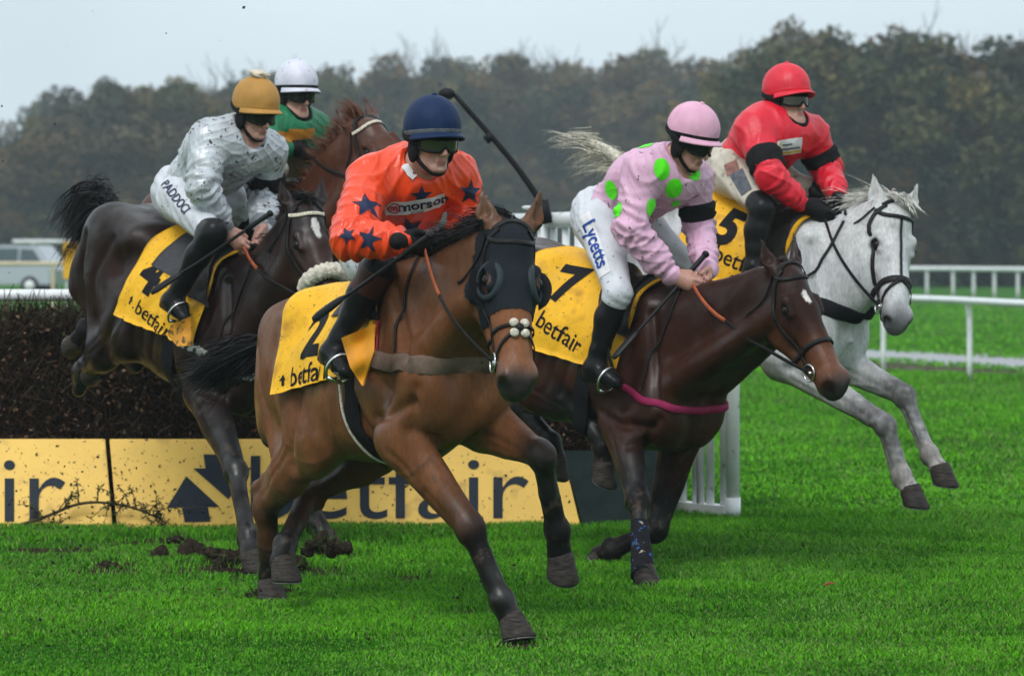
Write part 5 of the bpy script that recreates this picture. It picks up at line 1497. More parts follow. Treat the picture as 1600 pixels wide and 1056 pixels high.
SP5 = dict(name='grey_racehorse', label='grey racehorse in mid-air with a pale mane and yellow number cloth 5', W=(1288, 338, 15.2), theta=41, pitch=-20, s=1.0, legt=1.08,
    poll=(1404, 318, .10), muzz=(1411, 508), hyaw=-31, headL=.64, legs=legs_grey, arch=.05,
    coat=coat((.50, .51, .52), (.40, .41, .43), (.55, .55, .54), muzz=(.14, .14, .15), points=False, body=face_grey), coat_mat=coat_mat('grey_coat', spots=[((.16, .16, .16), 120, .66, .74)]),
    mane=dict(mat=WHITE_HAIR, w=.004, n=2600, len=.24, dirs=[(-.2, .2, 1), (-.8, .3, .5), (-1, .5, -.1), (-.9, .5, -.5)], side='r'),
    forelock=dict(mat=WHITE_HAIR, n=300, len=.12, lean=.35),
    tail=dict(mat=hair_mat('pale_tail_hair', (.50, .47, .38)), d0=(-.9, 0, .35), bend=(-.08, 0, .0), flow=[(-1, 0, .35), (-1, 0, .1), (-1, .0, -.25), (-.9, 0, -.6)], len=.34, n=300, w=.0032, mess=.12),
    ears=[(-.0, .04), (-.0, .04)], number='5', nose_w=.035, breast_mat=M_BLACKWEB, breast_w=.075, breast_h=-.34, cloth_x=-.58, extra=extra5, num_px=(1137, 357), txt_px=(1155, 411), pad_x=-.25)

# ------------------------------------------------------------------ 4: near-black
def legs_black(s):
    fr, T = s.fr, s.T
    E = T(.04, -.16, -.66); G = fr.gr(394, 897)
    K, Ft, C = hits(fr, E, G, [(368, 735, .55), (388, 838, .9), (391, 870, 1)])
    rf = [E, K, Ft, C, np.array([0.1, 0, -1.0])]
    E = T(.10, .16, -.66); G = fr.gr(514, 863)
    K, Ft, C = hits(fr, E, G, [(470, 735, .55), (493, 815, .9), (508, 838, 1)])
    lf = [E, K, Ft, C, np.array([0.2, 0, -1.0])]
    ST = T(-.62, -.20, -.58); HK = T(-.98, -.17, -.92); Ft = fr.pl(168, 555, -.16); C = fr.pl(156, 575, -.16)
    rh = [ST, HK, Ft, C, nrm(np.array([-1, 0, .2]))]
    ST = T(-.62, .20, -.58); HK = T(-1.02, .15, -.86); Ft = fr.pl(135, 515, -.02); C = fr.pl(124, 530, -.02)
    lh = [ST, HK, Ft, C, nrm(np.array([-1, 0, .1]))]
    return dict(rf=rf, lf=lf, rh=rh, lh=lh)

def extra4(s):
    Hd = s.Hd; br = [c for c in s.root.children if c.name.startswith('bridle')][0]
    P = s.head_ring(.40, .085, .032, -.20, 26, -2.2, 2.2)
    P = np.array([onto(s.tree, p, .022)[0] for p in P])
    V, Fc = tube_np(bez(list(P), 60), .036 + .004 * np.sin(np.arange(60) * 1.7), 16)
    V = np.array(V); V = V + (vnoise(V, 160, 4) * .004)[:, None] * nrm(s.hn)
    mesh_np('sheepskin_noseband', V, Fc, M_FLEECE, br)
    fold(s, [(266, 508), (298, 494), (299, 540), (277, 541), (262, 524)], -.36, mat('muddy_orange_lining', (.62, .27, .02), .6, .3, var=.3, vscale=12, bump=.3, bscale=16, spots=((.10, .06, .02), 30, .52, .62)))
M_BROW = mat('cream_beaded_browband', (.55, .50, .40), .6, .3, var=.5, vscale=120)
SP4 = dict(name='brown_racehorse', label='near-black racehorse with a fleece noseband landing over the birch, number cloth 4', W=(391, 398, 15.2), theta=50, pitch=-17, s=1.0,
    poll=(480, 314, .02), muzz=(536, 492), hyaw=-14, headL=.63, legs=legs_black, arch=.0,
    coat=coat((.016, .0075, .0055), (.030, .011, .007), (.010, .0065, .006), leg_from=.2, star=(.16, .055, .020, (.62, .60, .58)), face=lambda s, V, C, hx, hy, hz: lerpc(C, sstep(hx, .1, .3) * .5, (.050, .020, .014))),
    coat_mat=coat_mat('black_brown_coat', rough=.34, spec=.20),
    mane=dict(mat=BLACK_HAIR, n=600, len=.10, dirs=[(0, .2, 1), (-.5, .5, .5), (-.6, .7, -.5)], side='r'),
    forelock=dict(mat=BLACK_HAIR, n=120, len=.07, lean=.4),
    tail=dict(mat=BLACK_HAIR, d0=(-.75, .2, .55), bend=(-.12, .02, -.03), flow=[(-.8, .1, .5), (-1, .1, .0), (-.8, .0, -.7), (-.5, 0, -1), (-.5, 0, -1)], len=.50, n=1700, w=.004, mess=.16),
    ears=[(.0, .02), (.0, .05)], number='4', cloth_x=-.575, cloth_a=112, txt_s=.10, brow_mat=M_BROW, noseband=False, breast_mat=mat('white_webbing', (.45, .45, .44), .7, .3, spots=((.03, .03, .03), 25, .5, .56)), breast_w=.05, breast_h=-.47,
    extra=extra4, num_px=(238, 432), txt_px=(238, 500), txt_rot=-14, num_rot=-6, pad_x=-.46)

# ------------------------------------------------------------------ chestnut behind
def legs_chestnut(s):
    T = s.T
    def fore(y, x): return [T(.08, .16 * y, -.64), T(.36 + x, .15 * y, -.86), T(.22 + x, .15 * y, -1.10), T(.16 + x, .15 * y, -1.19)]
    def hind(y, x): return [T(-.64, .2 * y, -.60), T(-1.06 + x, .17 * y, -.82), T(-1.30 + x, .16 * y, -.98), T(-1.38 + x, .16 * y, -1.04)]
    return dict(rf=fore(-1, 0), lf=fore(1, .06), rh=hind(-1, 0), lh=hind(1, -.05))
SP6 = dict(name='chestnut_racehorse', label='chestnut racehorse with a ruffled red mane, half hidden behind the silver jacket', W=(456, 300, 16.6), theta=50, pitch=-4, s=1.0,
    poll=(567, 182, .0), muzz=(668, 292), hyaw=-20, headL=.63, legs=legs_chestnut, arch=.03,
    coat=coat((.082, .027, .013), (.12, .040, .017), (.050, .017, .010), legc=(.06, .02, .012), muzz=(.05, .02, .015)), coat_mat=coat_mat('chestnut_coat'),
    mane=dict(mat=RED_HAIR, w=.004, n=2600, len=.15, dirs=[(-.1, .0, 1), (-.6, .2, .9), (-1, .3, .3)], side='r', mess=.2),
    tail=dict(mat=RED_HAIR, d0=(-.9, 0, -.2), flow=[(-1, 0, 0), (-.8, 0, -.6), (-.5, 0, -1)], len=.55, n=300),
    ears=[(.0, .0), (.0, .02)], number='', brow_mat=M_BROW, breast=False)
H2 = Horse(SP2).build()
H7 = Horse(SP7).build()
H5 = Horse(SP5).build()
H4 = Horse(SP4).build()
H6 = Horse(SP6).build()
# ================================================================== JOCKEYS
M_SKIN = mat('skin', rough=.45, spec=.4, attr='Col', var=.10, vscale=70, bump=.12, bscale=160, spots=((.10, .065, .05), 120, .70, .74))
M_WHITE = mat('white_breeches', (.58, .60, .65), .58, .3, var=.10, vscale=8, bump=.5, bscale=15, spots=[((.13, .11, .09), 42, .66, .72)])
M_CREAM = mat('muddy_cream_breeches', (.50, .46, .38), .65, .3, var=.18, vscale=9, bump=.25, bscale=22, spots=[((.16, .13, .10), 16, .58, .72)])
M_BOOTS = mat('black_boot_leather', (.010, .010, .011), .28, .5, var=.3, vscale=20, bump=.12, bscale=60)
M_MAROON = mat('brown_boot_top', (.055, .012, .010), .5, .4, var=.3, vscale=20)
M_LENS = mat('dark_goggle_lens', (.016, .018, .016), .08, .7)
M_LENS2 = mat('silver_goggle_lens', (.07, .066, .05), .14, .6, metal=.5)
M_BLACKCLOTH = mat('black_cloth', (.012, .012, .013), .75, .25, var=.3, vscale=40, bump=.2, bscale=90)
M_GLOVE = mat('black_glove', (.010, .010, .011), .6, .35, var=.3, vscale=60, bump=.3, bscale=120)
M_WHIP = mat('black_whip', (.012, .012, .013), .35, .5)
M_WHITEPATCH = mat('white_patch', (.72, .72, .74), .6, .3)
M_NAVY = mat('navy_print', (.012, .022, .065), .6, .3)
M_REDINK = mat('red_print', (.55, .02, .05), .6, .3)
M_BLUEINK = mat('blue_print', (.010, .055, .30), .6, .3)

def silk(name, c, mud=0, rough=.33, var=.10, metal=0.0, spec=.5):
    sp = []
    if mud: sp = [((.05, .04, .035), 36, .70 - .05 * mud, .745 - .05 * mud), ((.06, .05, .04), 80, .72 - .03 * mud, .76 - .03 * mud)]
    return mat(name, c, rough, spec, var=var, vscale=7, bump=.55, bscale=13, sheen=.0, spots=sp or None, metal=metal, stretch=(1.6, 1.6, .7))

HS = .92
class Rider:
    def __init__(s, H, sp):
        s.H = H; s.sp = sp; fr = s.fr = H.fr
        j = {}
        for k, v in sp['j'].items():
            j[k] = fr.pl(*v) if len(v) == 3 else fr.pl(*v[:3]) + np.array(v[3])
        for k in list(j):
            if k[-2:] == '_r':
                m = k[:-1] + 'l'
                if m not in j: j[m] = j[k] * np.array([1, -1, 1])
        s.j = j
        def dist(a, b): return round(float(np.linalg.norm(j[a] - j[b])), 3)
        if DEBUG: print('RIDER', sp['label'][:24], {f'{a}-{b}': dist(a, b) for a, b in (('pelvis', 'neck'), ('neck', 'head'), ('sh_r', 'sh_l'), ('sh_r', 'el_r'), ('el_r', 'wr_r'), ('sh_l', 'el_l'), ('el_l', 'wr_l'), ('hip_r', 'kn_r'), ('kn_r', 'an_r'), ('hip_l', 'kn_l'), ('wr_r', 'ha_r'))})
        w = fr.wor(j['pelvis'])
        s.root = empty('person', (w[0], w[1], w[2] - .1), fr.rz)
        s.off = np.array([j['pelvis'][0], j['pelvis'][1], j['pelvis'][2] - .1])
        tag(s.root, sp['label'], 'person', 'jockeys riding the racehorses')
        yw, pt = R(sp['yaw']), R(sp['pitch'])
        f = np.array([math.sin(yw) * math.cos(pt), -math.cos(yw) * math.cos(pt), -math.sin(pt)])
        f = np.array([f @ fr.f, f @ fr.l, f[2]]); s.hf = nrm(f)
        up = np.array([0, 0, 1.0]) + np.array([0, math.sin(R(sp.get('roll', 0))), 0])
        s.hu = nrm(up - s.hf * (up @ s.hf)); s.hl = np.cross(s.hu, s.hf)
    def P(s, x, y, z): return s.j['head'] + (s.hf * x + s.hl * y + s.hu * z) * HS
    def put(s, name, V, Q, m, parent=None, **k):
        V = np.asarray(V, float) - s.off
        o = mesh_np(name, V, Q, m, parent or s.root, **k); return o
    def sculpt_to(s, sk, h, name, m, parent=None, disp=None, relax=1, attr=None):
        V, Q = sk.mesh(h, relax)
        if disp is not None: V = V + vnormals(V, Q) * disp(V)[:, None]
        o = s.put(name, V, Q, m, parent, attr=None if attr is None else {'Col': attr(V)})
        return o, bvh(V, Q), V

    def hand(s, sk, side):
        """closed hand on the rein: palm, four unequal curled fingers, thumb on top"""
        j = s.j; y = -1 if side == 'r' else 1
        w, c = j['wr_' + side], j['ha_' + side]
        d = nrm(c - w); L = 1.0
        inn = np.array([0, -y, 0.0]); inn = nrm(inn - d * (inn @ d))            # palm faces inwards
        dn = nrm(np.cross(d, inn)) ; 
        if dn[2] > 0: dn = -dn
        p0 = w + d * .015; p1 = c + d * .010
        sk.cap(p0, p1, .026, .030, .012, 1.35, 1.35, dn)
        lens = [.040, .045, .042, .034]
        for k in range(4):
            o = (k - 1.4) * .0205
            b = p1 + dn * o - inn * .012 + d * .012
            k1 = b + d * lens[k] * .80 + inn * .004
            k2 = k1 + inn * lens[k] * .72 + d * .002 - d * .012
            k3 = k2 - d * lens[k] * .62 - inn * .004
            r = .0105 - .0008 * abs(k - 1)
            sk.cap(b, k1, r + .001, r, .006); sk.cap(k1, k2, r, r - .001, .006); sk.cap(k2, k3, r - .001, r - .002, .005)
        t0 = p0 + d * .018 - dn * .030 + inn * .01; t1 = t0 + d * .040 - dn * .010 + inn * .012; t2 = t1 + d * .030 + inn * .010 + dn * .006
        sk.cap(t0, t1, .014, .012, .010); sk.cap(t1, t2, .012, .0095, .006)
        return p1

    def build(s):
        sp, j, P = s.sp, s.j, s.P
        la = nrm(j['sh_l'] - j['sh_r'])
        # -------------------------------------------------------- body (one continuous surface)
        sk = Sculpt(); A = (s.hf, s.hl, s.hu); q = HS
        def he(x, y, z, r, k=.015, op='+'): sk.ell(P(x, y, z), np.array(r) * q, A, k, op)
        def hc(a, b, ra, rb, k=.012, op='+'): sk.cap(P(*a), P(*b), ra * q, rb * q, k, op=op)
        he(-.012, 0, .032, (.094, .075, .088)); he(.022, 0, -.040, (.066, .054, .085), .03)
        he(.074, 0, -.104, (.020, .022, .016), .02)
        for y in (-1, 1):
            hc((-.005, .052 * y, -.055), (.062, .020 * y, -.100), .017, .016, .02)
            he(.060, .040 * y, -.022, (.026, .022, .020), .02)
            he(.082, .030 * y, .004, (.014, .016, .011), .010, '-')
            he(-.008, .076 * y, -.012, (.017, .008, .030), .006)
            he(.100, .011 * y, -.043, (.009, .008, .007), .006)
        hc((.080, -.034, .020), (.080, .034, .020), .011, .011)
        hc((.088, 0, .008), (.115, 0, -.036), .0085, .0115, .008)
        for y in (-1, 1): hc((.094, .020 * y, -.050), (.080, .034 * y, -.080), .004, .004, .010, '-')
        hc((.094, -.010, -.092), (.094, .010, -.092), .005, .005, .010, '-')
        hc((.086, -.017, -.068), (.086, .017, -.068), .0075, .0075, .006); hc((.083, -.014, -.080), (.083, .014, -.080), .0080, .0080, .006)
        hc((.097, -.020, -.0735), (.097, .020, -.0735), .0028, .0028, .004, '-')
        sk.cap(P(-.022, 0, -.07), j['neck'], .052, .056, .03)
        mid = (j['sh_l'] + j['sh_r']) / 2
        sk.cap(j['neck'], mid, .06, .09, .05); sk.cap(mid, j['pelvis'], .115, .11, .05, 1.25, 1.15, la)
        for sd in 'rl':
            sk.cap(mid, j['sh_' + sd], .07, .050, .04); sk.cap(j['sh_' + sd], j['el_' + sd], .046, .038, .03); sk.cap(j['el_' + sd], j['wr_' + sd], .038, .024, .02)
            sk.cap(j['wr_' + sd] - nrm(j['ha_' + sd] - j['wr_' + sd]) * .02, j['wr_' + sd] + nrm(j['ha_' + sd] - j['wr_' + sd]) * .03, .025, .024, .015)
            sk.cap(j['pelvis'], j['hip_' + sd], .10, .085, .04); sk.cap(j['hip_' + sd], j['kn_' + sd], .075, .052, .03); sk.cap(j['kn_' + sd], j['an_' + sd], .046, .030, .03)
            sk.cap(j['an_' + sd], j['an_' + sd] * .55 + j['to_' + sd] * .45, .030, .020, .02)
            s.hand(sk, sd)
        sc = np.array(sp.get('skin', (.50, .27, .20)))
        def skincol(V):
            C = np.tile(sc, (len(V), 1)); h = (V - j['head']) / HS; x, y, z = h @ s.hf, h @ s.hl, h @ s.hu
            C = lerpc(C, sstep(-((x - .094) ** 2 / .0003 + (y / .022) ** 2 + ((z + .073) / .012) ** 2), -1.6, -.6), sc * np.array([.80, .50, .52]))
            for yy in (-1, 1): C = lerpc(C, .45 * sstep(-np.linalg.norm(h - 0, axis=1) * 0 - ((x - .075) / .03) ** 2 - ((y - .045 * yy) / .02) ** 2 - ((z + .03) / .02) ** 2, -1.5, -.2), sc * np.array([1.0, .72, .68]))
            C = lerpc(C, .35 * sstep(-z, .05, .09) * sstep(x, .0, .04), sc * np.array([.62, .62, .66]))   # stubble
            C = lerpc(C, .5 * sstep(-((x - .1) / .03) ** 2 - (y / .016) ** 2 - ((z + .03) / .02) ** 2, -1.3, -.3), sc * np.array([1.0, .75, .70]))
            return C * (1 + .05 * vnoise(V, 60, 2))[:, None]
        body, btree, BV = s.sculpt_to(sk, .0045, 'body', M_SKIN, attr=skincol)
        for y in (-1, 1):
            vs, fs = uv_sphere(P(.076, .030 * y, .003), .0115, 10, 7); s.put('eye', vs, fs, M_EYE, body)
        # -------------------------------------------------------- breeches
        bm = sp.get('breeches', M_WHITE)
        sk = Sculpt()
        wst = j['pelvis'] * .80 + mid * .20
        sk.cap(wst, j['pelvis'], .120, .135, .05, 1.12, 1.2, la)
        for sd in 'rl':
            sk.cap(j['pelvis'], j['hip_' + sd], .125, .115, .05)
            e = j['kn_' + sd] + nrm(j['an_' + sd] - j['kn_' + sd]) * (sp.get('boot_k', .05) + .01)
            kd_ = nrm(j['kn_' + sd] - j['hip_' + sd]); hi_ = sp.get('boot_k', .05) <= 0; ke_ = j['kn_' + sd] - kd_ * (.055 if hi_ else 0)
            sk.cap(j['hip_' + sd], ke_, .104, .064 if hi_ else .062, .04)
            if not hi_: sk.cap(j['kn_' + sd], e, .061, .058, .03)
        def folds(amp, freq, seed):
            def f(V):
                n = vnoise(V, 9, seed); return amp * (np.sin(V @ np.array([.8, .3, 1.0]) * freq + n * 3.2) * .55 + vnoise(V, 22, seed + 1) * .55) 
            return f
        _, ptree, _ = s.sculpt_to(sk, .0085, 'breeches', bm, disp=lambda V: folds(.0050, 50, 31)(V) + folds(.0032, 105, 77)(V)); s.ptree = ptree
        # -------------------------------------------------------- boots
        for sd in 'rl':
            sk = Sculpt(); k, a, t = j['kn_' + sd], j['an_' + sd], j['to_' + sd]
            ax = nrm(a - k); k0 = k + ax * sp.get('boot_k', .05); fwd = nrm(t - a); low = nrm(ax - fwd * (ax @ fwd))
            calf = k + (a - k) * .35 - fwd * .014
            if sp.get('boot_k', .05) <= 0: sk.cap(k - nrm(k - j['hip_' + sd]) * .045, k, .069, .063, .03)
            sk.cap(k0, calf, .060, .058, .03); sk.cap(calf, a - ax * .02, .058, .042, .03)
            sk.cap(a - ax * .02, a + low * .02, .043, .045, .03)
            heel = a + low * .045 - fwd * .035; ball = t - fwd * .05 + low * .012
            sk.cap(a + low * .02, ball, .044, .036, .03); sk.cap(ball, t + low * .014, .038, .030, .02, 1.15, 1.1, np.cross(fwd, low))
            sk.cap(heel, a + low * .015, .034, .040, .02)
            sk.cap(heel + low * .028, ball + low * .026, .014, .014, .012, 2.2, 2.4, np.cross(fwd, low))
            b, bt, bV = s.sculpt_to(sk, .0065, 'boot', sp.get('boots', M_BOOTS), disp=lambda V: .0025 * np.sin(((V - a) @ ax) * 70 + vnoise(V, 12, 4) * 2) * sstep(-np.abs((V - a) @ ax + .05), -.14, -.03))
            if sp.get('boot_top'):
                s.band('boot_top', bt, k0, a, .02, .30, sp['boot_top'], b)
        # -------------------------------------------------------- jacket
        sk = Sculpt()
        lo = j['pelvis'] * sp.get('lo', .70) + mid * (1 - sp.get('lo', .70))
        nb = j['neck']
        sk.cap(mid - la * 0, lo, .138, .134, .06, 1.28, 1.18, la)
        bk = nrm(np.cross(la, nrm(mid - lo))); 
        if bk[2] < 0: bk = -bk
        sk.ell(mid * .62 + lo * .38 + bk * sp.get('hump', .05), np.array([.19, .17, .125]), (la, nrm(mid - lo), bk), .06)      # rounded back
        sk.cap(nb, mid, .060, .10, .04)
        for sd in 'rl':
            sh, el, wr = j['sh_' + sd], j['el_' + sd], j['wr_' + sd]
            sk.cap(nb * .5 + mid * .5, sh, .088, .086, .05)
            sk.cap(sh, el, .086, .071, .04); sk.cap(el, el * .35 + wr * .65, .071, .060, .03); sk.cap(el * .35 + wr * .65, el * .08 + wr * .92, .060, .040, .02); sk.cap(el * .08 + wr * .92, wr, .040, .036, .02)
        sk.cap(P(-.01, 0, -.06), nb + (nb - P(-.02, 0, -.06)) * .05, .080, .072, .012, op='-')
        sk.ell(P(.045, 0, -.10), .070, k=.012, op='-')
        def jf(V):
            sd_ = sp.get('seed', 41); r_ = np.random.default_rng(sd_); f = vnoise(V, 7, sd_) * .0045
            for q_ in range(3):
                dv = nrm(r_.normal(size=3) + np.array([.5, .2, .8])); ph = V @ dv * r_.uniform(34, 52) + 3.4 * vnoise(V, 5, sd_ + q_) + 1.8 * vnoise(V, 12, sd_ + 5 + q_)
                f = f + .0072 * np.exp(-(np.sin(ph) / .5) ** 2) * np.clip(.30 + vnoise(V, 5.5, sd_ + 9 + q_), 0, 1)
                p2_ = V @ nrm(r_.normal(size=3)) * r_.uniform(75, 110) + 3.2 * vnoise(V, 8, sd_ + 20 + q_); f = f + .0042 * np.exp(-(np.sin(p2_) / .32) ** 2) * np.clip(vnoise(V, 8, sd_ + 30 + q_) - .1, 0, 1)
            for sd in 'rl':
                sh, el, wr = j['sh_' + sd], j['el_' + sd], j['wr_' + sd]
                d1, t1 = seg_dist(V, sh, el); d2, t2 = seg_dist(V, el, wr)
                near = sstep(-np.minimum(d1, d2), -.10, -.07)
                tt = np.where(d1 < d2, t1 - 1, t2)
                f = f + near * .0075 * np.sin(tt * 30 + vnoise(V, 16, 8) * 2.6) * np.exp(-(tt / .38) ** 2)
                f = f + near * .0055 * np.sin(t2 * 38 + vnoise(V, 20, 9) * 2.2) * sstep(t2, .45, .95) * (d2 <= d1)
            return f
        jk, jtree, JV = s.sculpt_to(sk, .0062, 'jacket', sp['jacket'], disp=jf); s.jk, s.jtree = jk, jtree
        for sd in 'rl':
            s.band('cuff', jtree, j['el_' + sd], j['wr_' + sd], .90, 1.0, sp.get('cuff', sp['jacket']), jk, off=.003)
            if sp.get('armband', '').find(sd) >= 0: s.band('armband', jtree, j['sh_' + sd], j['el_' + sd], .50, .86, M_BLACKCLOTH, jk, off=.010)
            if sp.get('gloves'):
                g = Sculpt(); s.hand(g, sd)
                w, c = j['wr_' + sd], j['ha_' + sd]; d = nrm(c - w); g.cap(w - d * .03, w + d * .03, .031, .030, .012)
                s.sculpt_to(g, .0042, 'glove', M_GLOVE, disp=lambda V: np.full(len(V), .0025))
        # collar
        n0 = nb + (P(-.02, 0, -.07) - nb) * .18; n1 = nb + (P(-.02, 0, -.07) - nb) * .52
        ring = []; axn = nrm(n1 - n0); e1 = nrm(np.cross(axn, la)); 
        V = []; Fc = []; n = 26
        for i, (c, r) in enumerate(((n0 - axn * .01, .083), (n0 + axn * .012, .078), (n1, .071), (n1 - axn * .002, .066))):
            for k in range(n):
                a = 2 * math.pi * k / n; V.append(c + (la * math.cos(a) + e1 * math.sin(a)) * r)
        for i in range(3):
            for k in range(n): Fc.append([i * n + k, i * n + (k + 1) % n, (i + 1) * n + (k + 1) % n, (i + 1) * n + k])
        s.put('collar', V, Fc, sp.get('collar', sp['jacket']), jk)
        s.headgear(btree)
        if 'marks' in sp: sp['marks'](s)
        return s

    def band(s, name, tree, a, b, t0, t1, m, parent, off=.004, n=28, rows=6):
        a = np.asarray(a); b = np.asarray(b); ax = nrm(b - a); e = nrm(np.cross(ax, [0, .3, 1.0])); g = np.cross(ax, e)
        V = []; Fc = []
        for i, t in enumerate(np.linspace(t0, t1, rows)):
            c = a + (b - a) * t
            for k in range(n):
                an = 2 * math.pi * k / n; d = e * math.cos(an) + g * math.sin(an)
                hit = tree.ray_cast(Vector(c + d * .13), Vector(-d), .13)
                p = np.array(hit[0]) if hit[0] is not None else c + d * .05
                if np.linalg.norm(p - c) > .10: p = c + d * .06
                o = off if 0 < i < rows - 1 else off * .2
                V.append(p + d * o)
        for i in range(rows - 1):
            for k in range(n): Fc.append([i * n + k, i * n + (k + 1) % n, (i + 1) * n + (k + 1) % n, (i + 1) * n + k])
        return s.put(name, V, Fc, m, parent)

    def headgear(s, btree):
        sp, P = s.sp, s.P
        # helmet shell, cut above the brow and lower at the nape
        cc = np.array([-.014, 0, .066]); rad = np.array([.139, .114, .129])
        def shell(r, lo_f, lo_b, nu=96, nv=20, puff=0.0):
            V = []; Fc = []
            for i in range(nv + 1):
                for k in range(nu):
                    a = 2 * math.pi * k / nu
                    zb = lo_f * (.5 + .5 * math.cos(a)) + lo_b * (.5 - .5 * math.cos(a))
                    th0 = math.acos(np.clip((zb - cc[2]) / r[2], -1, 1)); th = th0 * i / nv
                    g = 1 + (0 if not puff else .006 * math.sin(th * 9 + 2.2 * math.sin(a * 3 + 1)) * math.sin(a * 2 + 3 * i / nv) - .016 * math.exp(-(math.sin(a * 4) / .10) ** 2) * math.sin(th))
                    V.append(P(cc[0] + r[0] * g * math.sin(th) * math.cos(a), r[1] * g * math.sin(th) * math.sin(a), cc[2] + r[2] * math.cos(th)))
            for i in range(nv):
                for k in range(nu): Fc.append([i * nu + k, (i + 1) * nu + k, (i + 1) * nu + (k + 1) % nu, i * nu + (k + 1) % nu])
            return V, Fc
        V, Fc = shell(rad, .052, -.004, puff=.02)
        V = np.array(V); N = nrm(s.hu)
        hm = s.put('helmet', V, Fc, sp['cap'])
        V, Fc = shell(rad * np.array([.94, .94, .95]), .012, -.045)
        s.put('helmet_liner', V, Fc, M_BLACKCLOTH, hm)
        # band above the peak
        V = []; Fc = []; nu = 44
        for i, (z, gr) in enumerate(((.0, 1.012), (.004, 1.022), (.016, 1.022), (.020, 1.012))):
            for k in range(nu):
                a = 2 * math.pi * k / nu; zb = .052 * (.5 + .5 * math.cos(a)) - .004 * (.5 - .5 * math.cos(a)) + z
                rr = math.sqrt(max(0, 1 - ((zb - cc[2]) / rad[2]) ** 2)) * gr
                V.append(P(cc[0] + rad[0] * rr * math.cos(a), rad[1] * rr * math.sin(a), zb))
        for i in range(3):
            for k in range(nu): Fc.append([i * nu + k, i * nu + (k + 1) % nu, (i + 1) * nu + (k + 1) % nu, (i + 1) * nu + k])
        s.put('cap_band', V, Fc, sp.get('capband', sp['cap']), hm)
        # peak
        V = []; Fc = []; n = 21; rows = 7
        for i in range(rows):
            r = i / (rows - 1)
            for k in range(n):
                a = R(-80 + 160 * k / (n - 1)); e = .036 * r * max(0, math.cos(a * 1.08)) ** .7
                zb = .052 * (.5 + .5 * math.cos(a)) - .004 * (.5 - .5 * math.cos(a)) + .004
                V.append(P(cc[0] + (rad[0] * 1.0 + e) * math.cos(a), (rad[1] * 1.0 + e * .7) * math.sin(a), zb - .30 * e * r - .02 * r * math.sin(a) ** 2))
        nb = len(V)
        V += [v - s.hu * .006 for v in V]
        for i in range(rows - 1):
            for k in range(n - 1):
                f = [i * n + k, i * n + k + 1, (i + 1) * n + k + 1, (i + 1) * n + k]; Fc += [f, [x + nb for x in f[::-1]]]
        rim = [(rows - 1) * n + k for k in range(n)]
        for a, b in zip(rim, rim[1:]): Fc.append([a, b, b + nb, a + nb])
        s.put('peak', V, Fc, sp['cap'], hm)
        # button / pompom on top
        t = P(cc[0], 0, cc[2] + rad[2])
        if sp.get('pompom'):
            V, Fc = uv_sphere((0, 0, 0), 1, 14, 9); V = np.array(V); V = V * (1 + .22 * vnoise(V, 5, 3))[:, None]
            s.put('pompom', V[:, [0]] * s.hf * .045 + V[:, [1]] * s.hl * .045 + V[:, [2]] * s.hu * .020 + t + s.hu * .008 - s.hf * .01, Fc, sp['pompom'], hm)
        else:
            V, Fc = uv_sphere((0, 0, 0), 1, 10, 6); V = np.array(V)
            s.put('cap_button', V[:, [0]] * s.hf * .012 + V[:, [1]] * s.hl * .012 + V[:, [2]] * s.hu * .006 + t + s.hu * .001, Fc, sp['cap'], hm)
        # harness: ear guards and chin strap
        for y in (-1, 1):
            V, Fc = uv_sphere((0, 0, 0), 1, 14, 10); V = np.array(V)
            s.put('ear_guard', V[:, [0]] * s.hf * .036 + V[:, [1]] * s.hl * .016 + V[:, [2]] * s.hu * .060 + P(-.008, .084 * y, -.024), Fc, M_BLACKCLOTH, hm)
        pts = [P(.0, .082 * y, z) for y, z in ((1, -.04), (1, -.055))] + [P(.030, .055, -.095), P(.058, .028, -.124), P(.064, 0, -.128), P(.058, -.028, -.124), P(.030, -.055, -.095), P(.0, -.078, -.055), P(.0, -.078, -.04)]
        C = bez(pts, 30); C = np.array([onto(btree, p, .003)[0] for p in C])
        V, Fc = tube_np(C, .0085, 8); s.put('chin_strap', V, Fc, M_BLACKCLOTH, hm)
        # goggles
        def gog(x0, z0, z1, rx, ry, amax, bridge, n=31, rows=9):
            V = []; Fc = []
            for i in range(rows):
                r = i / (rows - 1)
                for k in range(n):
                    a = R(-amax + 2 * amax * k / (n - 1)); c = abs(a) / R(amax)
                    zl = z0 + bridge * math.exp(-(a / .16) ** 2) + (z1 - z0) * .35 * max(0, c - .75) * 2; zh = z1 - (z1 - z0) * .30 * max(0, c - .75) * 2
                    V.append(P(x0 + rx * math.cos(a) , ry * math.sin(a), zl + (zh - zl) * r))
            for i in range(rows - 1):
                for k in range(n - 1): Fc.append([i * n + k, i * n + k + 1, (i + 1) * n + k + 1, (i + 1) * n + k])
            rim = [k for k in range(n)] + [i * n + n - 1 for i in range(1, rows)] + [(rows - 1) * n + k for k in range(n - 2, -1, -1)] + [i * n for i in range(rows - 2, -1, -1)]
            return V, Fc, [V[i] for i in rim]
        V, Fc, rim = gog(.008, -.030, .022, .106, .094, 68, .020)
        g = s.put('goggles', V, Fc, sp.get('lens', M_LENS))
        T, F2 = tube_np(np.array(rim), .0050, 8); s.put('goggle_frame', T, F2, M_BLACKCLOTH, g)
        # foam between frame and face
        V = []; Fc = []; 
        for y in (-1, 1):
            pts = [P(.008 + .106 * math.cos(R(68)), .094 * y * math.sin(R(68)), -.002), P(.0, .108 * y, .006), P(-.06, .106 * y, .018), P(-.12, .072 * y, .034), P(-.150, .0, .042)]
            T, F2 = tube_np(bez(pts, 16), .011, 8, flat=(s.hl, .25)); s.put('goggle_strap', T, F2, sp.get('gstrap', M_BLACKCLOTH), g)

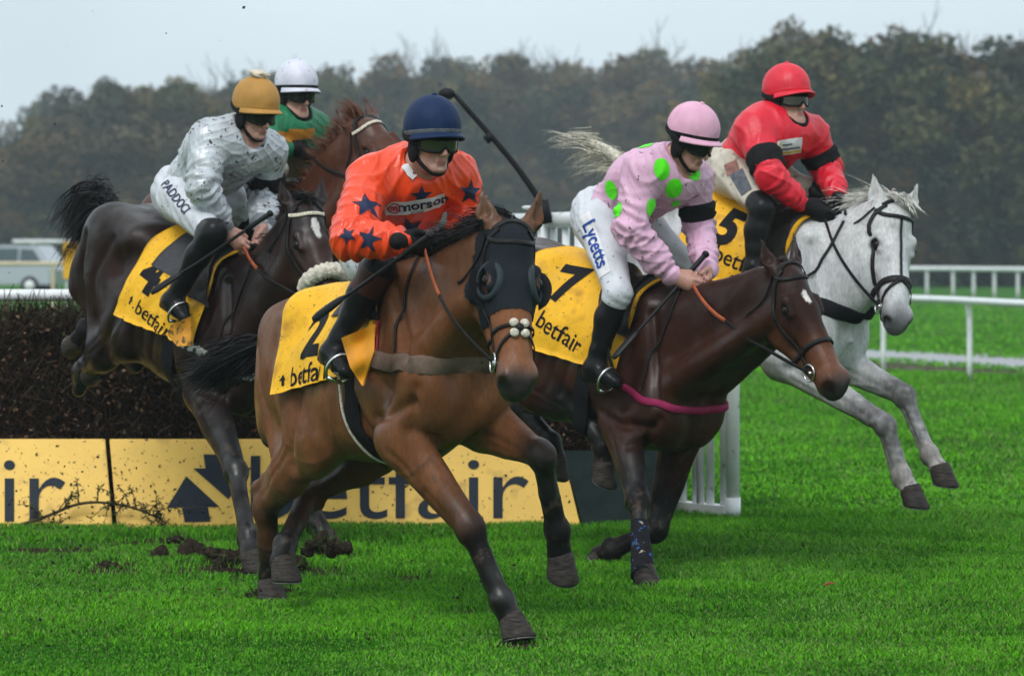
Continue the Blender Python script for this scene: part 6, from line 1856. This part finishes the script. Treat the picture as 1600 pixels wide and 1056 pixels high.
    def mark(s, name, tree, shape, u, v, m, parent, rot=0.0, off=.003, upv=None, dx=0, dy=0):
        """lay a flat shape on the cloth where the photo shows it"""
        o, w = s.fr.ray(u, v); hit = tree.ray_cast(Vector(o), Vector(w))
        if hit[0] is None: return None
        n = np.array(hit[1]); n = n if n @ w < 0 else -n
        n = nrm(n * .45 - nrm(w) * .55)
        c = np.array(hit[0])
        for _ in range(0): pass
        up = np.array([0, 0, 1.0]) if upv is None else np.asarray(upv, float)
        uy = nrm(up - n * (up @ n)); ux = nrm(np.cross(uy, n))
        a = R(rot); ux, uy = ux * math.cos(a) + uy * math.sin(a), uy * math.cos(a) - ux * math.sin(a)
        c = c + ux * dx + uy * dy
        V, Fc = shape; out = []; ok = []
        for p in V:
            q = c + ux * p[0] + uy * p[1]
            h = tree.ray_cast(Vector(q + n * .10), Vector(-n), .22)
            if h[0] is None: c2, m2 = onto(tree, q); ok.append(False); out.append(c2 + m2 * off)
            else:
                m2 = np.array(h[1]); m2 = m2 if m2 @ n > 0 else -m2
                ok.append(True); out.append(np.array(h[0]) + m2 * off)
        Fc = [f for f in Fc if all(ok[i] for i in f)]
        return s.put(name, np.array(out), Fc, m, parent)

def stirrup(H, r):
    """stirrup iron and leather hang from the saddle, on the horse"""
    j = r.j
    for sd in 'rl':
        a, t = j['an_' + sd], j['to_' + sd]; fwd = nrm(t - a); dn = nrm(a - j['kn_' + sd]); dn = nrm(dn - fwd * (dn @ fwd)); sid = np.cross(fwd, dn)
        c = t - fwd * .055
        pts = [c + sid * (.052 * math.sin(q)) - dn * (.030 + .062 * math.cos(q)) + dn * .06 for q in np.linspace(-2.5, 2.5, 22)]
        mb = MB(); mb.tube(pts, .0065, 8); mb.box_ = None
        mb.tube([pts[0], pts[-1]], .009, 8)
        o = mb.build('stirrup', M_STEEL if sd == 'r' else M_STEEL, H.root)
        top = H.ringpt(-.20, -40 if sd == 'r' else 40, .02); m = pts[len(pts) // 2]
        y = -1 if sd == 'r' else 1
        C = bez([top, (top + m) / 2 + np.array([.02, .05 * y, 0]), m], 12); V, Fc = tube_np(C, .013, 8, flat=((0, 1, 0), .25)); mesh_np('stirrup_leather', V, Fc, M_LEATHER, H.root)

def reins(H, r, tan=(0, .42), slack=.03):
    for y, sd in ((-1, 'r'), (1, 'l')):
        a = r.j['ha_' + sd] + np.array([0, -y * .015, 0]); b = H.bitp[y]
        n = 26; C = np.array([a + (b - a) * t + np.array([0, y * .05 * math.sin(math.pi * t), -slack * 4 * t * (1 - t)]) for t in np.linspace(0, 1, n)])
        for i_ in range(1, n - 1):
            q_, m_ = onto(H.tree, C[i_])
            if (C[i_] - q_) @ m_ < .016: C[i_] = q_ + m_ * .016
        for _ in range(3): C[1:-1] = .5 * C[1:-1] + .25 * (C[:-2] + C[2:])
        k = int(n * tan[1])
        if k > 2:
            V, Fc = tube_np(C[:k + 1], .0105, 8, flat=((0, 1, 0), .35)); mesh_np('rein_grip', V, Fc, M_TAN, H.root)
        V, Fc = tube_np(C[k:], .0085, 8, flat=((0, 1, 0), .35)); mesh_np('rein', V, Fc, M_LEATHER, H.root)
        # slack loop over the neck between the hands
    a, b = r.j['ha_r'], r.j['ha_l']
    C = bez([a, a * .6 + b * .4 + np.array([.03, 0, -.02]), b], 10); V, Fc = tube_np(C, .009, 8); mesh_np('rein', V, Fc, M_TAN if tan[1] > .1 else M_LEATHER, H.root)

def whip(label, H, p, q):
    fr = H.fr; P, Q = np.asarray(p), np.asarray(q)
    w = fr.wor(P); root = empty('whip', tuple(w), fr.rz); tag(root, label, 'whip', 'whips carried by the jockeys')
    off = P; d = nrm(Q - P)
    def put(name, pts, rad, m):
        V, Fc = tube_np(np.array(pts) - off, rad, 10); return mesh_np(name, V, Fc, m, root)
    put('shaft', bez([P, P + (Q - P) * .5 + np.array([0, 0, -.004]), Q - d * .16], 12), np.linspace(.0085, .006, 12), M_WHIP)
    put('handle', [P - d * .10, P - d * .095, P + d * .02, P + d * .03], [.012, .0125, .0115, .009], M_WHIP)
    put('knob', [P - d * .122, P - d * .115, P - d * .10, P - d * .097], [.010, .017, .016, .010], M_WHIP)
    V, Fc = tube_np(bez([Q - d * .18, Q - d * .08, Q], 8) - off, [.007, .014, .017, .018, .018, .018, .017, .012], 10, flat=((0, 1, 0), .45)); mesh_np('flap', V, Fc, M_WHIP, root)
# ------------------------------------------------------------------ riders
M_ORANGE = silk('orange_silk', (.84, .062, .012), 0, .32)
M_NAVYCAP = silk('navy_cap_silk', (.006, .020, .066), 0, .55, .15, spec=.15)
M_PINKSILK = silk('pale_pink_silk', (.68, .40, .56), .6, .45)
M_PINKCAP = silk('pink_cap_silk', (.70, .38, .52), 0, .5, spec=.25)
M_LIME = mat('lime_green_spots', (.10, .82, .012), .5, .3, var=.08, vscale=10, bump=.2, bscale=20)
M_SILVER = silk('silver_grey_silk', (.50, .53, .57), 1.5, .38, .28, .18)
M_GOLDCAP = silk('gold_cap_silk', (.44, .23, .055), .3, .55, spec=.25)
M_REDSILK = silk('red_silk', (.66, .008, .028), 0, .45)
M_GREENSILK = silk('green_silk', (.005, .17, .065), 0, .5)
M_GOLDHOOP = mat('gold_hoop', (.42, .17, .015), .6, .3)
M_WHITECAP = silk('white_cap_silk', (.62, .62, .72), .9, .5)
M_FLUFF = mat('pale_pompom', (.60, .52, .40), .95, .2, var=.3, vscale=60, bump=.8, bscale=80, sheen=.4)
M_MUDRED = mat('worn_red_print', (.26, .13, .11), .7, .2, var=.4, vscale=30)
M_GREYPRINT = mat('grey_print', (.10, .11, .13), .7, .2, var=.4, vscale=30)
M_YELLOWINK = mat('yellow_print', (.75, .50, .02), .6, .3)

def marks2(s):
    jt, jk = s.jtree, s.jk
    for (u, v, r, rot) in ((572, 320, .058, 10), (577, 374, .052, -15), (543, 368, .036, 25), (658, 306, .045, 0), (640, 358, .06, 20), (735, 300, .05, 0)):
        s.mark('star', jt, poly_mesh(star_pts(r), .012), u, v, M_NAVY, jk, rot=rot)
    p = [(-.115, -.033), (.115, -.033), (.115, .033), (-.115, .033)]
    rt = 6
    s.mark('sponsor_patch', jt, poly_mesh(p, .012), 649, 322, M_WHITEPATCH, jk, rot=rt, off=.004)
    s.mark('lettering', jt, text_mesh('morson', .062, .008, .0016), 649, 322, M_NAVY, jk, rot=rt, off=.006, dx=.032, dy=.006)
    s.mark('lettering', jt, text_mesh('group', .022, .008), 649, 322, M_GREYPRINT, jk, rot=rt, off=.006, dx=.005, dy=-.024)
    o = disc_pts(.027); i = disc_pts(.020)
    ring_v = np.array([(x, y, 0) for x, y in o + i]); n = len(o)
    s.mark('emblem', jt, (ring_v, [[k, (k + 1) % n, n + (k + 1) % n, n + k] for k in range(n)]), 649, 322, M_REDINK, jk, rot=rt, off=.006, dx=-.082, dy=.002)
    s.mark('emblem', jt, text_mesh('m', .040, .008, .002), 649, 322, M_REDINK, jk, rot=rt, off=.006, dx=-.082, dy=.003)
    p = [(-.030, -.014), (.030, -.014), (.030, .014), (-.030, .014)]
    s.mark('collar_patch', jt, poly_mesh(p, .01), 640, 268, M_WHITEPATCH, jk, rot=-50, off=.008)

R2 = dict(lo=.84, label='jockey in an orange jacket with navy stars, crouched on the front bay horse', yaw=30, pitch=9,
    j=dict(head=(676, 222, 0), neck=(652, 262, 0), sh_r=(580, 280, -.17), sh_l=(708, 275, .17), el_r=(548, 374, -.37), wr_r=(628, 378, -.25), ha_r=(656, 382, -.14),
        el_l=(738, 335, .27), wr_l=(712, 384, .12), ha_l=(692, 392, .06), pelvis=(590, 388, 0), hip_r=(584, 402, -.12), kn_r=(592, 420, -.20), an_r=(524, 545, -.31), to_r=(528, 566, -.31, (.13, -.02, -.02))),
    jacket=M_ORANGE, cap=M_NAVYCAP, capband=M_GREYPRINT, gloves=True, lens=M_LENS2, breeches=M_WHITE, boot_top=M_MAROON, boot_k=.0, marks=marks2, skin=(.50, .28, .22))

def marks7(s):
    for (u, v, r) in ((955, 297, .052), (1008, 229, .052), (1034, 264, .056), (1053, 295, .056), (1083, 272, .042), (928, 272, .045), (966, 243, .045), (962, 327, .045), (1018, 325, .05), (1056, 318, .03)):
        s.mark('spot', s.jtree, poly_mesh(disc_pts(r * .70, r * .86), .014), u, v, M_LIME, s.jk)
    s.mark('sponsor_print', s.ptree, poly_mesh([(-.17, -.032), (.17, -.032), (.17, .032), (-.17, .032)], .014), 929, 383, M_WHITEPATCH, [c for c in s.root.children if c.name.startswith('breeches')][0], rot=-66, off=.003)
    s.mark('lettering', s.ptree, text_mesh('Lycetts', .088, .009, .002), 929, 383, M_BLUEINK, [c for c in s.root.children if c.name.startswith('breeches')][0], rot=-66, off=.005, dy=.006)
R7 = dict(label='jockey in a pale pink jacket with lime green spots and a pink cap', yaw=50, pitch=24,
    j=dict(head=(1080, 222, 0), neck=(1046, 252, 0), sh_r=(1005, 268, -.17), sh_l=(1082, 280, .17), el_r=(984, 356, -.25), wr_r=(1048, 431, -.10), ha_r=(1076, 442, -.05),
        el_l=(1092, 352, .22), wr_l=(1106, 422, .09), ha_l=(1102, 432, .05), pelvis=(942, 338, 0), hip_r=(938, 352, -.12), kn_r=(966, 458, -.27), an_r=(930, 572, -.30), to_r=(950, 592, -.30, (.06, 0, 0)),
        kn_l=(1066, 408, .27)),
    jacket=M_PINKSILK, cap=M_PINKCAP, capband=M_BLACKCLOTH, breeches=M_WHITE, boot_k=.015, armband='l', marks=marks7, cuff=M_PINKSILK, skin=(.50, .26, .20), seed=47)

def marks4(s):
    b = [c for c in s.root.children if c.name.startswith('breeches')][0]
    s.mark('lettering', s.ptree, text_mesh('PADDOCK', .062, .008, .001), 277, 312, M_NAVY, b, rot=-52, off=.004)
R4 = dict(label='jockey in a mud-spattered silver jacket and gold cap with bare hands', yaw=42, pitch=17,
    j=dict(head=(399, 178, 0), neck=(374, 208, 0), sh_r=(328, 218, -.17), sh_l=(420, 236, .17), el_r=(316, 292, -.25), wr_r=(350, 358, -.10), ha_r=(372, 379, -.05),
        el_l=(416, 300, .23), wr_l=(410, 352, .09), ha_l=(404, 374, .05), pelvis=(285, 302, 0), hip_r=(284, 312, -.12), kn_r=(332, 368, -.27), an_r=(272, 466, -.31), to_r=(282, 492, -.31, (.05, 0, 0)),
        kn_l=(396, 356, .27)),
    jacket=M_SILVER, cap=M_GOLDCAP, pompom=M_FLUFF, breeches=M_WHITE, boot_k=-.03, armband='l', marks=marks4, cuff=mat('grey_cuff', (.20, .22, .24), .7, .2), skin=(.52, .28, .22), seed=53)

def marks5(s):
    rt = 5
    s.mark('sponsor_patch', s.jtree, poly_mesh([(-.072, -.040), (.072, -.040), (.072, .040), (-.072, .040)], .012), 1231, 230, M_WHITEPATCH, s.jk, rot=rt, off=.004)
    s.mark('lettering', s.jtree, poly_mesh([(-.066, -.004), (.062, -.004), (.062, -.012), (-.066, -.012)], .012), 1231, 230, M_GREYPRINT, s.jk, rot=rt, off=.006)
    s.mark('lettering', s.jtree, poly_mesh([(-.030, .018), (.020, .018), (.020, .010), (-.030, .010)], .012), 1231, 230, M_GREYPRINT, s.jk, rot=rt, off=.006)
    s.mark('lettering', s.jtree, poly_mesh([(-.068, -.022), (.068, -.022), (.068, -.032), (-.068, -.032)], .012), 1231, 230, M_YELLOWINK, s.jk, rot=rt, off=.006)
    s.mark('emblem', s.jtree, poly_mesh([(-.062, .008), (-.045, .008), (-.036, .032), (-.050, .026)], .012), 1231, 230, M_YELLOWINK, s.jk, rot=rt, off=.006)
    b = [c for c in s.root.children if c.name.startswith('breeches')][0]
    s.mark('sponsor_print', s.ptree, poly_mesh([(-.03, -.03), (.03, -.035), (.035, .03), (-.025, .035)], .012), 1143, 262, M_MUDRED, b, rot=-60, off=.004)
    s.mark('sponsor_print', s.ptree, poly_mesh([(-.07, -.035), (.07, -.03), (.07, .03), (-.07, .035)], .012), 1158, 284, M_GREYPRINT, b, rot=-60, off=.004)
R5 = dict(label='jockey in a red jacket and red cap riding the grey horse', yaw=40, pitch=2,
    j=dict(head=(1231, 157, 0), neck=(1206, 200, 0), sh_r=(1180, 206, -.17), sh_l=(1266, 210, .17), el_r=(1206, 276, -.26), wr_r=(1254, 318, -.11), ha_r=(1282, 333, -.05),
        el_l=(1290, 262, .25), wr_l=(1311, 306, .11), ha_l=(1304, 322, .05), pelvis=(1152, 262, 0), hip_r=(1148, 272, -.12), kn_r=(1192, 326, -.26), an_r=(1176, 430, -.30), to_r=(1188, 448, -.30, (.06, 0, 0)),
        kn_l=(1284, 306, .27)),
    jacket=M_REDSILK, cap=M_REDSILK, breeches=M_CREAM, boot_k=.0, armband='rl', gloves=True, lens=M_LENS2, marks=marks5, collar=M_WHITEPATCH, skin=(.50, .27, .20), seed=59)

def marks6(s):
    for (u, v, hh) in ((472, 210, .026), (450, 214, .026)):
        s.mark('gold_hoop', s.jtree, poly_mesh([(-.075, -hh), (.075, -hh), (.075, hh), (-.075, hh)], .014), u, v, M_GOLDHOOP, s.jk, rot=-4, off=.004)
    return
    for sd in 'rl': s.band('gold_hoop', s.jtree, s.j['sh_' + sd], s.j['el_' + sd], .45, .72, M_GOLDHOOP, s.jk, off=.004)
    for t0, t1 in ((.12, .26), (.36, .46)):
        mid = (s.j['sh_l'] + s.j['sh_r']) / 2
        a, b = mid + (s.j['neck'] - mid) * .2, s.j['pelvis']; ax = nrm(b - a); e = nrm(np.cross(ax, [0, .3, 1.0])); g = np.cross(ax, e); V = []; Fc = []; n = 36
        for i, t in enumerate(np.linspace(t0, t1, 5)):
            c = a + (b - a) * t
            for k in range(n):
                an = 2 * math.pi * k / n; d = e * math.cos(an) + g * math.sin(an); h = s.jtree.ray_cast(Vector(c + d * .24), Vector(-d), .24)
                p = np.array(h[0]) if h[0] is not None else c + d * .1
                V.append(p + d * .004)
        for i in range(4):
            for k in range(n): Fc.append([i * n + k, i * n + (k + 1) % n, (i + 1) * n + (k + 1) % n, (i + 1) * n + k])
        s.put('gold_hoop', V, Fc, M_GOLDHOOP, s.jk)
R6 = dict(label='jockey in a green and gold jacket with a white cap, behind the silver jacket', yaw=38, pitch=12,
    j=dict(head=(463, 147, 0), neck=(446, 186, 0), sh_r=(415, 196, -.17), sh_l=(490, 200, .17), el_r=(415, 240, -.25), wr_r=(446, 232, -.11), ha_r=(462, 232, -.05),
        el_l=(494, 240, .24), wr_l=(484, 242, .10), ha_l=(474, 238, .05), pelvis=(385, 235, 0), hip_r=(385, 242, -.12), kn_r=(430, 262, -.27), an_r=(390, 360, -.30), to_r=(398, 378, -.30, (.06, 0, 0))),
    jacket=M_GREENSILK, cap=M_WHITECAP, capband=M_BLACKCLOTH, breeches=M_CREAM, gloves=True, marks=marks6, skin=(.50, .27, .20), seed=61)

for H, sp in ((H2, R2), (H7, R7), (H5, R5), (H4, R4), (H6, R6)):
    r = H.rider = Rider(H, sp).build()
    stirrup(H, r)
    reins(H, r, tan=(0, .42) if H in (H2, H7, H4) else (0, .0), slack=.02)
fr = H2.fr; whip('long black whip slanting down beside the orange jacket', H2, fr.pl(640, 391, -.26), fr.pl(489, 499, -.46))
fr = H4.fr; whip('black whip pointing down and back across cloth number 4', H4, fr.pl(392, 354, -.16), fr.pl(236, 458, -.50))
fr = H7.fr; whip('black whip held low along the dark bay horse by the pink jacket', H7, fr.pl(1078, 425, -.03), fr.pl(958, 560, -.36))
# ================================================================== TURF, TWIGS AND DIRT
M_SOIL2 = mat('torn_soil', (.030, .021, .013), .9, .2, var=.5, vscale=14, bump=1.0, bscale=40)
M_MUD = mat('dark_wet_mud', (.026, .018, .012), .8, .3, var=.6, vscale=40, bump=1.0, bscale=60)
def clod(label, p, size, seed, up=0.0, nb=60):
    r = np.random.default_rng(seed); p = np.asarray(p, float) + np.array([0, 0, up]); sk = Sculpt()
    for k in range(9):
        c = r.normal(0, .42, 3) * size * np.array([1.25, .9, .5]); sk.ell(c + np.array([0, 0, size * .22]), size * r.uniform(.22, .48, 3), k=size * .12)
    V, Q = sk.mesh(size / 11, 0); N = vnormals(V, Q); V = V + N * ((vnoise(V, 3.5 / size, seed) * .09 + vnoise(V, 9 / size, seed + 1) * .07) * size)[:, None]
    root = empty('turf_clod', tuple(p)); tag(root, label, 'turf clod', 'clods of turf kicked up by the hooves')
    mesh_np('soil', V, Q, M_MUD, root)
    i = r.integers(0, len(V), nb); A = V[i]; D = N[i] * .5 + r.normal(0, .5, (nb, 3)) + np.array([0, 0, .35]); D /= np.linalg.norm(D, axis=1, keepdims=True); L = r.uniform(.03, .085, (nb, 1))
    S = np.cross(D, r.normal(size=(nb, 3))); S /= np.linalg.norm(S, axis=1, keepdims=True); w = .0022
    VV = np.stack([A - S * w, A + S * w, A + D * L + S * w * .3, A + D * L - S * w * .3], 1).reshape(-1, 3)
    C = np.where(r.uniform(0, 1, (nb, 1)) < .45, np.array([.030, .020, .012]), np.array([.055, .13, .015])) * r.uniform(.6, 1.3, (nb, 1))
    mesh_np('torn_grass', VV, np.arange(4 * nb).reshape(-1, 4), M_GRASS, root, smooth=False, attr={'Col': np.repeat(C, 4, 0)})['kind'] = 'stuff'
def g3(u, v, z=0.0): d = (CH - z) * FPX / (v - HV); return pix(u, v, d)
clod('round dark clod of turf on the grass below the arrow emblem', g3(303, 872), .105, 1)
clod('flat muddy clod beside the near forefoot of the near-black horse', g3(362, 884), .10, 2)
clod('small clod between the near-black horse and the bay hind legs', g3(346, 898), .06, 3)
clod('long grassy clod flying under the far forefoot of the near-black horse', g3(512, 872), .10, 4, .03, 140)
clod('torn sod lying between the bay hind feet and the far black forefoot', g3(470, 892), .085, 5, 0, 110)
clod('muddy lump by the near hind hoof of the bay', g3(404, 938), .06, 6)
clod('dark crumb of soil in front of the bay hind hooves', g3(448, 930), .045, 7)
clod('clod of turf in the air to the right of the near-black horse forefoot', pix(430, 852, 15.0), .05, 11, 0, 40)
clod('crumb of flying turf above the grass left of the bay hind legs', pix(275, 845, 14.8), .035, 12, 0, 20)
clod('torn strip of turf flying behind the bay hind hoof', pix(498, 862, 14.0), .06, 13, 0, 70)
clod('low brown divot in front of the yellow board with the emblem', g3(180, 888), .085, 8, -.02)

def chips(name, label, P, s0, s1, pal, seed, cat, flat=.5):
    r = np.random.default_rng(seed); n = len(P); a = r.normal(size=(n, 3)); a /= np.linalg.norm(a, axis=1, keepdims=True); b = np.cross(a, r.normal(size=(n, 3))); b /= np.linalg.norm(b, axis=1, keepdims=True); c = np.cross(a, b)
    s = r.uniform(s0, s1, (n, 1)) * r.uniform(.4, 1, (n, 1)); k = r.uniform(.35, .9, (n, 1))
    V = np.stack([P + a * s, P + b * s * k, P - a * s * .8, P - b * s * k, P + c * s * flat], 1).reshape(-1, 3)
    i = np.arange(n)[:, None] * 5; Fc = np.concatenate([i + np.array([[0, 1, 4]]), i + np.array([[1, 2, 4]]), i + np.array([[2, 3, 4]]), i + np.array([[3, 0, 4]]), i + np.array([[0, 3, 2]]), i + np.array([[0, 2, 1]])])
    C = np.array(pal)[r.integers(0, len(pal), n)] * r.uniform(.6, 1.4, (n, 1))
    tag(mesh_np(name, V, Fc, attr_mat(name, .8, .25), None, smooth=False, attr={'Col': np.repeat(C, 5, 0)}), label, cat, kind='stuff')
r = np.random.default_rng(77)
def cloud(n, u0, u1, v0, v1, d0, d1): 
    d = r.uniform(d0, d1, n); return np.stack([(r.uniform(u0, u1, n) - CX) / FPX * d, d, CH - (r.uniform(v0, v1, n) - HV) / FPX * d], 1)
P = np.concatenate([cloud(60, -40, 420, 420, 700, 14.5, 16.4), cloud(70, -40, 560, 690, 880, 15.2, 16.4), cloud(26, 950, 1350, 600, 900, 14, 17), cloud(14, -20, 420, 10, 330, 14, 17.5), cloud(110, 230, 620, 810, 960, 12.5, 15.5)])
P[:, 2] = np.maximum(P[:, 2], .03)
chips('flying_mud', 'specks of mud and bark flying off the fence and hooves', P, .004, .0135, [(.018, .012, .010), (.030, .020, .014), (.012, .012, .012)], 5, 'mud specks')
n = 700; d = r.uniform(11, 16.6, n) ; u = r.uniform(-40, 1100, n); P = np.stack([(u - CX) / FPX * d, d, r.uniform(.012, .045, n)], 1)
P = P[r.uniform(0, 1, len(P)) < sstep(P[:, 1], 11.5, 16) * .9 + .10]
chips('ground_litter', 'leaf and bark litter scattered on the turf before the fence', P, .006, .020, [(.030, .020, .012), (.060, .035, .018), (.015, .012, .010), (.11, .055, .02)], 6, 'litter', .25)
# splashes of mud thrown against the boards
n = 520; uu = r.uniform(-30, 900, n); vv = 690 + 130 * r.beta(1.6, 1.2, n); P = np.array([bpt(a, b, .004) for a, b in zip(uu, vv)])
dens = .25 + .75 * np.exp(-((uu - 200) / 170) ** 2) + .2; P = P[r.uniform(0, 1, n) < dens]
chips('mud_splashes', 'mud splashes stuck to the yellow boards', P, .004, .016, [(.028, .019, .013), (.045, .03, .018), (.018, .014, .012)], 8, 'mud splashes', .3)
lf = g3(1298, 913, .05); mb = MB(); mb.add(np.array([[-.03, 0, 0], [-.008, -.014, .008], [.025, 0, .004], [-.006, .014, .012], [-.01, -.012, -.004], [-.004, .012, -.002]]), [[0, 1, 2, 3], [0, 4, 1], [3, 5, 0], [2, 1, 4, 5, 3]])
o = mb.build('fallen_leaf', mat('red_leaf', (.28, .055, .02), .6, .3, var=.3, vscale=80), None, smooth=False, loc=tuple(lf)); tag(o, 'single reddish fallen leaf on the open turf at the right', 'leaf')

# brushed-out birch branch lying against the boards
def branch():
    r = np.random.default_rng(21); p0 = bpt(20, 826, .03); root = empty('fallen_branch', tuple(p0)); tag(root, 'broken leafy branch lying along the foot of the left yellow board', 'branch')
    M_TW = mat('twig_bark', (.055, .042, .022), .85, .2, var=.4, vscale=30)
    main = bez([bpt(18, 829, .03), bpt(70, 815, .05), bpt(125, 797, .07), bpt(175, 797, .08), bpt(225, 808, .07), bpt(262, 824, .05)], 26) - p0
    mb = MB(); mb.tube(main, np.linspace(.010, .0045, 26), 7); V = []; C = []
    for k in range(34):
        i = r.integers(2, 25); d = nrm(np.array([r.normal(0, .6), -.25 + r.normal(0, .3), r.normal(.2, .7)])); L = r.uniform(.05, .17); q = bez([main[i], main[i] + d * L * .5 + np.array([0, 0, .01]), main[i] + d * L + np.array([0, 0, -.02])], 6)
        q[:, 2] = np.maximum(q[:, 2], .015 - p0[2]); mb.tube(q, np.linspace(.0035, .0015, 6), 4)
        for s in range(16):
            a = q[r.integers(1, 6)]; dd = nrm(r.normal(size=3)); sd = nrm(np.cross(dd, r.normal(size=3))) * .0045; l = r.uniform(.018, .04)
            V += [a - sd * .3, a + dd * l * .5 + sd, a + dd * l, a + dd * l * .5 - sd]; c = np.array([.050, .062, .025]) * r.uniform(.5, 1.4); C += [c] * 4
    mb.build('stem', M_TW, root); mesh_np('leaves', np.array(V), np.arange(len(V)).reshape(-1, 4), M_LEAF, root, smooth=False, attr={'Col': np.array(C)})['kind'] = 'stuff'
branch()

# scuffed bare soil where hooves have torn the turf
V = []; Fc = []; r = np.random.default_rng(31)
for bx_, by_, br_ in BARE_:
    b = len(V); n = 26; V.append([bx_, by_, .006])
    for k in range(n):
        a = 2 * math.pi * k / n; q = br_ * (.95 + .25 * math.sin(a * 3 + bx_ * 9) + r.uniform(-.15, .15)); V.append([bx_ + q * math.cos(a), by_ + q * 1.15 * math.sin(a), .004])
    Fc += [[b, b + 1 + k, b + 1 + (k + 1) % n] for k in range(n)]
tag(mesh_np('bare_soil', np.array(V), Fc, M_SOIL2, smooth=False), 'dark scuffed soil showing through the turf', 'soil', kind='stuff')
